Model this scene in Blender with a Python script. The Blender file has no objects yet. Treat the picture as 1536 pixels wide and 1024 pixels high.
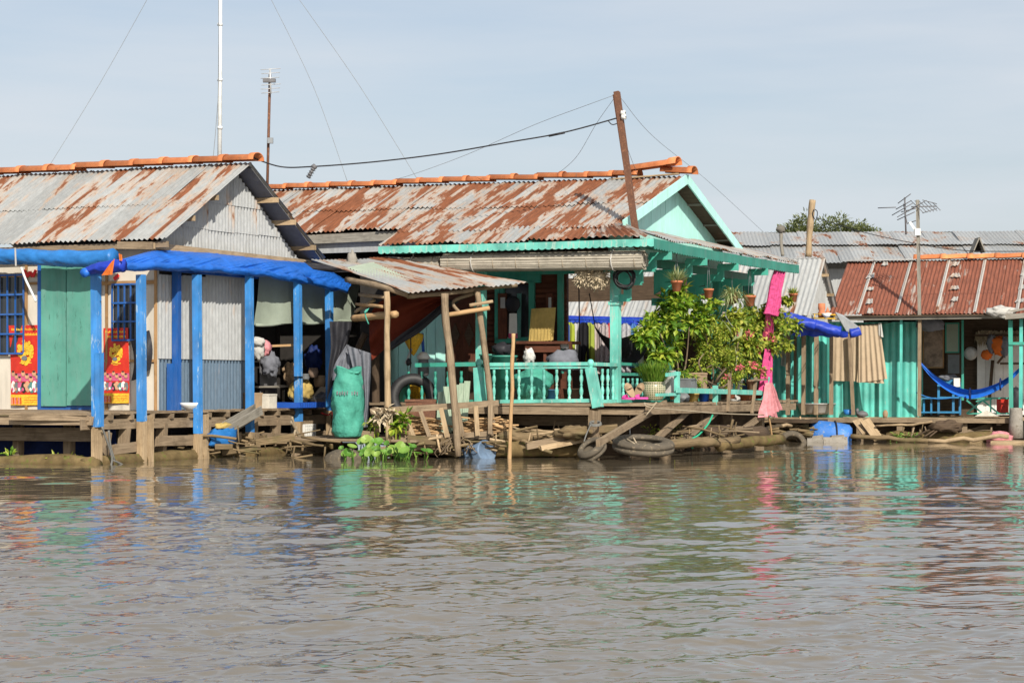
import bpy, math, random
import numpy as np
from mathutils import Vector, noise
V = Vector
random.seed(11)
R = math.radians
PI = math.pi
Z = V((0, 0, 1))
scene = bpy.context.scene
COL = scene.collection
H = 1.25          # eye height over the river, metres
FPX = 3000.0      # focal length in photo pixels
HY = 575.0        # horizon row in the photo
rnd = random.uniform

# ------------------------------------------------------------------ camera
cd = bpy.data.cameras.new('camera')
cam = bpy.data.objects.new('camera', cd)
COL.objects.link(cam)
cam.location = (0, 0, H)
cam.rotation_euler = (PI / 2, 0, 0)
cd.sensor_width = 36
cd.lens = 36 * FPX / 1536
cd.shift_y = (HY - 512) / 1536
cd.clip_start = .5
cd.clip_end = 9000
scene.camera = cam
scene.view_settings.view_transform = 'Standard'
scene.view_settings.look = 'None'
scene.view_settings.exposure = 0.30
scene.view_settings.gamma = 1.0

# ------------------------------------------------------------------ frames: local (u left, v back, z up) of each house
def pd(px, py, D):
    return V(((px - 768) / FPX * D, D, H + (HY - py) / FPX * D))

class F:
    def __init__(s, X, D, a):
        a = R(a)
        s.o = V((X, D, 0)); s.u = V((-math.cos(a), math.sin(a), 0)); s.v = V((math.sin(a), math.cos(a), 0))
    def w(s, u, v, z=0.0):
        p = s.o + s.u * u + s.v * v
        return V((p.x, p.y, z))
    def onv(s, px, py, v):            # the point of the plane v = const seen along a ray
        d = V(((px - 768) / FPX, 1, (HY - py) / FPX))
        q = s.o + s.v * v
        t = q.dot(s.v) / d.dot(s.v)
        return V((0, 0, H)) + d * t
    def onu(s, px, py, u):
        d = V(((px - 768) / FPX, 1, (HY - py) / FPX))
        q = s.o + s.u * u
        t = q.dot(s.u) / d.dot(s.u)
        return V((0, 0, H)) + d * t
    def loc(s, p):
        r = p - V((s.o.x, s.o.y, 0))
        return r.dot(s.u), r.dot(s.v), p.z

A = F(-6.4, 30.8, 25)
B = F(1.36, 33.5, 25)
C = F(8.85, 43.5, 18)
DH = F(6.3, 42.5, 25)
E = F(12.0, 56.0, 3)

# ------------------------------------------------------------------ node helpers
class NT:
    def __init__(s, name):
        s.m = bpy.data.materials.new(name); s.m.use_nodes = True
        s.t = s.m.node_tree; s.t.nodes.clear()
        s.out = s.n('ShaderNodeOutputMaterial')
        s.p = s.n('ShaderNodeBsdfPrincipled')
        s.l(s.p.outputs[0], s.out.inputs[0])
    def n(s, typ, **k):
        x = s.t.nodes.new(typ)
        for a, b in k.items(): setattr(x, a, b)
        return x
    def l(s, a, b): s.t.links.new(a, b)
    def coord(s, kind='Object', scale=(1, 1, 1)):
        if kind == 'UV':
            c = s.n('ShaderNodeUVMap').outputs[0]
        else:
            c = s.n('ShaderNodeTexCoord').outputs[kind]
        mp = s.n('ShaderNodeMapping'); mp.inputs['Scale'].default_value = scale
        s.l(c, mp.inputs[0]); return mp.outputs[0]
    def noise(s, vec, scale, detail=4, rough=.6, dist=0):
        x = s.n('ShaderNodeTexNoise')
        x.inputs['Scale'].default_value = scale; x.inputs['Detail'].default_value = detail
        x.inputs['Roughness'].default_value = rough; x.inputs['Distortion'].default_value = dist
        s.l(vec, x.inputs['Vector']); return x.outputs['Fac']
    def ramp(s, fac, stops, interp='LINEAR'):
        r = s.n('ShaderNodeValToRGB'); e = r.color_ramp; e.interpolation = interp
        while len(e.elements) < len(stops): e.elements.new(.5)
        for el, (p, c) in zip(e.elements, stops):
            el.position = p
            el.color = (c, c, c, 1) if isinstance(c, (int, float)) else (*c, 1)
        s.l(fac, r.inputs[0]); return r.outputs[0]
    def mix(s, fac, a, b, mode='MIX'):
        x = s.n('ShaderNodeMix'); x.data_type = 'RGBA'; x.blend_type = mode
        for sock, val in ((x.inputs[0], fac), (x.inputs[6], a), (x.inputs[7], b)):
            if isinstance(val, (int, float)): sock.default_value = val
            elif isinstance(val, tuple): sock.default_value = (*val, 1)
            else: s.l(val, sock)
        return x.outputs[2]
    def math(s, op, a, b=0.0):
        x = s.n('ShaderNodeMath', operation=op)
        for i, val in enumerate((a, b)):
            if isinstance(val, (int, float)): x.inputs[i].default_value = val
            else: s.l(val, x.inputs[i])
        return x.outputs[0]
    def bump(s, h, strength=.3, dist=.02):
        b = s.n('ShaderNodeBump'); b.inputs['Strength'].default_value = strength; b.inputs['Distance'].default_value = dist
        s.l(h, b.inputs['Height']); s.l(b.outputs[0], s.p.inputs['Normal'])
    def fin(s, col, rough=.6, spec=.3, metal=0.0):
        if isinstance(col, tuple): s.p.inputs['Base Color'].default_value = (*col, 1)
        else: s.l(col, s.p.inputs['Base Color'])
        if isinstance(rough, (int, float)): s.p.inputs['Roughness'].default_value = rough
        else: s.l(rough, s.p.inputs['Roughness'])
        s.p.inputs['Specular IOR Level'].default_value = spec
        s.p.inputs['Metallic'].default_value = metal
        return s.m

def mul(c, k): return tuple(min(1, x * k) for x in c)

def paint(name, c, worn=(.33, .29, .23), wear=.22, rough=.5, spec=.35, streak=True, var=.2):
    t = NT(name)
    o = t.coord('Object'); st = t.coord('Object', (1, 1, .22)) if streak else o
    n1 = t.noise(o, 1.7, 3); n2 = t.noise(st, 9, 5, .7)
    c1 = t.mix(t.ramp(n1, [(.3, 0), (.7, 1)]), mul(c, 1 - var), mul(c, 1 + var * .6))
    c2 = t.mix(t.math('MULTIPLY', t.ramp(n2, [(.45, 0), (.75, 1)]), .45), c1, tuple(.55 * x + .12 for x in c))
    n3 = t.noise(st, 13, 6, .75)
    f = t.ramp(n3, [(.66 - wear * .35, 0), (.70 - wear * .35, 1)]) if wear > 0 else None
    c3 = t.mix(t.math('MULTIPLY', f, .75), c2, worn) if f else c2
    n4 = t.noise(t.coord('Object', (1, 1, .1)), 5, 4)
    c4 = t.mix(t.math('MULTIPLY', t.ramp(n4, [(.55, 0), (.85, 1)]), .5), c3, mul(c, .35))
    t.bump(n2, .15, .01)
    return t.fin(c4, rough, spec)

def wood(name, dark, light, tint=None, rough=.85):
    t = NT(name)
    uv = t.coord('UV', (1.3, 26, 1))
    g = t.noise(uv, 2.2, 6, .65, .4)
    isl = t.n('ShaderNodeNewGeometry').outputs['Random Per Island']
    c = t.mix(t.ramp(g, [(.3, 0), (.7, 1)]), dark, light)
    c = t.mix(1.0, c, t.ramp(isl, [(0, .62), (1, 1.2)]), 'MULTIPLY')
    b = t.noise(t.coord('Object'), 3.1, 5, .7)
    c = t.mix(t.math('MULTIPLY', t.ramp(b, [(.5, 0), (.72, 1)]), .6), c, tint or mul(dark, .5))
    t.bump(g, .35, .01)
    return t.fin(c, rough, .2)

def galv(name, base=(.315, .325, .325), rust=.5, rustc=(.165, .057, .024), fringe=(.42, .25, .13), seed=0.0, sc=(2.5, .42), sheetvar=.16, soft=.075):
    t = NT(name)
    uvn = t.n('ShaderNodeUVMap').outputs[0]
    mp = t.n('ShaderNodeMapping'); mp.inputs['Scale'].default_value = (sc[0], sc[1], 1); mp.inputs['Location'].default_value = (seed, seed * .7, seed)
    t.l(uvn, mp.inputs[0]); uv = mp.outputs[0]
    sep = t.n('ShaderNodeSeparateXYZ'); t.l(uvn, sep.inputs[0])
    wn = t.n('ShaderNodeTexWhiteNoise', noise_dimensions='1D')
    t.l(t.math('FLOOR', t.math('MULTIPLY', sep.outputs[0], 1 / .8)), wn.inputs['W'])
    sheet = wn.outputs['Value']
    n1 = t.noise(uv, 1.35, 8, .62, .35)
    mp2 = t.n('ShaderNodeMapping'); mp2.inputs['Scale'].default_value = (9, 1.1, 1); t.l(uvn, mp2.inputs[0])
    n2 = t.noise(mp2.outputs[0], 2.0, 5, .7)
    x = t.math('ADD', t.math('ADD', n1, t.math('MULTIPLY', n2, .30)), t.math('MULTIPLY', sheet, .08))
    th = .905 - .26 * rust
    frv = t.ramp(x, [(th - soft * 1.3, 0), (th - .006, .9), (th + .006, 1)])
    rsv = t.ramp(x, [(th - .01, 0), (th + .035, 1)])
    gn = t.noise(t.coord('UV', (7, 2.0, 1)), 2.6, 5, .7)
    g = t.mix(t.ramp(gn, [(.3, 0), (.7, 1)]), mul(base, .80), mul(base, 1.12))
    g = t.mix(1.0, g, t.ramp(sheet, [(0, 1 - sheetvar), (1, 1 + sheetvar * .5)]), 'MULTIPLY')
    dn = t.noise(t.coord('UV', (14, .6, 1)), 2.0, 4)
    g = t.mix(t.math('MULTIPLY', t.ramp(dn, [(.56, 0), (.8, 1)]), .35), g, (.16, .14, .12))
    rn = t.noise(t.coord('UV', (8, .8, 1)), 3.0, 6, .7)
    rc = t.mix(t.ramp(rn, [(.3, 0), (.72, 1)]), mul(rustc, .62), mul(rustc, 1.55))
    c = t.mix(t.math('MULTIPLY', frv, .5), g, fringe)
    c = t.mix(rsv, c, rc)
    t.bump(gn, .12, .008)
    return t.fin(c, t.mix(rsv, (.42, .42, .42), (.85, .85, .85)), .4, 0.0)

def cloth(name, c, var=.25, rough=.8, transl=.25, scale=5, spec=.15, bump=.5):
    t = NT(name)
    o = t.coord('Object')
    n = t.noise(o, scale, 5, .6)
    col = t.mix(t.ramp(n, [(.3, 0), (.7, 1)]), mul(c, 1 - var), mul(c, 1 + var * .5))
    t.bump(t.noise(o, scale * 3, 4), bump, .015)
    m = t.fin(col, rough, spec)
    if transl > 0:
        tr = t.n('ShaderNodeBsdfTranslucent'); t.l(col, tr.inputs[0])
        mx = t.n('ShaderNodeMixShader'); mx.inputs[0].default_value = transl
        t.l(t.p.outputs[0], mx.inputs[1]); t.l(tr.outputs[0], mx.inputs[2]); t.l(mx.outputs[0], t.out.inputs[0])
    return m

def leafm(name, cs, transl=.35, rough=.45):
    t = NT(name)
    isl = t.n('ShaderNodeNewGeometry').outputs['Random Per Island']
    k = len(cs) - 1
    col = t.ramp(isl, [(i / k, c) for i, c in enumerate(cs)])
    m = t.fin(col, rough, .35)
    tr = t.n('ShaderNodeBsdfTranslucent'); t.l(t.mix(1.0, col, (1.0, 1.0, .55), 'MULTIPLY'), tr.inputs[0])
    mx = t.n('ShaderNodeMixShader'); mx.inputs[0].default_value = transl
    t.l(t.p.outputs[0], mx.inputs[1]); t.l(tr.outputs[0], mx.inputs[2]); t.l(mx.outputs[0], t.out.inputs[0])
    return m

def plain(name, c, rough=.6, spec=.3, var=.2, scale=7, metal=0.0, spots=None):
    t = NT(name)
    o = t.coord('Object'); n = t.noise(o, scale, 5, .65)
    col = t.mix(t.ramp(n, [(.3, 0), (.7, 1)]), mul(c, 1 - var), mul(c, 1 + var * .6))
    if spots:
        n2 = t.noise(o, scale * 2.3, 5, .7)
        col = t.mix(t.ramp(n2, [(.56, 0), (.62, 1)]), col, spots)
    t.bump(n, .2, .01)
    return t.fin(col, rough, spec, metal)

# ------------------------------------------------------------------ materials
m = {}
m['bpost'] = paint('blue_post_paint', (.045, .235, .60), worn=(.36, .48, .58), wear=.22, var=.36)
m['bpost2'] = paint('dark_blue_paint', (.015, .10, .36), wear=.05)
m['tarp'] = cloth('blue_tarp', (.022, .165, .68), transl=.18, rough=.42, spec=.4, scale=4)
m['tarpl'] = cloth('light_blue_tarp', (.03, .20, .56), transl=.15, rough=.4, spec=.4, scale=4)
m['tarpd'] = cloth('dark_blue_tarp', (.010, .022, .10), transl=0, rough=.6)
m['tarpv'] = cloth('violet_blue_tarp', (.018, .055, .48), transl=.15, rough=.45, spec=.35)
m['orange_cloth'] = cloth('orange_cloth', (.80, .20, .04))
m['gdoor'] = paint('green_door_paint', (.10, .31, .25), worn=(.04, .13, .10), wear=.16, rough=.6)
m['turq'] = paint('turquoise_paint', (.15, .54, .455), worn=(.36, .5, .44), wear=.30, var=.42)
m['turqd'] = paint('deep_and_shaded_turquoise', (.045, .31, .235), worn=(.1, .2, .15), wear=.10)  # deep turquoise; on porch beams and left railing it paints in shade
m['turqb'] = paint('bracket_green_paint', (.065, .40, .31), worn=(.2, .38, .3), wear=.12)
m['turqf'] = paint('side_fascia_green', (.03, .225, .175), worn=(.1, .25, .18), wear=.08)  # darker green for the side fascia
m['turql'] = paint('pale_turquoise_paint', (.44, .82, .755), worn=(.5, .72, .65), wear=.12, var=.1)
m['turqc'] = paint('turquoise_sheet_paint', (.10, .50, .435), worn=(.22, .42, .36), wear=.2, rough=.45, var=.36)
m['gal'] = galv('galvanised_sheet', base=(.38, .39, .39), rust=.0)
m['galw'] = galv('dull_wall_sheet', base=(.36, .375, .385), rust=.05, sheetvar=.3, seed=3)
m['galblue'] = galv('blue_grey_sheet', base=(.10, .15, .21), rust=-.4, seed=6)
m['roofA'] = galv('rust_patched_roof_left', rust=.60, seed=1.7)
m['roofB'] = galv('rust_patched_roof_middle', rust=.88, seed=4.1)
m['roofL'] = galv('rust_patched_roof_small', rust=.58, seed=8.6)
m['roofC'] = galv('rusted_roof', rust=1.32, seed=5.5, rustc=(.19, .064, .038), fringe=(.38, .20, .11), soft=.16)
m['roofE'] = galv('old_grey_roof', base=(.33, .34, .34), rust=.42, seed=9.1, sc=(1.2, .9), fringe=(.36, .24, .15))
m['tile'] = plain('orange_ridge_clay', (.70, .23, .09), rough=.75, var=.34, scale=5)
m['wood'] = wood('weathered_wood', (.15, .108, .07), (.36, .275, .185))
m['woodl'] = wood('pale_wood', (.26, .18, .105), (.50, .38, .24))
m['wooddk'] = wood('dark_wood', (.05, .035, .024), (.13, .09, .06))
m['woodg'] = wood('grey_wood', (.17, .155, .13), (.34, .32, .28))
m['woodgreen'] = wood('green_grey_boards', (.17, .24, .17), (.36, .43, .33))
m['redwood'] = wood('reddish_wood', (.07, .028, .018), (.16, .06, .035))
m['bamboo'] = wood('bamboo', (.34, .20, .10), (.56, .38, .20))
m['log'] = wood('wet_log', (.10, .072, .04), (.27, .195, .11), tint=(.06, .075, .02))
m['moss'] = plain('mossy_mud', (.16, .115, .055), rough=.95, spec=.1, var=.5, scale=4, spots=(.12, .13, .035))
t = NT('orange_ridge_clay'); o = t.coord('Object'); n = t.noise(o, 5, 6, .7)
col = t.mix(t.ramp(n, [(.3, 0), (.7, 1)]), (.50, .155, .06), (.80, .29, .115))
col = t.mix(1.0, col, t.ramp(t.n('ShaderNodeObjectInfo').outputs['Random'], [(0, .68), (1, 1.12)]), 'MULTIPLY')
col = t.mix(t.math('MULTIPLY', t.ramp(t.noise(o, 13, 5, .75), [(.56, 0), (.66, 1)]), .55), col, (.20, .15, .11))
t.bump(n, .3, .01); m['tile'] = t.fin(col, .8, .2)
m['cream'] = paint('cream_board', (.60, .55, .47), worn=(.4, .34, .26), wear=.03, rough=.7, var=.08)
m['trim'] = wood('brown_trim', (.25, .14, .06), (.42, .25, .12))
m['dark'] = plain('interior_shade_and_print', (.035, .032, .030), rough=.9, spec=.1)  # near-black colour stands in for shade indoors; also used as dark print
m['blackp'] = plain('black_rubber', (.018, .018, .02), rough=.55, spec=.4, var=.4)
m['greyrub'] = plain('dusty_rubber', (.105, .088, .066), rough=.85, spots=(.2, .16, .11))
m['red'] = plain('red_print', (.55, .035, .02), rough=.45)
m['redbright'] = plain('red_lettering', (.72, .03, .03), rough=.5)
m['yellow'] = plain('yellow_print', (.80, .47, .04), rough=.5, var=.5, scale=40)
m['white'] = plain('white_paint', (.74, .74, .71), rough=.5, var=.08)
m['skin'] = plain('printed_skin_tone', (.55, .30, .18), rough=.5)
m['pinkp'] = plain('printed_pink', (.55, .10, .22), rough=.5)
m['greyp'] = plain('printed_grey', (.16, .17, .18), rough=.5)
m['tealp'] = plain('printed_teal', (.08, .22, .2), rough=.5)
m['sage'] = cloth('pale_sage_sheet', (.38, .44, .36), transl=.2, scale=2.5, var=.14)
m['yellowc'] = cloth('yellow_cloth', (.62, .46, .16))
m['sack'] = cloth('green_sack', (.10, .44, .34), transl=.25, scale=9, bump=1.0, rough=.5, var=.22)
m['greyc'] = cloth('grey_plastic_sheet', (.19, .20, .235), transl=.1, scale=6, bump=.8)
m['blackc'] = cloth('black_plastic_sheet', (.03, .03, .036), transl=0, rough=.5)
m['maroon'] = cloth('maroon_cloth', (.15, .028, .014), transl=.12, scale=3)
m['pink'] = cloth('hot_pink_cloth', (.58, .075, .22), transl=.12, scale=14, var=.4)
m['pinkl'] = cloth('light_pink_cloth', (.66, .27, .30), transl=.1, scale=14, var=.3)
m['tan'] = cloth('tan_cloth', (.50, .39, .27), transl=.15, scale=5, var=.1)
m['whitec'] = cloth('white_cloth', (.66, .65, .62), transl=.3)
m['basin'] = plain('aluminium_basin', (.46, .46, .45), rough=.35, metal=.15, var=.2)
m['drum'] = paint('blue_plastic_drum', (.035, .17, .54), worn=(.28, .30, .30), wear=.22, streak=False)
m['ropeg'] = plain('grey_rope', (.17, .17, .16), rough=.9)
m['bluepl'] = plain('blue_plastic', (.02, .09, .42), rough=.4)
m['bluefurn'] = paint('blue_furniture_paint', (.03, .20, .40), wear=.05)
m['terra'] = plain('terracotta', (.52, .18, .09), rough=.8, spots=(.38, .2, .13), scale=9)
m['soil'] = plain('soil', (.05, .035, .02), rough=1)
m['pinkfoam'] = plain('pink_rubber', (.62, .07, .32), rough=.6)
m['flower'] = cloth('pink_petals', (.80, .20, .24), transl=.3)
m['blind'] = wood('bamboo_blind', (.30, .27, .22), (.58, .53, .44))
m['straw'] = plain('dried_flower_straw', (.48, .40, .28), rough=.95, var=.6, scale=30)
m['wire'] = plain('black_wire', (.02, .02, .024), rough=.5)
m['wireg'] = plain('grey_wire', (.24, .26, .28), rough=.6)
m['rope'] = plain('old_rope', (.34, .28, .20), rough=.95)
m['redrope'] = plain('red_rope', (.55, .05, .05), rough=.8)
m['greenrope'] = plain('green_rope', (.03, .34, .2), rough=.8)
m['rustm'] = plain('rusty_iron', (.14, .065, .04), rough=.8, spots=(.24, .11, .06), scale=12)
m['alu'] = plain('antenna_metal', (.52, .53, .54), rough=.4, metal=.3)
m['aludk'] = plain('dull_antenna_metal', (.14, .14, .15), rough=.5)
m['pvc'] = plain('white_pipe', (.66, .68, .68), rough=.4)
m['concrete'] = plain('stained_concrete', (.27, .25, .22), rough=.95, spots=(.17, .15, .12))
m['styro'] = plain('dirty_foam', (.60, .57, .50), rough=.9)
m['card'] = plain('cardboard', (.34, .24, .15), rough=.9)
m['leafA'] = leafm('bright_leaves', [(.05, .12, .015), (.13, .27, .025), (.28, .42, .04), (.46, .50, .07)])
m['leafB'] = leafm('mid_leaves', [(.07, .14, .02), (.19, .28, .03), (.36, .43, .05), (.52, .50, .10)])
m['leafT'] = leafm('tree_leaves', [(.10, .13, .06), (.16, .19, .08), (.25, .27, .12)])
m['grass'] = leafm('grass_blades', [(.06, .14, .015), (.14, .27, .03), (.26, .36, .05)])
m['varieg'] = leafm('variegated_blades', [(.12, .2, .07), (.36, .42, .2), (.6, .6, .36)])
m['hyac'] = leafm('hyacinth_leaves', [(.07, .20, .03), (.15, .33, .05), (.34, .48, .11)])
m['bark'] = wood('bark', (.12, .09, .06), (.28, .21, .14))
m['glass'] = plain('dim_glass', (.03, .035, .04), rough=.12, spec=.6)
m['printart'] = plain('faded_print', (.28, .20, .15), rough=.6, var=.7, scale=5)
m['ceramic'] = None
t = NT('glazed_check_ceramic')
bt = t.n('ShaderNodeTexBrick'); bt.offset = 0
bt.inputs['Color1'].default_value = (.11, .15, .07, 1); bt.inputs['Color2'].default_value = (.16, .18, .09, 1); bt.inputs['Mortar'].default_value = (.50, .44, .32, 1)
bt.inputs['Scale'].default_value = 1; bt.inputs['Mortar Size'].default_value = .007
bt.inputs['Brick Width'].default_value = .045; bt.inputs['Row Height'].default_value = .038
t.l(t.coord('UV'), bt.inputs['Vector'])
m['ceramic'] = t.fin(bt.outputs['Color'], .3, .5)

# river water: silty brown body under a glossy rippled skin
t = NT('river_water')
o = t.coord('Object')
n = t.noise(o, .16, 4, .6)
col = t.mix(t.ramp(n, [(.35, 0), (.65, 1)]), (.118, .096, .064), (.155, .128, .090))
nb = t.noise(t.coord('Object', (1.0, 2.0, 1)), 9, 5, .6)
t.bump(nb, .05, .012)
m['water'] = t.fin(col, .04, .5); t.p.inputs['IOR'].default_value = 1.72

# ------------------------------------------------------------------ mesh builder
class MB:
    def __init__(s): s.v = []; s.f = []; s.uv = []; s.mi = []; s.cur = 0; s.sm = []; s.smooth = False
    def use(s, k): s.cur = k; return s
    def add(s, vs, fs, uvs=None):
        b = len(s.v); s.v.extend(V(p) for p in vs)
        for i, f in enumerate(fs):
            s.f.append(tuple(b + k for k in f)); s.mi.append(s.cur); s.sm.append(s.smooth)
            s.uv.append(uvs[i] if uvs else [(vs[k][0], vs[k][2]) for k in f])
    def box(s, c, sx, sy, sz, ax=None, jit=0.0):
        ax = ax or (V((1, 0, 0)), V((0, 1, 0)), V((0, 0, 1)))
        c = V(c); h = (sx / 2, sy / 2, sz / 2); P = []; L = []
        o = V((rnd(0, 20), rnd(0, 20), rnd(0, 20)))
        for i in (-1, 1):
            for j in (-1, 1):
                for k in (-1, 1):
                    q = (i * h[0] + rnd(-jit, jit), j * h[1] + rnd(-jit, jit), k * h[2] + rnd(-jit, jit))
                    P.append(c + ax[0] * q[0] + ax[1] * q[1] + ax[2] * q[2]); L.append(q)
        fs = [(0, 1, 3, 2), (4, 6, 7, 5), (0, 4, 5, 1), (2, 3, 7, 6), (0, 2, 6, 4), (1, 5, 7, 3)]
        dd = [(1, 2), (1, 2), (0, 2), (0, 2), (0, 1), (0, 1)]
        uvs = []
        dims = (sx, sy, sz)
        for f, (a, b) in zip(fs, dd):
            if dims[b] > dims[a]: a, b = b, a
            uvs.append([(L[k][a] + o.x, L[k][b] + o.y) for k in f])
        s.add(P, fs, uvs)
    def bar(s, p0, p1, w, h, up=None, jit=0.0):      # w across, h along `up`
        p0 = V(p0); p1 = V(p1); d = p1 - p0; L = d.length
        if L < 1e-6: return
        d = d / L; up = V(up) if up else (Z if abs(d.z) < .9 else A.v)
        sd = d.cross(up).normalized(); up = sd.cross(d).normalized()
        s.box((p0 + p1) / 2, L, w, h, (d, sd, up), jit)
    def tube(s, pts, r, n=8, cap=True, jit=0.0, seed=0):
        pts = [V(p) for p in pts]; m_ = len(pts)
        rr = r if isinstance(r, (list, tuple)) else [r] * m_
        P = []; fs = []; uvs = []; L = 0; up = None; Ls = []
        for i, p in enumerate(pts):
            d = (pts[min(i + 1, m_ - 1)] - pts[max(i - 1, 0)]).normalized()
            if up is None: up = Z if abs(d.z) < .9 else V((1, 0, 0))
            sd = d.cross(up).normalized(); up = sd.cross(d).normalized()
            if i: L += (p - pts[i - 1]).length
            Ls.append(L)
            for k in range(n):
                a = 2 * PI * k / n
                q = rr[i] * (1 + (jit * noise.noise(V((L * 4 + seed, math.cos(a) * 1.3, math.sin(a) * 1.3))) if jit else 0))
                P.append(p + (sd * math.cos(a) + up * math.sin(a)) * q)
        o = rnd(0, 30)
        for i in range(m_ - 1):
            for k in range(n):
                k2 = (k + 1) % n
                fs.append((i * n + k, i * n + k2, (i + 1) * n + k2, (i + 1) * n + k))
                c0 = 2 * PI * rr[i] / n
                uvs.append([(Ls[i] + o, k * c0), (Ls[i] + o, (k + 1) * c0), (Ls[i + 1] + o, (k + 1) * c0), (Ls[i + 1] + o, k * c0)])
        if cap:
            for i, rev in ((0, True), (m_ - 1, False)):
                f = [i * n + k for k in range(n)]
                if rev: f = f[::-1]
                fs.append(tuple(f)); uvs.append([(P[k].x, P[k].z) for k in f])
        s.add(P, fs, uvs)
    def lathe(s, prof, c, n=16, axis=None, closed=False):
        c = V(c); ax = (V(axis) if axis else Z).normalized()
        a = ax.orthogonal().normalized() if abs(ax.z) < .99 else V((1, 0, 0)); b = ax.cross(a)
        P = []; fs = []; uvs = []
        for r, z in prof:
            for k in range(n):
                t_ = 2 * PI * k / n
                P.append(c + ax * z + (a * math.cos(t_) + b * math.sin(t_)) * r)
        mm = len(prof)
        rg = max(p[0] for p in prof)
        for i in range(mm if closed else mm - 1):
            i2 = (i + 1) % mm
            for k in range(n):
                k2 = (k + 1) % n
                fs.append((i * n + k, i * n + k2, i2 * n + k2, i2 * n + k))
                w_ = 2 * PI * rg / n
                uvs.append([(k * w_, prof[i][1]), ((k + 1) * w_, prof[i][1]), ((k + 1) * w_, prof[i2][1]), (k * w_, prof[i2][1])])
        s.add(P, fs, uvs)
    def blob(s, c, rx, ry, rz, nu=12, nv=8, amp=.25, fr=2.0, ax=None, flat=-9):
        c = V(c); P = []; fs = []; sd = rnd(0, 50)
        ax = ax or (V((1, 0, 0)), V((0, 1, 0)), V((0, 0, 1)))
        for j in range(nv + 1):
            th = PI * j / nv
            for i in range(nu):
                ph = 2 * PI * i / nu
                d = V((math.sin(th) * math.cos(ph), math.sin(th) * math.sin(ph), math.cos(th)))
                k = 1 + amp * noise.noise(d * fr + V((sd, sd, 0)))
                q = (d.x * rx * k, d.y * ry * k, max(d.z * rz * k, flat))
                P.append(c + ax[0] * q[0] + ax[1] * q[1] + ax[2] * q[2])
        for j in range(nv):
            for i in range(nu):
                i2 = (i + 1) % nu
                fs.append((j * nu + i, (j + 1) * nu + i, (j + 1) * nu + i2, j * nu + i2))
        s.add(P, fs)
    def grid(s, fn, nu, nv, uvf=None):
        P = [fn(i / nu, j / nv) for j in range(nv + 1) for i in range(nu + 1)]
        fs = []; uvs = []
        for j in range(nv):
            for i in range(nu):
                a = j * (nu + 1) + i
                fs.append((a, a + 1, a + nu + 2, a + nu + 1))
                q = [(i / nu, j / nv), ((i + 1) / nu, j / nv), ((i + 1) / nu, (j + 1) / nv), (i / nu, (j + 1) / nv)]
                uvs.append([uvf(*x) for x in q] if uvf else q)
        s.add(P, fs, uvs)
    def poly(s, pts, thick, nrm):                    # flat outline with a thickness, extruded along nrm
        pts = [V(p) for p in pts]; n_ = V(nrm).normalized() * thick; k = len(pts)
        P = pts + [p + n_ for p in pts]
        fs = [tuple(range(k))[::-1], tuple(range(k, 2 * k))] + [(i, (i + 1) % k, k + (i + 1) % k, k + i) for i in range(k)]
        s.add(P, fs)
    def leaf(s, p, d, up, L, W, bend=.25):
        d = d.normalized(); sd = d.cross(up)
        if sd.length < 1e-4: sd = d.orthogonal()
        sd.normalize(); nn = sd.cross(d)
        q = [p, p + d * L * .45 + sd * W / 2 + nn * W * .12, p + d * L * .45 - sd * W / 2 + nn * W * .12, p + d * L - nn * L * bend, p + d * L * .5 - nn * L * bend * .2]
        s.add(q, [(0, 1, 4), (0, 4, 2), (1, 3, 4), (4, 3, 2)])
    def blade(s, p, d, L, W, droop):
        d = d.normalized(); sd = d.cross(Z)
        if sd.length < 1e-3: sd = V((1, 0, 0))
        sd.normalize()
        a = p; b = p + d * L * .5; c = p + d * L * .95 - Z * L * droop
        s.add([a - sd * W / 2, a + sd * W / 2, b - sd * W / 2, b + sd * W / 2, c], [(0, 1, 3, 2), (2, 3, 4)])
    def corr(s, P00, P10, P01, P11, pitch=.1, amp=.016, nv=3, nrm=None, rag=0.0, uo=(0, 0), sag=0.0, spw=6):
        P00, P10, P01, P11 = map(V, (P00, P10, P01, P11))
        W = ((P10 - P00).length + (P11 - P01).length) / 2; L = ((P01 - P00).length + (P11 - P10).length) / 2
        nr = V(nrm) if nrm else (P10 - P00).cross(P01 - P00).normalized()
        if not nrm and nr.z < 0: nr = -nr
        nu = max(6, int(W / pitch * spw)); sd = rnd(0, 90)
        rg = [rag * noise.noise(V((i / nu * W * 3 + sd, 0, 0))) for i in range(nu + 1)]
        def fn(a, b):
            b2 = b
            if rag: b2 = b + rg[round(a * nu)] / L * (1 - b)
            p = (P00 * (1 - a) + P10 * a) * (1 - b2) + (P01 * (1 - a) + P11 * a) * b2
            q = amp * math.sin(2 * PI * a * W / pitch)
            if sag: q += sag * noise.noise(V((a * W * 1.1 + sd, b * L * .9, 3)))
            return p + nr * q
        s.grid(fn, nu, nv, lambda a, b: (uo[0] + a * W, uo[1] + b * L))
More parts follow.
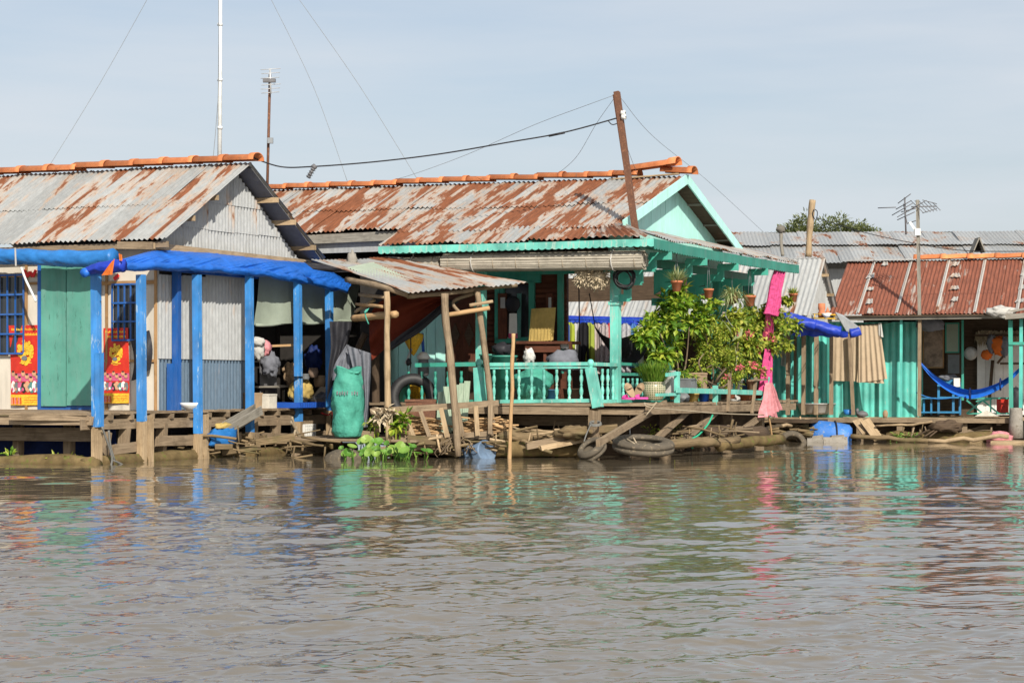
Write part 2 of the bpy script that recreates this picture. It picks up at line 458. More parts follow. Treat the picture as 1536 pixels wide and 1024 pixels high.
    def roof(s, P00, P10, P01, P11, sw=.8, courses=2, pitch=.1, amp=.017, rag=.03, lift=.012, sag=.02, nv=4):
        # overlapping corrugated sheets; row 0 = eave, row 1 = ridge
        P00, P10, P01, P11 = map(V, (P00, P10, P01, P11))
        nr = (P10 - P00).cross(P01 - P00).normalized()
        if nr.z < 0: nr = -nr
        W = (P10 - P00).length; L = (P01 - P00).length; k = max(1, round(W / sw))
        f = lambda a, b: (P00 * (1 - a) + P10 * a) * (1 - b) + (P01 * (1 - a) + P11 * a) * b
        for c in range(courses):
            for i in range(k):
                a0 = i / k; a1 = min(1, (i + 1.06) / k)
                b0 = max(0 if c else -.5, c / courses - .05 + rnd(-.015, .015)); b1 = (c + 1) / courses
                if c == 0: b0 = rnd(-rag, rag) / L
                o = nr * (lift * (c + .5 * (i % 2)) + rnd(0, lift * .6)); o2 = nr * rnd(0, lift)
                s.corr(f(a0, b0) + o, f(a1, b0) + o + o2, f(a0, b1) + o, f(a1, b1) + o + o2, pitch, amp, nv, nr, rag * .4, (a0 * W + rnd(0, .04), b0 * L + (i * 7.3) % 3), sag)
    def wall(s, f, plane, k0, k1, bot, top, cst, pitch=.09, amp=.012, nv=2, spw=6):
        # vertical corrugated sheet in the plane u=cst or v=cst of frame f; bot/top are functions of the running coordinate
        W = abs(k1 - k0); nu = max(6, int(W / pitch * spw))
        def fn(a, b):
            k = k0 + (k1 - k0) * a; z = bot(k) * (1 - b) + top(k) * b; q = cst + amp * math.sin(2 * PI * k / pitch)
            return f.w(k, q, z) if plane == 'v' else f.w(q, k, z)
        s.grid(fn, nu, nv, lambda a, b: (a * W, bot(k0 + (k1 - k0) * a) * (1 - b) + top(k0 + (k1 - k0) * a) * b))
    def build(s, name, mats, parent=None, origin=None):
        if not isinstance(mats, (list, tuple)): mats = [mats]
        if parent is not None: org = ORG[parent.name]
        elif origin is not None: org = V(origin)
        else:
            xs = [p.x for p in s.v]; ys = [p.y for p in s.v]; zs = [p.z for p in s.v]
            org = V(((min(xs) + max(xs)) / 2, (min(ys) + max(ys)) / 2, min(zs)))
        me = bpy.data.meshes.new(name)
        me.from_pydata([p - org for p in s.v], [], s.f)
        for q in mats: me.materials.append(m[q] if isinstance(q, str) else q)
        ul = me.uv_layers.new(name='UVMap')
        flat = [c for f in s.uv for p in f for c in p[:2]]
        ul.data.foreach_set('uv', flat)
        me.polygons.foreach_set('material_index', s.mi)
        me.polygons.foreach_set('use_smooth', s.sm)
        me.update()
        o = bpy.data.objects.new(name, me); COL.objects.link(o)
        if parent is not None: o.parent = parent
        else: o.location = org
        ORG[o.name] = org
        return o

ORG = {}
def ridge(p): return 1 - 2 * abs(noise.noise(p))
def rolltube(b, path, r, seed=0.0, n=26, wr=.16):        # bundled tarpaulin: spiral creases along a roll
    L = [0.0]
    for i in range(1, len(path)): L.append(L[-1] + (path[i] - path[i - 1]).length)
    P = []; k = len(path); fs = []
    for i, p in enumerate(path):
        d = (path[min(i + 1, k - 1)] - path[max(i - 1, 0)]).normalized(); sd = d.cross(Z).normalized(); up = sd.cross(d)
        q = r[i] if isinstance(r, (list, tuple)) else r
        for j in range(n):
            a = 2 * PI * j / n
            c = 1 + wr * ridge(V((L[i] * 3.0 + math.cos(a) * .9 + seed, math.sin(a) * 1.1 + L[i] * .7, seed))) + wr * .55 * ridge(V((L[i] * 7 + seed, math.cos(a) * 2 + L[i] * 3, math.sin(a) * 2)))
            P.append(p + (sd * math.cos(a) + up * math.sin(a) * .92) * q * c)
    for i in range(k - 1):
        for j in range(n): fs.append((i * n + j, i * n + (j + 1) % n, (i + 1) * n + (j + 1) % n, (i + 1) * n + j))
    fs += [tuple(range(n))[::-1], tuple((k - 1) * n + j for j in range(n))]
    b.add(P, fs)
def dense(path, step=.035):
    out = []
    for i in range(len(path) - 1):
        m_ = max(1, int((path[i + 1] - path[i]).length / step))
        out += [path[i].lerp(path[i + 1], j / m_) for j in range(m_)]
    return out + [path[-1]]
def tag(o, label=None, cat=None, group=None, kind=None):
    for k, x in (('label', label), ('category', cat), ('group', group), ('kind', kind)):
        if x: o[k] = x
    return o
def thing(name, label, cat, loc, group=None):
    o = bpy.data.objects.new(name, None); COL.objects.link(o); o.location = V(loc); o.empty_display_size = .2
    ORG[o.name] = V(loc)
    return tag(o, label, cat, group)
def solo(mb, name, mats, label, cat, group=None):
    return tag(mb.build(name, mats), label, cat, group)
def dup(root, loc, label, rz=0.0, sc=1.0):
    r = root.copy(); COL.objects.link(r); r.location = V(loc); r.rotation_euler = (0, 0, rz); r.scale = (sc, sc, sc); r['label'] = label
    for ch in list(root.children):
        c = ch.copy(); COL.objects.link(c); c.parent = r
        for g in list(ch.children):
            d = g.copy(); COL.objects.link(d); d.parent = c
    return r
def S():          # a builder that shades smooth
    b = MB(); b.smooth = True; return b
def lerp(a, b, t_): return a + (b - a) * t_
def along(poly, t_):
    k = t_ * (len(poly) - 1); i = min(int(k), len(poly) - 2); return poly[i].lerp(poly[i + 1], k - i)
def sagline(p0, p1, sag, n=16):
    p0 = V(p0); p1 = V(p1)
    return [p0.lerp(p1, i / n) - Z * sag * 4 * (i / n) * (1 - i / n) for i in range(n + 1)]
def crv(pts, n=6):       # smooth curve through points
    pts = [V(p) for p in pts]; out = []
    for i in range(len(pts) - 1):
        a = pts[max(i - 1, 0)]; b = pts[i]; c = pts[i + 1]; d = pts[min(i + 2, len(pts) - 1)]
        for k in range(n):
            t_ = k / n
            out.append(.5 * ((2 * b) + (c - a) * t_ + (2 * a - 5 * b + 4 * c - d) * t_ * t_ + (3 * b - a - 3 * c + d) * t_ ** 3))
    return out + [pts[-1]]
def hang(tl, tr, bl, br, folds, amp, nu=28, nv=10, ph=0.0, nrm=None, sag=0.0):
    # hanging cloth: folds deepen towards the hem
    tl, tr, bl, br = map(V, (tl, tr, bl, br)); nr = V(nrm) if nrm else (tr - tl).cross(bl - tl).normalized(); sd = rnd(0, 60)
    def fn(a, b):
        p = (tl * (1 - a) + tr * a) * (1 - b) + (bl * (1 - a) + br * a) * b
        q = amp * (.35 + .65 * b) * (math.sin(2 * PI * folds * a + ph + b * .7) + .6 * noise.noise(V((a * folds * 1.3 + sd, b * 2, 0))))
        return p + nr * q - Z * sag * 4 * a * (1 - a) * (1 - b)
    return fn, nu, nv

# ------------------------------------------------------------------ world and sun
SAZ, SEL = R(15), R(33)
tosun = V((math.sin(SAZ) * math.cos(SEL), -math.cos(SAZ) * math.cos(SEL), math.sin(SEL)))
w = bpy.data.worlds.new('World'); scene.world = w; w.use_nodes = True
nt = w.node_tree; nt.nodes.clear()
sky = nt.nodes.new('ShaderNodeTexSky'); sky.sky_type = 'NISHITA'; sky.sun_disc = False
sky.sun_elevation = SEL; sky.sun_rotation = math.atan2(tosun.x, tosun.y)
sky.air_density = 1.0; sky.dust_density = 2.2; sky.ozone_density = 1.6
tc = nt.nodes.new('ShaderNodeTexCoord'); mp = nt.nodes.new('ShaderNodeMapping'); mp.inputs['Scale'].default_value = (1.2, 1.2, 9)
nz = nt.nodes.new('ShaderNodeTexNoise'); nz.inputs['Scale'].default_value = 2.2; nz.inputs['Detail'].default_value = 6; nz.inputs['Roughness'].default_value = .55
rp = nt.nodes.new('ShaderNodeValToRGB'); rp.color_ramp.elements[0].position = .30; rp.color_ramp.elements[0].color = (.44, .44, .44, 1); rp.color_ramp.elements[1].position = .72; rp.color_ramp.elements[1].color = (.96, .96, .96, 1)
mx = nt.nodes.new('ShaderNodeMix'); mx.data_type = 'RGBA'
mx.inputs[7].default_value = (5.85, 6.2, 6.65, 1)      # thin high overcast lit by the same sun
bg = nt.nodes.new('ShaderNodeBackground'); bg.inputs[1].default_value = .10
wo = nt.nodes.new('ShaderNodeOutputWorld')
L_ = nt.links.new
L_(tc.outputs['Generated'], mp.inputs[0]); L_(mp.outputs[0], nz.inputs['Vector']); L_(nz.outputs['Fac'], rp.inputs[0])
L_(rp.outputs[0], mx.inputs[0]); L_(sky.outputs[0], mx.inputs[6]); L_(mx.outputs[2], bg.inputs[0]); L_(bg.outputs[0], wo.inputs[0])
sd_ = bpy.data.lights.new('sun', 'SUN'); sd_.energy = 4.6; sd_.angle = R(.6); sd_.color = (1, .925, .80)
sun = bpy.data.objects.new('sun', sd_); COL.objects.link(sun); sun.rotation_euler = tosun.to_track_quat('Z', 'Y').to_euler(); sun.location = (10, -20, 30)

# ------------------------------------------------------------------ river: one sheet, fine ripples near, flat to the horizon
def river():
    nr, nc = 900, 760
    inv = np.linspace(1 / 6.5, 1 / 62.0, nr)
    D = 1 / inv
    T = np.linspace(-1, 1, nc)
    half = D * .36 + 3.0
    X = half[:, None] * T[None, :]; Y = np.repeat(D[:, None], nc, 1)
    rs = np.random.RandomState(5); Zz = np.zeros_like(X)
    for k in range(90):
        lam = .07 * (1.1 / .07) ** (rs.rand() ** 1.15)
        th = R(90 + 26) + rs.randn() * .62        # travelling roughly towards the camera
        kx, ky = math.cos(th) * 2 * PI / lam, math.sin(th) * 2 * PI / lam
        a = .0019 * lam ** .95 * (1.0 + .5 * rs.rand())
        ph = kx * X + ky * Y + rs.rand() * 6.28
        env = .65 + .35 * np.sin(X * rs.uniform(.1, .5) + Y * rs.uniform(.1, .5) + rs.rand() * 6)
        s_ = np.sin(ph)
        far = np.clip(lam / (3.2 * D * D * (1 / 6.5 - 1 / 62.0) / nr), 0, 1)[:, None]
        Zz += far * a * env * (s_ + .35 * s_ * s_)
    edge = np.clip((1 - np.abs(T)) / .06, 0, 1)[None, :] * np.clip((D - 6.5) / 1.0, 0, 1)[:, None]
    calm = (.98 - .42 * np.clip((D - 13) / 17, 0, 1))[:, None]
    for lam in (1.7, 2.3, 3.1):
        th = R(112) + rs.randn() * .4; Zz += .0016 * lam * np.sin(math.cos(th) * 2 * PI / lam * X + math.sin(th) * 2 * PI / lam * Y + rs.rand() * 6)
    pat = np.zeros_like(X)
    for k in range(14):
        f_ = rs.uniform(.15, 1.1); th = rs.rand() * 6.28; pat += np.sin(f_ * (X * math.cos(th) * .55 + Y * math.sin(th)) + rs.rand() * 6.28)
    Zz *= edge * calm * np.clip(.95 + .22 * pat, .25, 1.7)
    vs = np.stack([X, Y, Zz], -1).reshape(-1, 3)
    idx = np.arange(nr * nc).reshape(nr, nc)
    q = np.stack([idx[:-1, :-1], idx[:-1, 1:], idx[1:, 1:], idx[1:, :-1]], -1).reshape(-1, 4)
    o = len(vs)
    base = np.array([[-4000, -3000, -.07], [4000, -3000, -.07], [4000, 6000, -.07], [-4000, 6000, -.07]], float)
    vs = np.concatenate([vs, base]); q = np.concatenate([q, [[o, o + 1, o + 2, o + 3]]])
    me = bpy.data.meshes.new('river_water')
    me.vertices.add(len(vs)); me.vertices.foreach_set('co', vs.ravel())
    me.loops.add(q.size); me.loops.foreach_set('vertex_index', q.ravel().astype(np.int32))
    me.polygons.add(len(q)); me.polygons.foreach_set('loop_start', np.arange(0, q.size, 4, dtype=np.int32))
    me.polygons.foreach_set('use_smooth', np.ones(len(q), bool))
    me.update(); me.validate(); me.materials.append(m['water'])
    ob = bpy.data.objects.new('river_water', me); COL.objects.link(ob)
    tag(ob, kind='structure')
river()
b = MB()
b.grid(lambda s, t_: V((lerp(-900, 900, s), lerp(66, 1500, t_), -.3 + 1.0 * min(1, t_ * 60) + .25 * noise.noise(V((s * 60, t_ * 40, 0))))), 60, 70)
tag(b.build('riverbank', 'moss'), kind='structure')
# ================================================================== LEFT HOUSE (frame A)
hA = thing('floating_house', 'floating house at left with blue porch posts, green double door and rust streaked grey roof', 'house', A.w(2, 3, 0))
EAV, RID, REAR = 3.60, 5.08, 3.55
b = MB()
b.roof(A.w(.02, 1.88, EAV), A.w(6.8, 1.88, EAV), A.w(.02, 4.47, RID), A.w(6.8, 4.47, RID), courses=2)
b.roof(A.w(.02, 7.05, REAR), A.w(6.8, 7.05, REAR), A.w(.02, 4.43, RID), A.w(6.8, 4.43, RID), courses=2)
roofA = b.build('roof', 'roofA', hA)
def ridge_tiles(parent, p0, p1, n, r=.13, lift=.03, mat='tile'):
    p0 = V(p0); p1 = V(p1); d = (p1 - p0).normalized(); sd = d.cross(Z).normalized()
    for i in range(n):
        a = p0.lerp(p1, i / n); c = p0.lerp(p1, (i + 1.10) / n)
        tb = S(); k = 10; P = []; jz = rnd(-.012, .012); jr = rnd(-.012, .012)
        secs = [(0, 1.0), (.80, 1.0), (.84, 1.22), (1.0, 1.25)]
        for (t_, s_) in secs:
            q = a.lerp(c, t_) + sd * jr + Z * (jz + lift + .02 * (1 - t_))
            for th in range(k + 1):
                an = PI * th / k
                rr = r * s_
                P.append(q + sd * math.cos(an) * rr * 1.15 + Z * (math.sin(an) ** .8) * rr * .85)
        for (t_, s_) in secs[::-1]:
            q = a.lerp(c, t_) + sd * jr + Z * (jz + lift + .02 * (1 - t_))
            for th in range(k + 1):
                an = PI * th / k; rr = r * s_ - .018
                P.append(q + sd * math.cos(an) * rr * 1.15 + Z * (max(0, math.sin(an)) ** .8) * rr * .85)
        fs = []; m_ = len(secs) * 2
        for j in range(m_):
            j2 = (j + 1) % m_
            for th in range(k): fs.append((j * (k + 1) + th, j * (k + 1) + th + 1, j2 * (k + 1) + th + 1, j2 * (k + 1) + th))
        tb.add(P, fs); tb.build('ridge_tile', mat, parent)
b = MB(); b.poly([A.w(.06, 7.0, REAR - .05), A.w(6.6, 7.0, REAR - .05), A.w(6.6, 4.5, RID - .06), A.w(.06, 4.5, RID - .06)], .02, -Z); b.build('underside_shade_sheet', 'aludk', hA)  # dark sheet added under the rear slope, its colour stands in for shade
ridge_tiles(roofA, A.w(6.9, 4.45, RID + .02), A.w(-.06, 4.45, RID + .03), 11)
# gable wall: three rows of corrugated sheet filling the triangle
b = MB()
uG = .42; gv0, gv1, gvm = 2.2, 6.78, 4.45
zt = lambda v: 3.47 + (RID - 3.47 - .10) * max(0, 1 - abs(v - gvm) / (gvm - gv0 + .1))
rows = [(3.40, 3.95), (3.90, 4.42), (4.37, 4.99)]
for i, (z0, z1) in enumerate(rows):
    hw = (gvm - gv0) * (1 - max(0, z0 - 3.42) / (RID - 3.42 - .05))
    k0, k1 = gvm - hw, gvm + hw
    nsh = max(1, round((k1 - k0) / .8))
    for j in range(nsh):
        a0 = lerp(k0, k1, j / nsh); a1 = lerp(k0, k1, min(1, (j + 1.05) / nsh)); dz = rnd(-.02, .02)
        b.wall(A, 'u', a0, a1, lambda k: z0 + dz, lambda k: max(z0 + dz + .01, min(z1, zt(k))), uG - .018 * i - .004 * (j % 2), pitch=.10, amp=.018)
b.build('gable_wall', 'galw', hA)
b = MB()
for v in (2.75, 3.45, 5.25, 5.85, 6.55):
    zz = (EAV + (RID - EAV) * (v - 1.88) / 2.57 if v < 4.45 else REAR + (RID - REAR) * (7.05 - v) / 2.6) - .10
    b.bar(A.w(-.02 if v > 4.4 else .06, v, zz), A.w(6.5, v, zz), .07, .09)
b.build('purlin', 'woodl', hA)
b = MB()
b.bar(A.w(.31, 1.95, 3.50), A.w(.31, 6.95, 3.49), .05, .10)
b.build('tie_beam', 'woodl', hA)
b = MB(); b.bar(A.w(.30, 1.9, 3.50), A.w(.95, 1.85, 3.52), .05, .12); b.bar(A.w(.05, 1.98, 3.52), A.w(6.5, 1.98, 3.50), .05, .10)
b.build('eave_board', 'wood', hA)
# side wall of two lapped sheets
b = MB()
v0, v1 = 2.22, 4.93
for j in range(4):
    a0 = lerp(v0, v1, j / 4); a1 = lerp(v0, v1, min(1, (j + 1.04) / 4)); dz = rnd(-.05, .05)
    b.wall(A, 'u', a0, a1, lambda k: 1.66, lambda k: 3.10 + dz, uG - .02 - .004 * (j % 2), pitch=.10, amp=.018)
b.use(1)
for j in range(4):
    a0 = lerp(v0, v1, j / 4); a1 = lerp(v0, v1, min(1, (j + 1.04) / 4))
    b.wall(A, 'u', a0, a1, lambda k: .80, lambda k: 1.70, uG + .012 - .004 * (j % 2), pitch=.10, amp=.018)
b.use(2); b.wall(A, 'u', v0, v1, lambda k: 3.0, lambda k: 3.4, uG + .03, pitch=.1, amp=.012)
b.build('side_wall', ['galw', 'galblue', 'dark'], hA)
# front wall with trim
vF = 2.2
b = MB()
def panelv(b, f, x0, y0, x1, y1, v, th=.02):       # a board on the plane v=const spanning a photo rectangle
    p = f.onv(x0, y0, v); q = f.onv(x1, y1, v); u0 = f.loc(p)[0]; u1 = f.loc(q)[0]
    z0, z1 = q.z, p.z
    b.box(f.w((u0 + u1) / 2, v - th / 2, (z0 + z1) / 2), abs(u0 - u1), th, abs(z1 - z0), (f.u, f.v, Z))
    return (u0 + u1) / 2, abs(u0 - u1), (z0 + z1) / 2, abs(z1 - z0)
b.box(A.w(3.4, vF + .04, 2.15), 5.95, .05, 2.75, (A.u, A.v, Z))
b.box(A.w(6.4, 4.5, 2.15), .05, 4.55, 2.75, (A.u, A.v, Z))
b.box(A.w(3.5, 4.5, .77), 6.0, 4.6, .04, (A.u, A.v, Z))
b.build('wall', 'cream', hA)
b = MB(); b.box(A.w(3.6, 6.8, 2.15), 5.4, .05, 2.75, (A.u, A.v, Z)); b.box(A.w(3.4, 4.96, 2.15), 5.9, .05, 2.75, (A.u, A.v, Z)); b.box(A.w(1.0, 5.9, 2.15), .05, 1.85, 2.75, (A.u, A.v, Z)); b.build('rear_wall', 'dark', hA)  # wall colour is near black to paint in the bay's shade
b = MB()
for x in (40, 160.5, 234): panelv(b, A, x - 1.7, 398, x + 1.7, 616, vF, .022)
for (x0, x1, y) in ((0, 58, 413), (0, 12, 531), (148, 234, 424), (150, 234, 541), (38, 58, 425)): panelv(b, A, x0, y - 1.7, x1, y + 1.7, vF, .020)
b.build('wall_trim', 'trim', hA)
d = thing  # door
b = MB(); panelv(b, A, 59, 396, 152, 617, vF - .004, .05); df = b.build('door_frame', 'bpost2', hA)
b = MB(); panelv(b, A, 63.5, 398, 100.5, 609, vF - .055, .035); b.build('door_leaf', 'gdoor', hA)
b = MB(); panelv(b, A, 102, 398, 139, 608, vF - .060, .035); b.build('door_leaf', 'gdoor', hA)
for (x0, y0, x1, y1, nv_, nh) in ((-22, 414, 38, 530, 5, 4), (171, 427, 208, 510, 4, 3)):
    b = MB(); panelv(b, A, x0, y0, x1, y1, vF - .002, .012); wn_ = b.build('window', 'glass', hA)
    b = MB()
    p = A.onv(x0, y0, vF); q = A.onv(x1, y1, vF); u0, u1 = A.loc(p)[0], A.loc(q)[0]
    for i in range(nv_ + 1):
        u = lerp(u0, u1, i / nv_); b.bar(A.w(u, vF - .05, q.z), A.w(u, vF - .05, p.z), .022, .022)
    for i in range(nh + 1):
        z = lerp(q.z, p.z, i / nh); b.bar(A.w(u0, vF - .062, z), A.w(u1, vF - .062, z), .024, .03)
    b.build('window_grille', 'bpost2', wn_)
# porch posts: painted blue above bare timber feet
for i, (x, ysp) in enumerate(((145, 640), (212.5, 632), (297, 650), (375, 648), (448, 632), (495, 615))):
    p = A.onu(x, 690, 0); v = A.loc(p)[1]; zs = A.onu(x, ysp, 0).z; top = A.onu(x, 412 if x < 400 else (420 if x < 470 else 434), 0).z
    b = MB(); lean = rnd(-.02, .02)
    b.bar(A.w(0, v, zs), A.w(.02, v + lean, top), .115, .115, A.v, .004)
    if i in (0,): b.bar(A.w(-.07, v - .03, zs), A.w(-.07, v - .03, 1.72), .09, .12, A.v, .004)
    if i == 5: b.bar(A.w(-.02, v + .11, .9), A.w(-.02, v + .11, 1.62), .09, .08, A.v, .004)
    po = b.build('porch_post', 'bpost', hA)
    b = MB(); b.bar(A.w(0, v, -.5), A.w(0, v, zs), .118, .118, A.v, .01)
    if i in (1, 2): b.bar(A.w(-.02, v + .15, -.1), A.w(-.02, v + .15, .74), .14, .10, A.v, .01)
    b.build('post_foot', 'woodl', po)
b = MB(); v = A.loc(A.onu(268, 560, .26))[1]
b.bar(A.w(.30, v, .8), A.w(.30, v, 3.25), .12, .10, A.v); b.bar(A.w(.30, v - .14, .8), A.w(.30, v - .14, 1.58), .12, .12, A.v)
b.bar(A.w(.22, 1.5, 3.16), A.w(.22, 4.95, 3.16), .06, .13)
b.build('inner_post', 'bpost2', hA)
# deck
b = MB()
v = -.18
while v < 9.0:
    wd = rnd(.13, .19); u1_ = 6.5 if v < 2.2 else 2.2
    b.box(A.w((u1_ + .05 + rnd(-.04, .04)) / 2, v + wd / 2, .785 + rnd(-.008, .006)), u1_ - .05, wd - .012, .035, (A.u, A.v, Z), .003); v += wd
b.build('deck', 'wood', hA)
b = MB()
b.bar(A.w(.10, -.25, .62), A.w(.10, 4.3, .60), .05, .16, None, .008); b.bar(A.w(.10, 4.35, .60), A.w(.10, 7.6, .58), .05, .17, None, .008)
b.bar(A.w(0, -.1, .67), A.w(6.4, -.1, .66), .06, .13, None, .008)
for k in range(14): b.bar(A.w(.04, -.1 + k * .55, .72), A.w(1.5, -.1 + k * .55 + rnd(-.1, .1), .72), .09, .08, None, .006)
b.bar(A.w(.2, .3, .45), A.w(6.4, .25, .43), .16, .20, None, .02)
b.build('joist', 'wood', hA)
for v, h in ((.4, .5), (.9, .55), (1.95, .6), (3.2, .62), (3.9, .6), (4.75, .6), (5.4, .6), (6.7, .6), (7.4, .55)):
    b = MB(); b.bar(A.w(.16 + rnd(0, .1), v, -.3), A.w(.15, v + rnd(-.05, .05), h), .16, .11, A.v, .012); b.build('piling', 'wood', hA)
for u in (.9, 1.9, 2.9, 3.9): b = MB(); b.bar(A.w(u, .5, -.3), A.w(u, .5, .65), .13, .13, A.v, .01); b.build('piling', 'wood', hA)
for (a0, a1, z) in ((1.7, 2.75, .32), (.5, 1.6, .22), (3.0, 4.2, .30), (4.5, 6.0, .32), (5.8, 7.4, .26)):
    b = MB(); b.bar(A.w(.06, a0, z), A.w(.09, a1, z + rnd(-.06, .06)), .07, .15, None, .012); b.build('cross_rail', 'wood', hA)
# float logs at the waterline
def logpile(name, label, cat, segs, mat='log', group=None):
    b = S()
    for p0, p1, r in segs:
        p0 = V(p0); p1 = V(p1); n_ = 9; sd = rnd(0, 40)
        pts = [p0.lerp(p1, i / n_) + V((noise.noise(V((i * .6, sd, 0))) * .05, 0, noise.noise(V((i * .6, sd, 5))) * .05)) for i in range(n_ + 1)]
        b.tube(pts, [r * (1 + .18 * noise.noise(V((i * .9, sd, 9)))) for i in range(n_ + 1)], 10, True, .25, sd)
    return solo(b, name, mat, label, cat, group)
logpile('float_log', 'mossy waterline log under the front edge of the left porch', 'log', [(A.w(-.1, -.1, .0), A.w(5.2, -.15, .02), .12)], 'moss', 'float logs at the waterline')
logpile('float_log', 'long mossy log along the waterline beneath the row of blue posts', 'log', [(A.w(.06, -.2, .03), A.w(.06, 4.0, .04), .11)], 'moss', 'float logs at the waterline')
logpile('float_log', 'mossy waterline log beneath the last two blue posts', 'log', [(A.w(.04, 4.1, .02), A.w(.0, 8.0, .03), .11)], 'moss', 'float logs at the waterline')
# dark tarpaulin skirt and boards under the deck
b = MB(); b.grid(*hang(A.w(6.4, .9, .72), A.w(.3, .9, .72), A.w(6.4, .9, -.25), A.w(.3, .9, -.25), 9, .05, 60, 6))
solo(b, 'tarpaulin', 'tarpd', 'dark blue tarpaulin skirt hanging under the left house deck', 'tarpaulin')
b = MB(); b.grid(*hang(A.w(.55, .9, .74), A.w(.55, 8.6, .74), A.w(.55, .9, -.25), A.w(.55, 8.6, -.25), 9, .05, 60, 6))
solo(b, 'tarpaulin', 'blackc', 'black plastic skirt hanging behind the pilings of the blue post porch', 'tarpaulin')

# ---- tarps on the left porch
def wob(p, k, s=1.0, sd=0.0): return p + V((noise.noise(V((p.x * 2.2, p.y * 2.2, sd))), noise.noise(V((p.x * 2.2, p.y * 2.2, sd + 9))), noise.noise(V((p.x * 2.6, p.y * 2.6, sd + 4))))) * k
roll = [A.onu(x, y + 2, -.04) for x, y in ((126, 407), (150, 403), (185, 399), (235, 397), (285, 399), (330, 402), (375, 406), (420, 412), (465, 420), (500, 428), (519, 434))]
topl = [A.onu(x, y, .30) for x, y in ((172, 396), (200, 384), (237, 376), (285, 378), (330, 381), (375, 386), (420, 391), (455, 394), (485, 401), (505, 412), (522, 424))]
rc, tpc = crv(roll, 8), crv(topl, 8)
b = S()
def fn(a, t_):
    p = along(tpc, a).lerp(along(rc, a), t_ * (1 + .10 * noise.noise(V((a * 30, 4, 0)))))
    bul = .07 * math.sin(PI * min(1, t_ * 1.0))
    L_ = a * 8
    kw = .25 + 1.0 * t_ * t_
    wr = kw * .030 * ridge(V((L_ * 1.6 + t_ * 1.4, t_ * .8, 1))) + kw * .020 * ridge(V((L_ * 4.2 + t_ * 3, t_ * 1.6, 7))) + .008 * noise.noise(V((L_ * 14, t_ * 5, 2)))
    return p - A.u * (bul + wr) + Z * (.04 * math.sin(PI * t_) + wr * .5)
b.grid(fn, 420, 26)
rcd = dense(rc)
rolltube(b, [wob(p, .02) for p in rcd], [.058 + .020 * noise.noise(V((i * .08, 2, 2))) for i in range(len(rcd))], 3.0, 20, .25)
solo(b, 'tarpaulin', 'tarp', 'bright blue tarpaulin rolled along the gable side of the porch', 'tarpaulin')
fr = [A.onv(x, y, 1.72) for x, y in ((-90, 386), (-20, 385), (40, 385), (90, 388), (130, 388), (171, 385))]
frc = crv(fr, 8)
b = S(); frd = dense(frc); rolltube(b, [wob(p, .015, sd=3) for p in frd], [.128 + .02 * noise.noise(V((i * .07, 5, 2))) for i in range(len(frd))], 8.0, 30, .14)
fr_t = solo(b, 'tarpaulin', 'tarpl', 'light blue tarpaulin rolled up under the front eave at far left', 'tarpaulin')
b = S(); pe = [A.onv(x, y, -.28) for x, y in ((122, 408), (140, 404), (165, 400), (186, 398))]
ped = dense(crv(pe, 5), .02); rolltube(b, ped, [lerp(.03, .085, min(1, i / len(ped) * 2.5)) for i in range(len(ped))], 5.5, 26, .25)
solo(b, 'tarpaulin', 'tarpv', 'bundled end of dark blue tarpaulin poking past the corner post', 'tarpaulin')
b = S(); b.grid(*hang(A.onv(166, 394, -.42), A.onv(172, 388, -.42), A.onv(152, 413, -.42), A.onv(168, 412, -.42), 2, .02, 8, 8)); b.grid(*hang(A.onv(178, 380, -.40), A.onv(183, 382, -.40), A.onv(179, 391, -.40), A.onv(183, 391, -.40), 1, .01, 5, 5))
solo(b, 'cloth_scrap', 'orange_cloth', 'orange cloth tie around the bundled blue tarpaulin end', 'cloth')
b = MB(); p = [A.onv(x, y, 1.55) for x, y in ((24, 372), (25, 399))]
b.bar(p[0] - A.v * .02, p[1] - A.v * .02, .025, .012)
solo(b, 'tie_strap', 'whitec', 'white strap tied round the light blue rolled tarpaulin', 'strap')
b = S(); b.tube(crv([A.onv(x, y, 1.6) for x, y in ((32, 401), (38, 418), (47, 437), (54, 452))], 4), .022, 6); 
solo(b, 'stick', 'pvc', 'white stick dangling in front of the cream wall by the green door', 'stick')
b = MB()
def letter_w(b, x0, y0, x1, y1, v, th=4.2):
    xs = [x0, lerp(x0, x1, .27), lerp(x0, x1, .5), lerp(x0, x1, .73), x1]; ys = [y0, y1, lerp(y0, y1, .25), y1, y0]
    for i in range(4):
        b.bar(A.onv(xs[i], ys[i], v - .004 * (i % 2)), A.onv(xs[i + 1], ys[i + 1], v - .004 * (i % 2)), .014, .055, A.u)
letter_w(b, 36, 405, 54, 415, vF - .03)
b.bar(A.onv(171, 419, vF - .03), A.onv(178, 412, vF - .03), .014, .06, A.u)
solo(b, 'painted_letter', 'redbright', 'red letter W fixed high on the cream wall beside the green door', 'lettering')
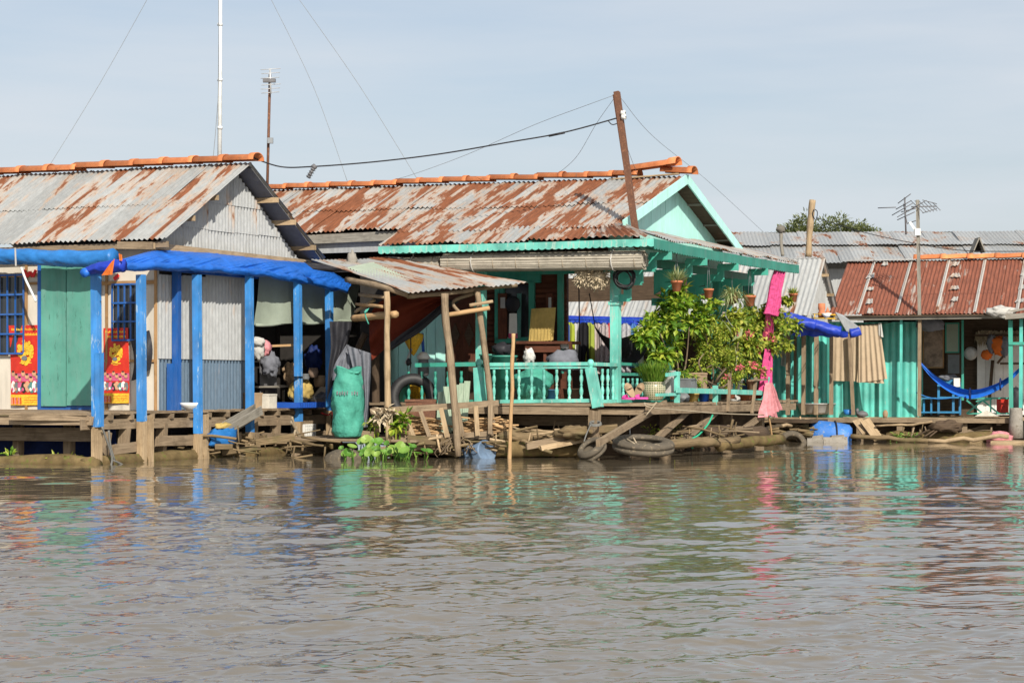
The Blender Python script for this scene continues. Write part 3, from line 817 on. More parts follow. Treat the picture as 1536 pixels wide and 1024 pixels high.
# posters
def poster(x0, y0, x1, y1, v, label, skew=0):
    p = A.onv(x0, y0, v); q = A.onv(x1, y1, v); u0, u1, z1, z0 = A.loc(p)[0], A.loc(q)[0], p.z, q.z
    W = u0 - u1; Hh = z1 - z0
    at = lambda a, t_, o=0.0: A.w(u0 - W * a + skew * t_ * (1 - a) , v - o + .018 * math.sin(a * 5 + t_ * 4) , z1 - Hh * t_)
    b = MB(); b.grid(lambda a, t_: at(a, t_), 12, 24)
    b.grid(lambda a, t_: at(1 - a, t_, -.004), 12, 24)
    def rect(k, a0, t0, a1, t1, o, n_=8):
        b.use(k); b.grid(lambda a, t_: at(lerp(a0, a1, a), lerp(t0, t1, t_), o), n_, 3)
    def disc(k, ca, ct, ra, o, asp=1.0, n_=12):
        b.use(k); P = [at(ca + ra * math.cos(2 * PI * i / n_), ct + ra * asp * W / Hh * math.sin(2 * PI * i / n_), o) for i in range(n_)]; b.add(P, [tuple(range(n_))[::-1]])
    for i in range(18):
        a = .08 + i * .047; rect(1, a, .035 + .006 * (i % 3), a + .03, .065, .004, 1)
        rect(1, a, .105 - .006 * (i % 2), a + .032, .13, .004, 1)
    rs = random.Random(3)
    for i in range(34):
        an = rs.random() * 6.28; rr = .25 * math.sqrt(rs.random())
        disc(1, .52 + rr * math.cos(an), .335 + rr * 1.15 * W / Hh * math.sin(an), rs.uniform(.045, .075), .004 + .0005 * i)
    disc(4, .52, .41, .10, .024, .6); rect(1, .33, .463, .72, .475, .004); rect(1, .42, .485, .62, .492, .004)
    rect(6, .0, .60, 1.0, .70, .003); 
    for i, a in enumerate((.10, .22, .34, .46, .58, .70, .80, .90)):
        hh = .57 + .035 * ((i * 7) % 3); k = (2, 4, 6, 5, 3, 7, 2, 4)[i]
        disc(k, a, .765 + .01 * (i % 2), .082, .006 + .001 * i, 1.75, 16); disc((3, 4, 7)[i % 3], a + .03, .75 + .02 * (i % 3), .03, .0068 + .001 * i, 1.5); disc(3, a, hh + .03, .062, .012 + .001 * i, 1.2); disc(5, a, hh + .008, .046, .013 + .001 * i, .55)
        disc((6, 3, 2)[i % 3], a - .02, .80, .035, .014 + .001 * i, 1.3)
    rect(1, 0, .865, 1, .995, .007)
    for i in range(6): rect(0 if i % 2 else 6, .03 + .06 * i, .90, .07 + .06 * i, .985, .009, 1)
    rect(0, .45, .90, .95, .905, .009); rect(0, .45, .93, .95, .936, .009); rect(0, .45, .96, .9, .964, .009)
    return solo(b, 'poster', ['red', 'yellow', 'white', 'skin', 'greyp', 'dark', 'pinkp', 'tealp'], label, 'poster', 'red posters on the front wall')
poster(13, 488, 61, 608, vF - .03, 'red poster left of the green door, hanging over the window corner', -.06)
poster(155, 492, 193, 605, vF - .03, 'narrower red poster right of the green door, partly behind the corner post', .02)
b = S(); b.grid(lambda a, t_: A.onv(lerp(196, 224, a) + 5 * math.sin(t_ * 3), lerp(503, 563, t_) + 8 * math.cos(a * 3), vF - .10 - .10 * math.sin(PI * a) * math.sin(PI * t_)), 8, 10)
solo(b, 'bag', 'blackc', 'black bag hanging on the cream wall behind the second blue post', 'bag')
# deck items of the left porch
b = S(); pb = A.w(.14, 2.75, .803); b.lathe([(.05, 0), (.075, .012), (.16, .075), (.185, .125), (.178, .128), (.15, .08), (.07, .02), (0, .018)], pb, 24)
b.smooth = True
solo(b, 'bowl', 'white', 'white enamel bowl on the deck in front of the corrugated side wall', 'bowl')
def bx(name, mat, label, cat, f, u, v, z, sx, sy, sz, rot=0, jit=.006):
    b = MB(); c_, s_ = math.cos(rot), math.sin(rot)
    ax = (f.u * c_ + f.v * s_, f.v * c_ - f.u * s_, Z)
    b.box(f.w(u, v, z + sz / 2), sx, sy, sz, ax, jit)
    b.box(f.w(u, v, z + sz - .01), sx + .012, sy + .012, .03, ax, .002)
    return solo(b, name, mat, label, cat)
vv = lambda x, y, u=0: A.loc(A.onu(x, y, u))[1]
bx('foam_box', 'styro', 'small cream foam box standing between the blue posts beside the yellow cloth', 'box', A, .25, 5.35, .81, .22, .25, .25)
bx('carton', 'card', 'brown cardboard carton beside the cream foam box on the deck', 'carton', A, .35, 4.95, .81, .26, .3, .27, .3)
b = MB(); tr = A.w(.12, 6.2, .81)
b.box(tr + Z * .01, .55, .95, .02, (A.u, A.v, Z))
for sgn in (-1, 1):
    b.box(tr + A.u * .27 * sgn + Z * .05, .025, .95, .10, (A.u, A.v, Z)); b.box(tr + A.v * .475 * sgn + Z * .05, .515, .025, .10, (A.u, A.v, Z))
for k in range(12): b.box(tr + A.u * -.288 + A.v * (-.44 + k * .08) + Z * .05, .012, .02, .09, (A.u, A.v, Z))
solo(b, 'tray', 'bluepl', 'blue plastic tray on the deck holding a heap of yellow cloth', 'tray')
b = S(); b.blob(tr + Z * .17, .24, .46, .24, 44, 24, .30, 3.2, (A.u, A.v, Z), .4); b.blob(tr + Z * .30 + A.v * .08, .18, .30, .22, 36, 20, .35, 3.4, (A.u, A.v, Z))
solo(b, 'cloth_heap', 'yellowc', 'heap of crumpled yellow cloth in the blue plastic tray', 'cloth')
b = MB(); q0 = A.onu(332, 646, -.16); q1 = A.onu(382, 617, -.10)
b.bar(q0, q1, .04, .26, (0, 0, 1), .02); b.bar(q0 + V((.1, 0, .02)), q1 + V((.12, 0, .03)), .03, .12, (0, 0, 1), .02)
solo(b, 'plank', 'woodg', 'grey weathered plank propped aslant against the porch edge', 'plank')
b = S(); cb = A.onu(333, 655, -.16); b.blob(cb, .16, .34, .19, 22, 12, .45, 2.4, (A.u, A.v, Z)); b.blob(cb + Z * .05 + A.v * .12, .14, .26, .16, 18, 10, .5, 3, (A.u, A.v, Z))
bl = solo(b, 'plastic_bundle', 'tarpl', 'crumpled light blue plastic bundle stuffed under the porch beam', 'bundle')
b = S(); b.blob(A.onu(335, 639, -.2), .09, .22, .06, 16, 8, .6, 3, (A.u, A.v, Z))
solo(b, 'cloth_scrap', 'yellowc', 'yellow rag on top of the light blue plastic bundle', 'cloth')
b = MB(); c0 = A.onu(455, 647, .18)
for k in range(5): b.box(c0 + Z * (-.13 + k * .062), .3, .36, .03, (A.u, A.v, Z))
for i in range(7): b.box(c0 + A.v * (-.18 + i * .06), .31, .02, .28, (A.u, A.v, Z))
solo(b, 'crate', 'white', 'dirty white slatted crate under the deck below the yellow cloth', 'crate')
b = S(); b.tube(crv([A.onu(x, y, -.1) for x, y in ((482, 619), (492, 622), (497, 618), (499, 625), (503, 640), (509, 655), (513, 668))], 5), .014, 6)
solo(b, 'rope', 'redrope', 'red rope tied to the last blue post and trailing to the water', 'rope')
b = S()
for pts in (((153, 640), (160, 660), (168, 685), (166, 700)), ((163, 645), (166, 670), (172, 690)), ((170, 690), (190, 700), (196, 705))):
    b.tube(crv([A.onu(x, y, -.16) for x, y in pts], 4), .017, 6)
solo(b, 'rope', 'ropeg', 'grey mooring rope hanging beside the corner post foot', 'rope')
b = S()
for pts in (((438, 625), (446, 650), (456, 668), (452, 690), (437, 697)), ((436, 632), (452, 655), (470, 668), (486, 676)), ((350, 684), (362, 700), (372, 690), (360, 682)), ((430, 695), (445, 690), (456, 682)), ((445, 640), (440, 660), (452, 676), (462, 690))):
    b.tube(crv([A.onu(x, y, -.18) for x, y in pts], 5), .022, 6)
solo(b, 'rope', 'rope', 'tangle of old brown rope round the foot of the fifth blue post', 'rope')
# antenna poles behind the left house
def yagi(b, c, boom, els, n_, L, step, r=.012):
    b.tube([c - boom * step * n_ / 2, c + boom * step * n_ / 2], r * 1.3, 6)
    for i in range(n_):
        p = c + boom * step * (i - (n_ - 1) / 2); l = L * (1 - .03 * i); b.tube([p - els * l / 2, p + els * l / 2], r, 6)
D_ = 39.5
b = S(); b.tube([pd(329, 300, D_), pd(331, -60, D_)], [.045, .032], 10)
for y in (118, 190, 35): b.tube([pd(330, y, D_), pd(330, y + 4, D_)], .052, 10)
solo(b, 'flagpole', 'pvc', 'tall white pipe mast rising behind the left orange ridge', 'mast')
b = S(); b.tube(crv([pd(x, y, D_ - .1) for x, y in ((328, -20), (328, 120), (324, 190), (319, 245))], 5), .007, 5)
solo(b, 'cable', 'wireg', 'slack thin cable hanging beside the white mast', 'cable')
tv = thing('tv_antenna', 'small pale antenna on a thin rusty pole rising behind the gap between the roofs', 'antenna', pd(401, 300, 40))
b = S(); b.tube([pd(400, 320, 40), pd(405, 112, 40)], .028, 8); b.build('mast', 'rustm', tv)
b = S(); cc = pd(405, 122, 39.95)
b.tube([pd(405, 103, 39.9), pd(406, 141, 39.9)], .018, 6)
for i, y in enumerate((105, 111, 118, 128, 134, 140)): b.tube([pd(391 + (i % 2), y, 39.85), pd(421 - (i % 3), y - 2, 39.95)], .008, 5)
b.build('antenna_elements', 'alu', tv)
b = MB(); b.box(pd(404, 121, 39.9), .25, .1, .07); b.build('junction_box', 'aludk', tv)
b = MB(); b.box(pd(405.5, 211, 39.9), .11, .08, .11); b.build('signal_box', 'wireg', tv)
def wire(name, label, pts, r=.006, mat='wireg', cat='wire', n_=8, group=None):
    b = S(); b.tube(crv(pts, n_), r, 5); return solo(b, name, mat, label, cat, group)
wire('guy_wire', 'thin guy wire slanting down to the left house ridge at far left', [pd(226, -10, 39), pd(150, 125, 39), pd(72, 252, 38.6)], .0052)
wire('guy_wire', 'thin guy wire ending at the middle ridge left of the hanging insulator wire', [pd(402, -10, 40.5), pd(470, 130, 40.5), pd(522, 275, 40.5)], .0052)
wire('guy_wire', 'thin guy wire slanting from the top edge to the middle of the long ridge', [pd(442, -10, 40), pd(540, 130, 40), pd(628, 272, 40)], .0052)
# ================================================================== MIDDLE HOUSE (frame B)
hB = thing('floating_house', 'turquoise floating house in the middle with railed porch, stepped brackets and long rusty roof', 'house', B.w(2, 3, 0))
RZ, KZ, EZ = 5.06, 3.97, 3.71
KV, EV, RV, BV = .98, .25, 3.96, 7.0
b = MB()
b.roof(B.w(-.20, KV - .06, KZ - .03), B.w(4.25, KV - .06, KZ - .01), B.w(-.20, RV, RZ), B.w(4.25, RV, RZ + .05), courses=2, rag=.05)
b.roof(B.w(4.15, 1.55, 4.10), B.w(9.6, 1.55, 4.06), B.w(4.15, RV, RZ + .05), B.w(9.6, RV, RZ + .12), courses=2, rag=.05)
b.roof(B.w(-.20, BV, KZ), B.w(9.6, BV, KZ), B.w(-.20, RV - .03, RZ - .02), B.w(9.6, RV - .03, RZ + .1), courses=1)
# flatter front lip, split at the hip corner
for i in range(6):
    u0 = lerp(-.15, 4.25, i / 6); u1 = lerp(-.15, 4.25, (i + 1.05) / 6)
    b.corr(B.w(u0 - (.78 if i == 0 else 0), EV, EZ + rnd(-.015, .015)), B.w(u1, EV, EZ + rnd(-.01, .01)), B.w(u0, KV, KZ + .02), B.w(u1, KV, KZ + .02), .1, .018, 4, None, .04, (u0 + 20, 3.1 + i * 1.3), .05)
roofB = b.build('roof', 'roofB', hB)
b = MB()
sv = [.95, 2.2, 3.3, 4.4, 5.5, 6.6, 7.6, 8.5]
for i in range(7):
    v0, v1 = sv[i], sv[i + 1] + .05
    e0 = EV if i == 0 else v0
    b.corr(B.w(-1.0 + rnd(-.02, .02), e0, EZ - .02 + rnd(-.01, .01)), B.w(-1.0, v1, EZ - .02), B.w(-.02, v0, KZ), B.w(-.02, v1, KZ), .1, .016, 4, None, .03, (v0 * 1.0 + 40, i * 2.1), .04)
b.corr(B.w(-.95, 7.2, EZ + .015), B.w(-.95, 8.6, EZ + .01), B.w(.4, 7.2, KZ + .12), B.w(.4, 8.6, KZ + .12), .1, .016, 4, None, .03, (50, 3), .03)
b.build('skirt_roof', galv('rust_patched_skirt_roof', rust=.62, seed=2.2), hB)
ridge_tiles(roofB, B.w(9.4, RV - .02, RZ + .11), B.w(.75, RV - .02, RZ + .05), 17, r=.115)
# loose end tiles tipped up at the gable
for p0, p1, dz in ((B.w(.95, RV - .02, RZ + .10), B.w(.02, RV - .02, RZ + .20), 0), (B.w(.28, RV + .05, RZ + .06), B.w(-.30, RV + .05, RZ + .03), 0)):
    ridge_tiles(roofB, p0, p1, 1, r=.135)
b = MB()
b.bar(B.w(1.2, RV - .10, RZ + .02), B.w(-.1, RV - .10, RZ + .06), .10, .025)
b.build('ridge_batten', 'woodl', hB)
# gable of upright boards
b = MB(); uG2 = .10; n_ = 24
for i in range(n_):
    v0 = lerp(.98, 6.95, i / n_); v1 = lerp(.98, 6.95, (i + 1) / n_) - .012
    zz = lambda v: KZ - .05 + (RZ - KZ - .03) * max(0.02, 1 - abs(v - RV) / 3.02)
    o_ = uG2 + rnd(0, .006)
    P = [B.w(o_, v0, KZ - .45), B.w(o_, v1, KZ - .45), B.w(o_, v1, zz(v1)), B.w(o_, (v0 + v1) / 2, max(zz(v0), zz(v1))), B.w(o_, v0, zz(v0))]
    b.poly(P, .025, -B.u if False else B.u)
b.build('gable_wall', 'turql', hB)
for v0, side in ((.80, -1), (7.12, 1)):
    b = MB(); e = B.w(-.23, v0, KZ - .10 if side > 0 else KZ - .02); a = B.w(-.23, RV, RZ - .03)
    b.bar(e, a, .03, .17); b.build('bargeboard', 'turql', hB)
b = MB()
for v in (4.9, 5.8, 6.5):
    zz = KZ + (RZ - KZ) * (1 - (v - RV) / 3.04) - .07; b.bar(B.w(-.18, v, zz), B.w(2, v, zz), .06, .07)
b.build('purlin', 'woodg', hB)
# scalloped fascia strips
def fascia(b, p0, p1, h, nrm, pitch=.125, th=.014, dip=.028, bend=0.0):
    p0 = V(p0); p1 = V(p1); L = (p1 - p0).length; n_ = int(L / pitch) * 6; sd = rnd(0, 30); nn = V(nrm).normalized() * th
    T, Bt = [], []
    for i in range(n_ + 1):
        a = i / n_; p = p0.lerp(p1, a) - Z * bend * 4 * a * (1 - a) + Z * .012 * noise.noise(V((a * L * .9, sd, 0)))
        ph = (a * L / pitch) % 1
        T.append(p); Bt.append(p - Z * (h + dip * abs(math.sin(PI * ph)) ** .7))
    P = T + Bt + [p + nn for p in T] + [p + nn for p in Bt]; k = n_ + 1; fs = []
    for i in range(n_):
        fs += [(i, i + 1, k + i + 1, k + i), (2 * k + i + 1, 2 * k + i, 3 * k + i, 3 * k + i + 1), (k + i, k + i + 1, 3 * k + i + 1, 3 * k + i), (i + 1, i, 2 * k + i, 2 * k + i + 1)]
    b.add(P, fs)
b = MB(); fascia(b, B.w(4.25, EV + .02, EZ - .03), B.w(-.98, EV + .02, EZ - .045), .105, B.v); b.build('fascia', 'turq', hB)
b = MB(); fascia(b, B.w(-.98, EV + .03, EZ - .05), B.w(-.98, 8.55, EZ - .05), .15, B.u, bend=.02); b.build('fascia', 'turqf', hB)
b = MB(); b.bar(B.w(4.2, 1.62, 3.98), B.w(9, 1.62, 3.94), .04, .17); b.build('eave_board', 'woodg', hB)
b = MB(); b.bar(B.w(4.2, .62, 3.60), B.w(-.8, .62, 3.60), .06, .08); b.bar(B.w(3.0, 1.05, 3.30), B.w(-.02, 1.05, 3.30), .08, .16); b.bar(B.w(4.2, 2.12, 3.3), B.w(0, 2.12, 3.3), .08, .16)
for u in (4.0, 3.1, 2.2, 1.3, .4): b.bar(B.w(u, .3, EZ - .06), B.w(u, 2.2, KZ + .3), .05, .08)
b.build('porch_beam', 'turqd', hB)  # darker turquoise puts the eave's shade into the beam colour
b = MB(); b.bar(B.w(.03, .9, 3.42), B.w(.03, 8.4, 3.42), .08, .15); b.bar(B.w(1.6, 8.3, 3.42), B.w(0, 8.3, 3.42), .08, .15); b.bar(B.w(-.6, .6, 3.58), B.w(-.6, 8.4, 3.58), .06, .07)
b.build('side_beam', 'turqd', hB)
# back part of the house wall, porch ceiling
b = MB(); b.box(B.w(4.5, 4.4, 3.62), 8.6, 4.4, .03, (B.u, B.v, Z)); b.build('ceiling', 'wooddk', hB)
b = MB()
b.bar(B.w(4.25, 1.72, 3.86), B.w(9.2, 1.72, 3.86), .03, .32)
b.build('upper_wall', 'galw', hB)
b = MB(); b.bar(B.w(6.0, 8.25, 3.24), B.w(.05, 8.25, 3.24), .03, .50); b.build('loft_board', 'wooddk', hB)
b = MB(); P = [B.w(-.17, BV - .05, KZ - .05), B.w(9, BV - .05, KZ - .05), B.w(9, RV + .05, RZ - .06), B.w(-.17, RV + .05, RZ - .08)]; b.poly(P, .02, -Z); b.build('underside_shade_sheet', 'wooddk', hB)  # added dark sheet makes the rear slope's underside read as shaded
# columns + stepped brackets
def column(f, u, v, z0, z1, mat, parent):
    b = MB(); b.bar(f.w(u, v, z0), f.w(u, v, z1), .15, .15, f.v); b.bar(f.w(u, v, 2.60), f.w(u, v, 2.66), .20, .20, f.v)
    return b.build('column', mat, parent)
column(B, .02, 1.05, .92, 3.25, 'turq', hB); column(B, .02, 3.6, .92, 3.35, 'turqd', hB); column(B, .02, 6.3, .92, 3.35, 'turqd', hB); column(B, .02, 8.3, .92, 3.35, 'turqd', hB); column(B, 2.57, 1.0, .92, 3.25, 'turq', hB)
for i, v in enumerate((1.05, 2.85, 4.6, 6.4)):
    b = MB(); pts = [(0, 2.72), (-.20, 2.72), (-.20, 3.00), (-.42, 3.00), (-.42, 3.22), (-.66, 3.22), (-.66, 3.42), (-.96, 3.42)]
    for k in range(len(pts) - 1):
        (a0, z0), (a1, z1) = pts[k], pts[k + 1]
        ov = .04
        if z0 == z1: b.bar(B.w(a0 + .045, v + .003 * (k % 2), z0), B.w(a1 - .045, v + .003 * (k % 2), z0), .05, .13)
        else: b.bar(B.w(a0, v + .003 * (k % 2), z0 - .03), B.w(a0, v + .003 * (k % 2), z1 + .03), .13, .05, B.v)
    b.poly([B.w(0, v + .02, 2.85), B.w(-.13, v + .02, 2.92), B.w(-.16, v + .02, 3.06), B.w(-.34, v + .02, 3.09), B.w(-.40, v + .02, 3.30), B.w(0, v + .02, 3.30)], .04, -B.v)
    b.build('bracket', 'turqb', hB)
# deck
b = MB(); v = -.16
while v < 8.6:
    wd = rnd(.13, .19); lo = .02 if v < .12 else -.92
    b.box(B.w((4.6 + lo) / 2 + rnd(-.02, .02), v + wd / 2, .895 + rnd(-.007, .006)), 4.6 - lo, wd - .012, .04, (B.u, B.v, Z), .003); v += wd
b.build('deck', 'wood', hB)
b = MB()
b.bar(B.w(3.9, -.12, .80), B.w(.03, -.12, .795), .05, .13, None, .008); b.bar(B.w(-.90, .15, .80), B.w(-.90, 8.5, .78), .05, .13, None, .008)
b.bar(B.w(3.8, .75, .62), B.w(-.3, .75, .60), .10, .16, None, .01)
for k in range(17): b.bar(B.w(-.86, .3 + k * .5, .78), B.w(.3, .3 + k * .5, .78), .08, .10, None, .006)
b.build('joist', 'wood', hB)
for u, v in ((2.4, 1.0), (.8, 1.0), (-.45, 2.2), (-.45, 3.9), (-.45, 5.6), (-.5, 7.4)):
    b = MB(); b.bar(B.w(u, v, -.4), B.w(u + rnd(-.03, .03), v, .88), .15, .13, B.v, .012); b.build('piling', 'wood', hB)
b = MB(); b.bar(B.w(.02, .0, -.4), B.w(-.03, .0, .80), .16, .15, B.v, .015); b.build('corner_piling', 'wood', hB)
for i, (x0, y0, x1, y1, u) in enumerate(((998, 605, 897, 664, -.85), (1043, 606, 980, 662, -.80), (1078, 613, 1023, 664, -.8), (1148, 620, 1112, 645, -.86))):
    b = MB(); b.bar(B.onu(x0, y0, u), B.onu(x1, y1, u), .07, .11, None, .01); b.build('brace', 'wood', hB)
b = MB()
b.bar(B.w(4.5, 1.15, .3), B.w(-.2, 1.15, .3), .03, 1.15, None, .01); b.bar(B.w(-.25, 1.1, .3), B.w(-.25, 8.4, .3), .03, 1.15, None, .01)
b.build('underdeck_shade_boards', 'wooddk', hB)  # dark boards added to give the shade under the deck
# railings
PROF = [(.022, 0), (.022, .05), (.014, .06), (.026, .10), (.030, .14), (.018, .19), (.014, .21), (.024, .225), (.014, .24), (.018, .26), (.030, .31), (.026, .35), (.014, .39), (.022, .40), (.022, .46)]
def newel(p, top, mat, wd=.13):
    b = MB(); b.bar(p, top, wd, wd, B.v); t_ = S(); q = top
    t_.lathe([(.001, .15), (.03, .145), (.055, .11), (.06, .075), (.045, .035), (.03, .02), (.05, 0), (.05, -.02)], q, 12); b.smooth = True
    b.add(t_.v, t_.f, t_.uv); return b.build('newel_post', mat, hB)
rl = B.onv(735, 547, 0); zt_ = rl.z; zb = B.onv(735, 602, 0).z
newel(B.onv(721, 606, 0), B.onv(719, 551, 0), 'turq', .16); newel(B.onv(897, 611, -.02), B.onv(886, 552, 0), 'turq', .15)
b = MB(); b.bar(B.onv(727, 546.5, 0), B.onv(886, 545.5, 0), .09, .06); b.bar(B.onv(727, 602, 0), B.onv(886, 600.5, 0), .06, .06); b.bar(B.onv(727, 552, 0), B.onv(886, 551, 0), .05, .03)
rf_ = b.build('railing', 'turq', hB)
def baluster(p, mat, parent, hh):
    b = S(); b.lathe([(r * 1.15, z / .46 * hh) for r, z in PROF], p, 10); return b.build('baluster', mat, parent)
for x in (741, 760, 778.5, 797.5, 816, 835, 854, 872): baluster(B.onv(x, 600, 0), 'turq', rf_, .52)
b = MB(); p0 = B.w(0, .06, zt_ + .005); b.bar(p0, B.w(-.02, 1.0, zt_), .08, .06); rs_ = b.build('railing', 'turq', hB)
b = MB(); b.bar(B.w(0, .06, zb), B.w(-.02, 1.0, zb + .01), .06, .06); b.build('bottom_rail', 'turq', rs_)
for x in (903.5, 911.5, 919.5): baluster(B.onu(x, 599, 0), 'turq', rs_, .52)
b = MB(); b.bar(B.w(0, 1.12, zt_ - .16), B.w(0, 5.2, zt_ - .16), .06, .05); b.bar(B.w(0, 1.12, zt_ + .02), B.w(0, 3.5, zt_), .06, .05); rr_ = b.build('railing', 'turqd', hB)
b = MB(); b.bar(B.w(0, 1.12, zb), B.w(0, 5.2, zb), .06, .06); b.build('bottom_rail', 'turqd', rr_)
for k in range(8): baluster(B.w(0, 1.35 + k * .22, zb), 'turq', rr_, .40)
b = MB(); b.bar(B.onv(715, 546, 0), B.w(3.35, 0, zt_), .08, .07); rl_ = b.build('railing', 'turqd', hB)  # left railing painted darker for the shade of the shed roof
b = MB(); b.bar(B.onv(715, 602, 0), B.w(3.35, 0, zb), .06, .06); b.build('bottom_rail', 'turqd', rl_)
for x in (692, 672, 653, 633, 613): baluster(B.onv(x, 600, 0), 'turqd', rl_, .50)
# front wall behind the porch
vW = 2.2
b = MB()
panelv(b, B, 560, 400, 850, 604, vW + .10, .05)
b.bar(B.w(1.53, vW + .1, 2.3), B.w(3.5, 7.0, 2.3), .05, 2.9); b.bar(B.w(3.5, 7.0, 2.3), B.w(9.4, 7.0, 2.3), .05, 2.9); b.bar(B.w(9.4, 2.2, 2.3), B.w(9.4, 7.0, 2.3), .05, 2.9)
for k in range(15): b.bar(B.onv(724, 428 + k * 8, vW - .002), B.onv(850, 428 + k * 8, vW - .002), .02, .06)
b.build('wall', 'redwood', hB)
b = MB(); b.box(B.w(7.2, 3.5, 2.4), 4.6, .05, 3.0, (B.u, B.v, Z)); b.box(B.w(4.98, 2.85, 2.4), .05, 1.25, 3.0, (B.u, B.v, Z)); b.build('rear_wall', 'dark', hB)  # near-black walls carry the shade behind the shed
b = MB()
for i in range(6): panelv(b, B, 585 + i * 14, 470, 598.3 + i * 14, 604, vW, .03)
panelv(b, B, 655, 470, 669, 604, vW - .03, .04)
b.build('painted_wall_panel', 'turql', hB)
b = MB(); panelv(b, B, 670, 468, 717, 604, vW - .01, .05); dr = b.build('door', 'redwood', hB)
for x0, y0, x1, y1 in ((676, 540, 692, 600), (696, 540, 712, 600)):
    b = MB(); panelv(b, B, x0, y0, x1, y1, vW - .06, .02); b.build('door_panel', 'wooddk', dr)
for x0 in (677, 698):
    b = MB(); cx_, cy_ = x0 + 6, 502; b.poly([B.onv(cx_ + dx, cy_ + dy, vW - .065) for dx, dy in ((-7, 0), (0, -18), (7, 0), (0, 18))], .02, -B.v); b.build('door_panel', 'wooddk', dr)
b = MB(); panelv(b, B, 751, 428, 797, 508, vW - .03, .02); wB = b.build('window', 'glass', hB)
b = MB()
for q in ((744, 420, 751, 513), (795, 420, 803, 513), (740, 414, 812, 424), (744, 506, 803, 514), (752, 418, 757, 508), (838, 408, 846, 560)): panelv(b, B, *q, vW - .05, .06)
b.build('window_frame', 'turqd', wB)
for x0, x1 in ((748, 761), (820, 830)):
    b = MB(); panelv(b, B, x0, 440, x1, 508, vW - .12, .03); sh = b.build('shutter', 'redwood', hB)
    b = MB(); panelv(b, B, x0 + 3, 446, x1 - 3, 462, vW - .153, .01); b.build('shutter_glass', 'basin', sh)
# low turquoise bench-rail along the flower deck
b = MB(); ub = -.87
for x, y0, y1 in ((1015.5, 557, 613), (1073, 578, 620), (1151, 565, 624)): b.bar(B.onu(x, y1, ub), B.onu(x, y0, ub), .08, .08, B.v)
b.bar(B.onu(1000, 562, ub), B.onu(1019, 560, ub), .05, .06); b.bar(B.onu(985, 592, ub), B.onu(1019, 591, ub), .05, .05)
for y0, y1 in ((585, 589),): b.bar(B.onu(1015, y0, ub - .05), B.onu(1150, y1, ub - .05), .03, .09)
b.build('flower_rail', 'turq', hB)
b = MB()
for x, y0, y1 in ((1092, 560, 617), (1131, 566, 620)):
    b = MB(); b.bar(B.onu(x + (-3 if x == 1131 else 0), y1, ub - .08), B.onu(x + 3, y0, ub - .08), .05, .06, B.v); b.build('plant_stake', 'wood', hB)
b = MB()
b.bar(B.onu(1126, 570, ub - .1), B.onu(1150, 569, ub - .1), .07, .03)
b.build('stake_shelf', 'wood', hB)

# ---- things hung on / standing in the middle porch
def blind(x0, y0, x1, y1, v, r, label):
    p0 = B.onv(x0, y0, v); p1 = B.onv(x1, y1, v); L = (p1 - p0).length; d = (p1 - p0).normalized()
    t0 = thing('bamboo_blind', label, 'blind', (p0 + p1) / 2)
    b = MB(); n_ = 22; sd_ = d.cross(Z).normalized()
    for k in range(n_):                       # slats wound round the roll
        a = 2 * PI * k / n_; rr = r * rnd(.97, 1.04); q = sd_ * math.cos(a) * rr + Z * math.sin(a) * rr
        tn = -sd_ * math.sin(a) + Z * math.cos(a)
        b.box((p0 + p1) / 2 + q, L + rnd(-.03, .03), .034, .012, (d, tn, q.normalized()))
    for rr in (.75, .5, .25):
        c_ = S(); c_.tube([p0 - d * 0, p1], r * rr, 12); b.add(c_.v, c_.f, c_.uv)
    b.build('slat_roll', 'blind', t0)
    k = max(2, int(L / .42))
    b = S()
    for i in range(k + 1):
        q = p0.lerp(p1, (i + .3) / (k + .6)); ring = [q + (sd_ * math.cos(a) + Z * math.sin(a)) * (r + .012) for a in [2 * PI * j / 12 for j in range(13)]]
        b.tube(ring, .006, 4, False)
    b.build('binding_cord', 'rope', t0)
    for i in ((1, k - 1) if L > 2 else (1,)):
        b = S(); q = p0.lerp(p1, (i + .35) / (k + .6)); ring = [q + (sd_ * math.cos(a) + Z * math.sin(a)) * (r + .02) for a in [2 * PI * j / 12 for j in range(13)]]
        b.tube(ring, .012, 5, False); b.tube([q + Z * r, q + Z * (r + .25)], .009, 5); b.build('tie_cord', 'whitec', t0)
blind(667, 394, 967, 390 , .55, .155, 'long rolled bamboo blind under the front eave of the turquoise house')
blind(575, 399, 662, 394, .58, .11, 'shorter rolled bamboo blind behind the small sloping shed roof')
for i, (x, y, r, mt, nm, lb, ct) in enumerate(((878, 412, .17, 'straw', 'dried_bundle', 'left hanging bundle of dried straw flowers under the blind', 'dried flowers'), (897, 416, .17, 'straw', 'dried_bundle', 'right and paler hanging bundle of dried straw flowers under the blind', 'dried flowers'))):
    b = MB(); c0 = B.onv(x, y, .75)
    for k in range(420):
        d = V((rnd(-1, 1), rnd(-1, 1), rnd(-1, .55))).normalized(); b.leaf(c0 + d * r * rnd(.5, 1) * V((1.3, 1, .85)).x, (d + V((rnd(-.6, .6), rnd(-.6, .6), rnd(-.6, .6)))), V((rnd(-1, 1), rnd(-1, 1), 1)), .07, .03)
    b.blob(c0, r * .9, r * .8, r * .75)
    solo(b, nm, 'straw', lb, ct)
b = S()
for k in range(7):
    c0 = B.onv(936 + rnd(-3, 3), 416 + rnd(-2, 3), .72 + rnd(-.05, .05)); r = rnd(.13, .19)
    b.tube([c0 + B.u * math.cos(a) * r + Z * math.sin(a) * r * .95 + B.v * .04 * math.sin(a * 2 + k) for a in [2 * PI * j / 20 for j in range(21)]], .014, 6, False)
b.tube([c0 + Z * .12, c0 + Z * .35], .01, 5)
solo(b, 'hose_coil', 'blackp', 'coiled black hose hanging beside the first stepped bracket', 'hose')
b = MB(); v = 1.75
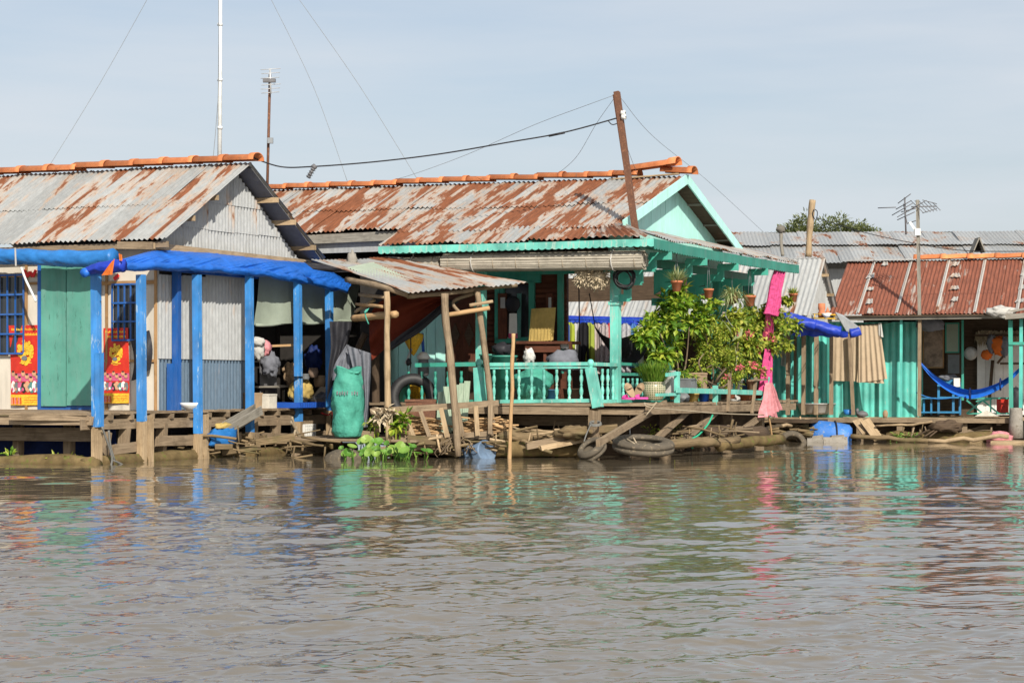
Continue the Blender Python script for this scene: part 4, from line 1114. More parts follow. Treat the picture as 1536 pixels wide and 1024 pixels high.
b.bar(B.onv(785, 514, v) , B.onv(861, 514, v), .62, .05)
for x in (790, 818, 838, 856): b.bar(B.onv(x, 600, v - .2), B.onv(x, 516, v - .2), .05, .05, B.v)
b.bar(B.onv(788, 523, v - .25), B.onv(840, 523, v - .25), .03, .12)
solo(b, 'table', 'redwood', 'dark reddish wooden table against the porch wall', 'table')
b = MB(); b.poly([B.onv(x, y, 1.62) for x, y in ((793, 513), (797, 463), (833, 461), (829, 510))], .03, B.v)
for k in range(7):
    x = 799 + k * 5; b.bar(B.onv(x - 2.5, 512, 1.605), B.onv(x + .5, 463, 1.605), .012, .01, B.v)
solo(b, 'board', 'yellowc', 'dull yellow folding board leaning upright on the porch table', 'board')
b = MB(); b.poly([B.onv(x, y, 1.6) for x, y in ((835, 522), (836, 514), (853, 515), (852, 523))], .05, B.v); solo(b, 'papers', 'white', 'small white stack of papers at the table edge', 'papers')
b = MB(); b.poly([B.onv(x, y, 2.05) for x, y in ((763, 507), (764, 470), (775, 470), (776, 507))], .01, B.v); b.use(1); b.poly([B.onv(x, y, 2.05) for x, y in ((776, 507), (775.5, 440), (782, 440), (781, 507))], .01, B.v); b.use(2); b.poly([B.onv(x, y, 2.04) for x, y in ((763, 507), (763, 500), (776, 500), (776, 507))], .01, B.v)
solo(b, 'calendar', ['white', 'tealp', 'pinkp'], 'calendar sheet hanging at the porch window with a pink lower edge', 'calendar')
b = S(); b.lathe([(.001, .02), (.13, .02), (.15, 0), (.13, -.02), (.001, -.02)], B.onv(769, 456, 2.0), 18, -B.v); solo(b, 'hat', 'blackc', 'round dark hat hanging above the calendar', 'hat')
def bucket(name, mat, label, cat, x, y0, y1, v, r0, r1, f=B):
    p = f.onv(x, y1, v); h = f.onv(x, y0, v).z - p.z; b = S()
    b.lathe([(.001, 0), (r0, 0), (r1, h), (r1 + .015, h), (r1 + .015, h - .03), (r1 - .01, h - .03), (r0 - .01, .03), (.001, .03)], p, 24)
    return solo(b, name, mat, label, cat)
bucket('bin', 'turqd', 'tall turquoise plastic bin behind the porch railing', 'bin', 757, 533, 601, .55, .16, .21)
bucket('bin', 'turqd', 'shorter turquoise bin at the railing left of the tall one', 'bin', 736, 531, 601, .75, .14, .19)
b = S(); b.blob(B.onv(800, 575, .6), .32, .3, .30, 22, 14, .35, 2.2); solo(b, 'sack', 'sack', 'bulging green sack lying behind the balusters on the porch', 'sack')
b = S(); b.blob(B.onv(753, 524, .6), .16, .15, .12, 18, 10, .5, 3); solo(b, 'bag', 'blackc', 'black bag lying on top of the turquoise bins', 'bag')
b = S(); b.blob(B.onv(794, 534, .8), .10, .10, .14, 26, 16, .4, 3); solo(b, 'cloth_heap', plain('black_and_white_print', (.55, .54, .52), spots=(.05, .05, .06), scale=7), 'white patterned cloth bundle hanging below the porch table', 'cloth')
b = S(); b.blob(B.onv(845, 540, 1.2), .28, .2, .17, 18, 10, .4, 3); solo(b, 'plastic_bag', 'greyc', 'pale grey plastic bag near the foot of the table', 'bag')
# hammock slung across the open porch
hp = sagline(B.onv(893, 492, 2.6), B.onv(990, 470, 3.4), .62, 24)
b = S(); b.grid(lambda a, t_: along(hp, a) + Z * (t_ - .35) * (.05 + .42 * math.sin(PI * a)) + B.v * .25 * math.sin(PI * a) * math.cos(PI * t_), 24, 8)
b.tube([B.onv(884, 440, 2.4), hp[0]], .01, 5); b.tube([B.onv(870, 560, 2.4), B.onv(868, 400, 2.4)], .012, 5)
solo(b, 'hammock', 'blackc', 'dark hammock slung across the open middle porch', 'hammock')
# slippers, pots
def slipper(c, d, mat, label, L=.26, W=.10, nz=None):
    d = d.normalized(); nz = nz or V((0, 0, 1)); s_ = d.cross(nz).normalized(); t0 = thing('slipper', label, 'slipper', c, 'slippers on the deck edge')
    b = MB(); n_ = 20; out = []
    for i in range(n_):
        a = 2 * PI * i / n_; out.append(c + d * (L / 2) * math.cos(a) + s_ * W / 2 * math.sin(a) * (1 + .15 * math.cos(a)))
    b.poly(out, .035, nz); b.build('sole', mat, t0)
    b = S(); b.grid(lambda a, t_: c + d * (.02 + .07 * t_) + s_ * (a - .5) * W * 1.05 + nz * (.03 + .06 * math.sin(PI * a) * (1 - .3 * t_)), 8, 3); b.build('strap', mat, t0)
slipper(B.onu(942, 599, -.55), B.u + B.v * .2, 'pinkfoam', 'left pink slipper lying on the deck edge beside the flower pot'); slipper(B.onu(961, 598.5, -.55), B.u * .9 - B.v * .3, 'pinkfoam', 'right pink slipper, nearer the glazed flower pot')
slipper(B.onu(944, 593, -.45) + Z * .08, Z * .9 + B.u * .5, 'card', 'brown sandal standing on its heel behind the left pink slipper', .28, .13, V((.2, -1, .3))); slipper(B.onu(958, 593, -.45) + Z * .08, Z * .8 - B.u * .5, 'card', 'brown sandal standing on its heel right beside the glazed pot', .28, .13, V((.1, -1, .4)))

def pot_plant(name, label, cat, c, prof, potmat, fill, group=None, fmat='leafA'):
    t0 = thing(name, label, cat, c, group); b = S(); b.lathe(prof, c, 24); b.build('pot', potmat, t0)
    b = S(); hz = prof[-1][1] if False else max(p[1] for p in prof); r_ = [p[0] for p in prof if abs(p[1] - hz) < 1e-6][0]
    b.lathe([(.001, hz - .03), (r_ * .93, hz - .035)], c, 16); b.build('soil', 'soil', t0)
    b = MB(); fill(b, c + Z * (hz - .03)); b.build('foliage', fmat, t0); return t0
pc = B.onu(981, 600, -.55)
def grassfill(b, c):
    for k in range(520):
        a = rnd(0, 6.28); r = .16 * math.sqrt(rnd(0, 1)); o_ = V((math.cos(a), math.sin(a), 0)); b.blade(c + o_ * r, o_ * (.15 + r * 3.2) * rnd(.5, 1.3) + Z * 1 + V((rnd(-.15, .15), rnd(-.15, .15), 0)), rnd(.30, .56), .017, rnd(.02, .3))
pot_plant('potted_grass', 'glazed check patterned pot of bright tufted grass on the deck edge', 'potted plant', pc, [(.13, 0), (.15, .02), (.185, .10), (.205, .19), (.195, .26), (.185, .285), (.20, .30), (.205, .315), (.19, .315), (.17, .29)], 'ceramic', grassfill, None, 'grass')
# leafy shrubs on the flower deck
def shrub(name, label, c, clumps, lmat, L, W, stems, n_per, potr=.17, potmat='terra', flowers=None, group='flowering shrubs along the porch'):
    t0 = thing(name, label, 'shrub', c, group)
    b = S(); b.lathe([(.001, 0), (potr * .75, 0), (potr, potr * 1.7), (potr * 1.08, potr * 1.7), (potr * 1.08, potr * 1.5), (potr * .9, potr * 1.45), (.001, potr * 1.4)], c, 18); b.build('pot', potmat, t0)
    b = S()
    for q in stems: b.tube(crv([c + Z * potr * 1.4] + [V(x) for x in q], 4), [.022 - .012 * i / (4 * len(q)) for i in range(4 * len(q) + 1)], 6)
    b.build('stem', 'bark', t0)
    b = MB()
    for (cc, rx, rz, k) in clumps:
        cc = V(cc); sub = [V((rnd(-1, 1), rnd(-1, 1), rnd(-1, 1))).normalized() * rnd(.25, .95) for _ in range(max(8, k // 5))]
        for s_ in sub:
            sc_ = cc + V((s_.x * rx, s_.y * rx * .8, s_.z * rz))
            for _ in range(int(n_per)):
                d = V((rnd(-1, 1), rnd(-1, 1), rnd(-.75, 1))).normalized(); p = sc_ + d * rnd(.02, .10) * (rx / .35)
                if noise.noise(p * 3.6) < -.27: continue
                b.leaf(p, (d + s_ * .5 + V((0, -.2, -.25))), (Z + s_ * .5 + V((rnd(-.8, .8), rnd(-.8, .4), rnd(-.2, .6)))), L * rnd(.6, 1.2), W * rnd(.7, 1.2), rnd(.05, .4))
    b.build('foliage', lmat, t0)
    if flowers:
        b = MB()
        for f_ in flowers:
            f_ = V(f_)
            for _ in range(15):
                d = V((rnd(-1, 1), rnd(-1, 1), rnd(-.6, 1))).normalized(); b.leaf(f_ + d * rnd(0, .06), d, V((rnd(-1, 1), rnd(-1, 1), 1)), .055, .05, .2)
        b.build('blossom', 'flower', t0)
    return t0
def at_(x, y, u): return B.onu(x, y, u)
shrub('leafy_shrub', 'tallest bright green large leaved shrub, left in the porch row', at_(1016, 599, -.35), [(at_(1012, 462, -.4), .38, .22, 150), (at_(1022, 440, -.45), .28, .14, 80), (at_(995, 490, -.35), .40, .24, 150), (at_(1040, 480, -.45), .32, .24, 120), (at_(1000, 520, -.4), .40, .24, 130), (at_(973, 496, -.35), .22, .2, 70), (at_(985, 535, -.35), .28, .16, 70), (at_(1055, 455, -.5), .26, .14, 60), (at_(966, 510, -.35), .12, .10, 30)], 'leafA', .165, .085, [[at_(1018, 560, -.4), at_(1012, 500, -.4), at_(1020, 445, -.45)], [at_(1028, 550, -.4), at_(1034, 490, -.45)], [at_(1008, 550, -.38), at_(990, 500, -.38)]], 17)
shrub('flowering_shrub', 'sprawling shrub with pink blossoms, right in the porch row', at_(1120, 597, -.45), [(at_(1135, 478, -.6), .38, .22, 150), (at_(1165, 492, -.75), .38, .20, 130), (at_(1120, 500, -.6), .40, .22, 150), (at_(1187, 488, -.8), .24, .13, 60), (at_(1150, 520, -.7), .40, .20, 130), (at_(1100, 470, -.55), .22, .14, 60), (at_(1182, 512, -.8), .20, .13, 50), (at_(1118, 545, -.6), .34, .2, 60), (at_(1140, 548, -.6), .26, .16, 50), (at_(1178, 452, -.8), .15, .06, 24), (at_(1105, 488, -.6), .34, .22, 130), (at_(1085, 492, -.6), .30, .2, 110), (at_(1150, 470, -.7), .34, .16, 100), (at_(1120, 520, -.65), .36, .2, 110)], 'leafB', .125, .072, [[at_(1122, 560, -.5), at_(1130, 520, -.6), at_(1150, 480, -.7)], [at_(1112, 560, -.5), at_(1106, 520, -.6), at_(1120, 480, -.6)], [at_(1128, 560, -.5), at_(1160, 510, -.7), at_(1195, 490, -.8)]], 16, .15, 'drum', [at_(1122, 500, -.75), at_(1117, 505, -.72), at_(1127, 501, -.74), at_(1151, 501, -.9), at_(1158, 509, -.92), at_(1127, 548, -.85), at_(1137, 524, -.85), at_(1110, 552, -.8), at_(1104, 499, -.78)])
shrub('small_leaved_shrub', 'low yellow green fine leaved shrub with tangled bare twigs, middle of the porch row', at_(1066, 598, -.45), [(at_(1072, 500, -.55), .40, .20, 150), (at_(1058, 515, -.5), .34, .20, 120), (at_(1090, 520, -.6), .42, .22, 150), (at_(1075, 540, -.55), .44, .16, 130), (at_(1100, 545, -.6), .30, .14, 80), (at_(1050, 575, -.5), .2, .16, 40), (at_(1085, 575, -.6), .3, .16, 40), (at_(1068, 525, -.6), .36, .22, 170), (at_(1060, 492, -.55), .26, .16, 90), (at_(1100, 560, -.7), .3, .14, 80), (at_(1095, 532, -.65), .34, .2, 140), (at_(1055, 545, -.55), .28, .16, 90)], 'leafB', .062, .04, [[at_(1070, 560, -.55), at_(1064, 530, -.55), at_(1058, 500, -.55)], [at_(1076, 570, -.6), at_(1090, 540, -.65), at_(1080, 515, -.6)], [at_(1060, 570, -.6), at_(1048, 545, -.6), at_(1056, 530, -.6)], [at_(1085, 580, -.7), at_(1104, 562, -.7), at_(1112, 545, -.7)], [at_(1080, 588, -.75), at_(1066, 574, -.75), at_(1050, 566, -.72)], [at_(1092, 590, -.8), at_(1078, 580, -.8), at_(1060, 572, -.8)], [at_(1084, 560, -.7), at_(1070, 548, -.72), at_(1060, 552, -.7)], [at_(1078, 565, -.7), at_(1094, 550, -.72), at_(1098, 570, -.7)]], 24, .13, 'card')
# a broad pale leaf arching out of the shrubs
b = S()
for x0, y0, x1, y1, w_ in ((1098, 512, 1122, 486, .13), (1100, 512, 1090, 478, .10), (1102, 516, 1108, 560, .09)):
    p0, p1 = at_(x0, y0, -.8), at_(x1, y1, -.85); b.leaf(p0, p1 - p0, -B.u + Z * .5, (p1 - p0).length, w_, .12)
solo(b, 'agave', 'varieg', 'broad pale striped leaves rising between the porch shrubs', 'plant')
# small pots and tins on the flower deck
for i, (x, y, w_, h_, mt, lb) in enumerate(((1000, 590, .22, .42, 'whitec', 'tall white and grey tin behind the glazed grass pot'), (1030, 584, .28, .22, 'greyp', 'blue grey planter box between two rail posts'), (1044, 582, .3, .3, 'card', 'tan patterned box pot under the small shrub'), (1108, 583, .17, .22, 'whitec', 'white pot at the foot of the pink flowering shrub'), (1126, 583, .16, .2, 'card', 'tan pot right of the white pot on the flower deck'), (1024, 601, .26, .2, 'greyp', 'blue grey sack end under the flower rail'), (1056, 601, .22, .2, 'bluepl', 'dark blue pot under the flower rail'), (1040, 602, .2, .18, 'yellowc', 'ochre pot under the flower rail'), (1102, 604, .22, .2, 'whitec', 'white bag under the flower rail near its right end'), (1118, 604, .3, .22, 'terra', 'orange brown pot under the flower rail near its right end'), (1137, 565, .2, .1, 'styro', 'pale box on the small stake shelf right of the shrubs'))):
    c0 = at_(x, y + 2, -.62); b = S(); r_ = w_ / 2
    if i in (3, 4, 6, 7, 9):
        b.lathe([(.001, 0), (r_ * .75, 0), (r_, h_), (r_ * 1.1, h_), (r_ * 1.1, h_ * .85), (r_ * .8, h_ * .8), (.001, h_ * .8)], c0, 16)
    elif i in (5, 8): b.blob(c0 + Z * h_ * .4, r_, r_ * 1.2, h_ * .5, 16, 10, .3, 2.5)
    else:
        b.smooth = False; b.box(c0 + Z * h_ / 2, w_, w_ * 1.1, h_, (B.u, B.v, Z), .008); b.box(c0 + Z * (h_ - .01), w_ + .02, w_ * 1.1 + .02, .03, (B.u, B.v, Z), .004)
    solo(b, 'planter', mt, lb, 'planter')
# hanging pots
def spiky(n_, L, w_, r=.05, droop=.25):
    def f_(b, c):
        for k in range(n_):
            a = rnd(0, 6.28); o_ = V((math.cos(a), math.sin(a), 0)); b.blade(c + o_ * r * rnd(0, 1), o_ * rnd(.2, 1.3) + Z * rnd(.4, 1.2), L * rnd(.6, 1.15), w_, rnd(.0, droop))
    return f_
TP = lambda r, h: [(.001, 0), (r * .7, 0), (r, h * .8), (r * 1.12, h * .8), (r * 1.12, h), (r * .98, h), (r * .9, h * .85)]
for x, y0, y1, r, fl, fm, lb in ((1015, 437, 421, .095, spiky(150, .34, .018), 'varieg', 'hanging terracotta pot with pale spiky leaves, first from the left under the scalloped eave'), (1063, 447, 433, .085, spiky(40, .07, .02), 'leafB', 'small hanging terracotta pot with sparse growth, second from the left under the scalloped eave'), (1125, 459, 443, .105, spiky(70, .10, .022, .07), 'leafB', 'wide hanging terracotta pot with low growth, between spider plant and pink cloth'), (1190, 453, 440, .085, spiky(90, .22, .018), 'leafB', 'hanging terracotta pot with a spiky plant at the far eave corner')):
    c0 = B.onu(x, y0, -.82); h_ = B.onu(x, y1, -.82).z - c0.z
    t0 = pot_plant('hanging_pot', lb, 'hanging plant', c0, TP(r, h_), 'terra', fl, 'hanging pots under the eave', fm)
    b = S(); ez = EZ - .16
    for s_ in (-1, 1): b.tube([c0 + Z * h_ + B.v * r * s_, V((c0.x, c0.y, ez))], .004, 4)
    b.build('hanging_wire', 'wireg', t0)
c0 = B.onu(1098, 447, -.82); t0 = thing('spider_plant', 'hanging spider plant with drooping yellow green blades under the eave', 'hanging plant', c0, 'hanging pots under the eave')
b = S(); b.blob(c0, .12, .12, .12, 14, 10, .3, 3); b.build('basket', 'moss', t0)
b = MB()
for k in range(230):
    a = rnd(0, 6.28); o_ = V((math.cos(a), math.sin(a), 0)); b.blade(c0 + o_ * .06 + Z * rnd(-.05, .1), o_ * rnd(.4, 1.2) + Z * rnd(-.5, 1.2), rnd(.2, .38), .018, rnd(.1, .7))
b.build('foliage', 'varieg', t0)
b = S(); b.tube([c0 + Z * .1, V((c0.x, c0.y, EZ - .16))], .004, 4); b.tube(crv([c0, c0 + V((-.12, 0, -.3)), c0 + V((.02, 0, -.55))], 4), .006, 4); b.build('hanging_wire', 'wireg', t0)
# pink cloths at the end of the porch
up_ = -.92
b = S(); b.grid(*hang(B.onu(1163, 404, up_), B.onu(1179, 405, up_), B.onu(1149, 470, up_), B.onu(1163, 474, up_), 4.5, .085, 40, 20))
b.grid(*hang(B.onu(1149, 466, up_ + .03), B.onu(1163, 470, up_ + .03), B.onu(1144, 520, -.62), B.onu(1156, 522, -.62), 4.2, .05, 36, 24)); b.grid(*hang(B.onu(1147, 522, -.74), B.onu(1159, 524, -.74), B.onu(1140, 586, up_), B.onu(1157, 592, up_), 4.2, .05, 36, 24))
solo(b, 'cloth', 'pink', 'long hot pink cloth hanging from the eave end', 'cloth')
b = S(); b.grid(*hang(B.onu(1150, 574, up_ - .1), B.onu(1157, 574, up_ - .1), B.onu(1144, 626, up_ - .1), B.onu(1168, 614, up_ - .1), 4.6, .08, 44, 18, 1.0))
b.grid(*hang(B.onu(1153, 574, up_ - .02), B.onu(1156, 574, up_ - .02), B.onu(1146, 622, up_ + .05), B.onu(1164, 626, up_ + .05), 3.6, .05, 36, 14, 2.0))
solo(b, 'cloth', 'pinkl', 'light pink gathered cloth hanging at the deck corner', 'cloth')
b = S(); b.tube(crv([B.onu(1152, 620, up_ - .1), B.onu(1156, 640, up_ - .1), B.onu(1159, 664, up_ - .1)], 4), .018, 6)
solo(b, 'stick', 'bamboo', 'thin bamboo stick below the light pink cloth, standing in the water', 'stick')

# ---- leaning mast on the middle roof with cables
p0, p1 = B.onv(957, 346, .85), pd(925, 138, 34.6)
mp_ = thing('leaning_mast', 'leaning rusty iron mast at the front corner of the middle roof', 'mast', p0)
b = MB(); b.bar(p0 - Z * .3, p1, .095, .095, B.v, .004); b.bar(p0 - Z * .1 + B.u * .05, p1 - Z * .05 + B.u * .05, .03, .06, B.v); b.build('pole', 'rustm', mp_)
for y in (171, 177):
    b = S(); c0 = p0.lerp(p1, (346 - y) / 208) - B.u * .08 - B.v * .05; b.lathe([(.02, -.03), (.05, -.03), (.035, 0), (.05, .03), (.02, .035)], c0, 10, -B.u); b.build('insulator', 'white', mp_)
cab = [A.w(.05, 4.45, 5.2), pd(420, 250, 35.2), pd(468, 250, 35.1), pd(560, 243, 35), pd(660, 231, 34.9), pd(760, 214, 34.7), pd(845, 199, 34.6), pd(930, 176, 34.5)]
b = S(); b.tube(crv(cab, 8), .0125, 6); b.tube([pd(823, 204, 34.65), pd(847, 199, 34.6)], .022, 6)
b.tube(crv([pd(912, 181, 34.5), pd(918, 187, 34.5), pd(926, 185, 34.5), pd(934, 178, 34.5)], 4), .009, 5)
solo(b, 'power_cable', 'wire', 'thick black cable running from the left ridge to the leaning mast', 'cable')
b = S(); b.tube([pd(471, 251, 35), pd(462, 267, 35)], [.03, .035], 7); b.tube([pd(473, 249, 35.02), pd(469, 252, 35)], .05, 8)
for k in range(4): b.tube([pd(469.6 - k * 2.1, 254 + k * 3.6, 35), pd(469 - k * 2.1, 255 + k * 3.6, 35)], .05, 8)
solo(b, 'cable_clamp', 'aludk', 'dark clamp dangling from the black cable', 'clamp')
wire('guy_wire', 'thin wire from the leaning mast top down to the long ridge', [pd(924, 142, 34.6), pd(880, 158, 35), pd(800, 188, 36.5), pd(700, 232, 38.5), pd(618, 262, 39.6), pd(580, 272, 40)], .0045, 'wireg')
wire('guy_wire', 'short thin wire curving from the mast to the ridge beneath it', [pd(921, 148, 34.6), pd(895, 185, 35.2), pd(865, 235, 36.6), pd(835, 262, 38)], .004)
wire('guy_wire', 'thin wire from the mast top slanting right to the far grey roof', [pd(932, 148, 34.6), pd(980, 205, 38), pd(1060, 270, 46), pd(1145, 348, 54)], .004)
wire('guy_wire', 'thin wire running close beside the leaning mast', [pd(926, 180, 34.7), pd(942, 225, 35.2), pd(956, 262, 37)], .004)
# ================================================================== SMALL SHED BETWEEN THE HOUSES
sh = thing('shed', 'small open shed of crooked poles with a sloping rust patched roof between the two houses', 'shed', B.w(3.2, -.3, .3))
b = MB()
L1, L2, H1, H2 = B.w(2.56, -1.74, 2.74), B.w(1.34, .20, 2.97), B.w(5.2, -.45, 3.42), B.w(4.05, .62, 3.50)
b.roof(L1, L2, H1, H2, sw=.8, courses=1, pitch=.085, amp=.013, rag=.06, sag=.05, nv=8)
b.build('roof', 'roofL', sh)
b = MB()
b.corr(pd(612, 437, 33.3), pd(520, 402, 34.6), pd(640, 428, 33.9), pd(560, 394, 35.2), .085, .013, 3, Z, .03, (3, 3), .03)
b.build('edge_sheet', 'sage', sh)
def rough(pts, r, n=7): 
    b = S(); q = crv(pts, 5); sd = rnd(0, 50); q = [p + V((noise.noise(V((i * .35, sd, 0))), 0, 0)) * .018 for i, p in enumerate(q)]
    b.tube(q, [r * (1 + .2 * noise.noise(V((i * .5, sd, 3)))) for i in range(len(q))], n, True, .2, sd); return b
for nm, mt, pts, r in (('pole', 'woodl', [pd(580, 437, 33.4), pd(581, 550, 33.4), pd(582.5, 664, 33.4)], .052), ('pole', 'wood', [pd(667, 440, 33.35), pd(671, 500, 33.35), pd(679, 570, 33.3), pd(687, 684, 33.3)],   .062), ('pole', 'wood', [pd(715, 436, 34.0), pd(724, 500, 34), pd(733, 570, 34), pd(736, 612, 34), pd(741, 668, 34)], .055), ('beam', 'wood', [pd(520, 419, 34.6), pd(572, 430, 33.6), pd(612, 442, 33.35)], .055), ('beam', 'wood', [pd(610, 444, 33.4), pd(670, 440, 33.6), pd(735, 431, 34.3), pd(775, 428, 34.6)], .04), ('beam', 'bamboo', [pd(530, 477, 34.6), pd(563, 474, 34.0), pd(594, 471, 33.3)],   .062), ('beam', 'bamboo', [pd(535, 456, 34.8), pd(576, 460, 33.5)], .03), ('beam', 'woodl', [pd(539, 442, 34.9), pd(578, 446, 33.6)], .035), ('beam', 'woodl', [pd(533, 468, 35), pd(562, 450, 34.6)], .03), ('beam', 'bamboo', [pd(672, 472, 33.6), pd(703, 467, 33.8), pd(735, 462, 33.9)], .04), ('beam', 'woodl', [pd(704, 458, 33.8), pd(739, 452, 33.9)], .028), ('beam', 'wood', [pd(690, 470, 33.9), pd(680, 452, 34), pd(712, 440, 34.1)], .03), ('beam', 'wooddk', [pd(548, 500, 35.4), pd(520, 560, 35.4), pd(500, 600, 35.4)], .06), ('post', 'wooddk', [pd(563, 470, 35.2), pd(565, 650, 35.2)], .08)):
    rough(pts, r).build(nm, mt, sh)
b = MB()
for k in range(24):
    v = -1.45 + k * .15; b.box(B.w(3.75 + rnd(-.08, .08), v, .285 + rnd(-.012, .01)), 3.7 if v > -.6 else 2.4, .135, .04, (B.u, B.v, Z), .004)
b.build('platform', 'wood', sh)
b = MB(); b.box(B.w(5.25, 1.95, 1.85), .6, .04, 3.2, (B.u, B.v, Z)); b.build('back_wall', 'dark', sh)  # painted near black for the shade inside the shed
b = S(); b.tube(crv([pd(547, 467, 33.8), pd(549, 476, 33.7), pd(553, 486, 33.7)], 4), .012, 5); b.leaf(pd(547, 470, 33.7), V((.2, 0, .3)), -B.v, .12, .05); solo(b, 'string_tie', 'turqd', 'green plastic string knotted round the bamboo shed beam', 'string')
# sheets and cloths in the shed
b = S(); tl, tr, bl, br = A.onu(389, 410, .34), A.onu(543, 420, .30), A.onu(384, 487, .30), A.onu(531, 481, .22)
b.grid(*hang(tl, tr, bl, br, 2.2, .045, 40, 14)); b.tube([bl.lerp(br, i / 14) - Z * .02 * math.sin(i) for i in range(15)], .03, 6, True, .3)
solo(b, 'sheet', 'sage', 'pale sage green canvas sheet hanging behind the last two blue posts', 'sheet')
def between(name, mat, label, cat, left, right, D, amp=.05, fo=3, nu=16, nv=18):
    l_ = crv([pd(*p, D) for p in left], 6); r_ = crv([pd(*p, D) for p in right], 6); b = S(); sd = rnd(0, 30)
    b.grid(lambda a, t_: along(l_, t_).lerp(along(r_, t_), a) + V((0, 1, 0)) * amp * (math.sin(a * fo * 6.28 + t_ * 2) + noise.noise(V((a * 5 + sd, t_ * 4, 0)))), nu, nv)
    return solo(b, name, mat, label, cat)
between('cloth', 'maroon', 'dark maroon cloth slung under the small shed roof', 'cloth', [(553, 476), (570, 452), (604, 441), (640, 441), (669, 445)], [(556, 542), (586, 516), (626, 486), (657, 461), (670, 449)], 34.9, .07, 1.5)
between('sheet', 'blackc', 'black plastic sheet edge along the lower side of the maroon cloth', 'sheet', [(578, 520), (600, 502), (626, 484), (657, 460), (672, 449)], [(580, 530), (606, 513), (630, 498), (662, 470), (690, 452)], 34.75, .03, 1)
between('sheet', 'greyc', 'crumpled grey plastic sheet hanging between the green sack and the pale pole', 'sheet', [(521, 518), (531, 560), (541, 600), (531, 642)], [(557, 530), (556, 565), (553, 612), (552, 640)], 34.4, .05, 2.5)
between('sheet', 'greyc', 'grey plastic sheet gathered in a fan above the green sack', 'sheet', [(520, 516), (508, 535), (500, 552), (498, 570)], [(523, 517), (532, 535), (538, 552), (540, 570)], 34.6, .04, 4)
between('sheet', 'blackc', 'black plastic hanging behind the last blue post', 'sheet', [(494, 482), (496, 520), (492, 560), (490, 600)], [(528, 482), (524, 505), (519, 520), (514, 540)], 35.0, .04, 2)
b = S(); p0 = pd(522, 655, 34.1); prof = [(.001, 0), (.21, .0), (.255, .10), (.25, .35), (.26, .65), (.24, .92), (.20, 1.06), (.22, 1.16), (.10, 1.08), (.001, 1.04)]
n_ = 28; sd = 4.2
b.grid(lambda a, t_: (lambda r, z, an: p0 + Z * (z + (.05 * math.sin(an * 2) if t_ > .7 else 0)) + V((math.cos(an), math.sin(an), 0)) * r * (1 + .08 * ridge(V((math.cos(an) * 2.2, math.sin(an) * 2.2, z * 5 + sd))) + .22 * noise.noise(V((math.cos(an) * 2, math.sin(an) * 2, z * 4.2 + sd))) + .10 * noise.noise(V((math.cos(an) * 5, math.sin(an) * 5, z * 11 + sd)))))(*[lerp(prof[min(int(t_ * 9), 8)][k], prof[min(int(t_ * 9), 8) + 1][k], t_ * 9 - min(int(t_ * 9), 8)) for k in (0, 1)], a * 2 * PI), 32, 36)
b.use(1); b.smooth = False
for i, (x, w_) in enumerate(((506, 3), (510, 2.4), (513.5, 2.4), (517, 2.6), (521, 1.8), (528, 2.6), (532, 3), (536, 2.2))):
    c0 = pd(x, 589 + (i % 2), 33.80 + .018 * abs(i - 3.5)); b.bar(c0 - Z * .03, c0 + Z * .03, .008, w_ * .008, V((1, 0, 0))); b.bar(c0 + V((-.012, -.004, .02)), c0 + V((.014, -.004, .02)), .008, .01)
solo(b, 'sack', ['sack', 'greyp'], 'tall green woven sack with smudged lettering standing beside the last blue post', 'sack')
bx('box', 'card', 'dim brown wooden box at the back of the dark shed', 'box', B, 5.3, 1.2, .3, .4, .4, .5)
b = MB(); b.bar(pd(400, 519, 36.4), pd(452, 517, 36.6), .04, .04); solo(b, 'bamboo_stick', 'bamboo', 'short orange bamboo stick poking out of the shed dark', 'stick')
b = S(); b.blob(pd(397, 522, 35.6), .12, .1, .13, 16, 10, .6, 3); solo(b, 'cloth_scrap', 'pinkl', 'dusty pink rag hanging on the third blue post', 'cloth')
b = S(); b.blob(pd(386, 512, 35.4), .14, .1, .08, 16, 10, .5, 3); b.blob(pd(388, 525, 35.45), .1, .08, .16, 16, 10, .5, 3); solo(b, 'cloth_scrap', 'whitec', 'white rag hanging beside the dusty pink rag', 'cloth')
def tyre(name, label, c, axis, Ro, Ri, w_, mat, seg=36, group=None):
    b = S(); k = [(Ri, -w_ * .32), (Ri + .03, -w_ * .5), (lerp(Ri, Ro, .6), -w_ * .56), (Ro - .03, -w_ * .46), (Ro, -w_ * .3), (Ro + .004, -w_ * .1), (Ro - .012, -w_ * .08), (Ro - .012, w_ * .08), (Ro + .004, w_ * .1), (Ro, w_ * .3), (Ro - .03, w_ * .46), (lerp(Ri, Ro, .6), w_ * .56), (Ri + .03, w_ * .5), (Ri, w_ * .32), (Ri + .05, w_ * .2), (Ri + .05, -w_ * .2)]
    b.lathe(k, c, seg, axis, True); return solo(b, name, mat, label, 'tyre', group)
tyre('tyre', 'big black tyre standing upright under the small shed', pd(619, 597, 34.9), V((.15, -1, .12)), .43, .24, .24, 'blackp')
tyre('tyre', 'grey tyre floating flat at the waterline in front of the middle house', pd(965, 668, 32.9), V((.05, -.16, 1)), .51, .29, .20, 'greyrub')
tyre('tyre', 'tilted dark tyre leaning on the corner piling at the waterline', pd(888, 674, 33.0), V((-.5, -.45, .8)), .25, .12, .18, 'greyrub')
tyre('tyre', 'half sunk grey tyre at the waterline near the light pink cloth', pd(1188, 668, 42.5), V((.1, -.95, .35)), .32, .18, .2, 'greyrub')
b = S(); b.blob(pd(519, 688, 33.4), .36, .3, .17, 24, 14, .12, 2); solo(b, 'float', 'greyrub', 'dusty grey rubber float dome beside the water hyacinth', 'float')
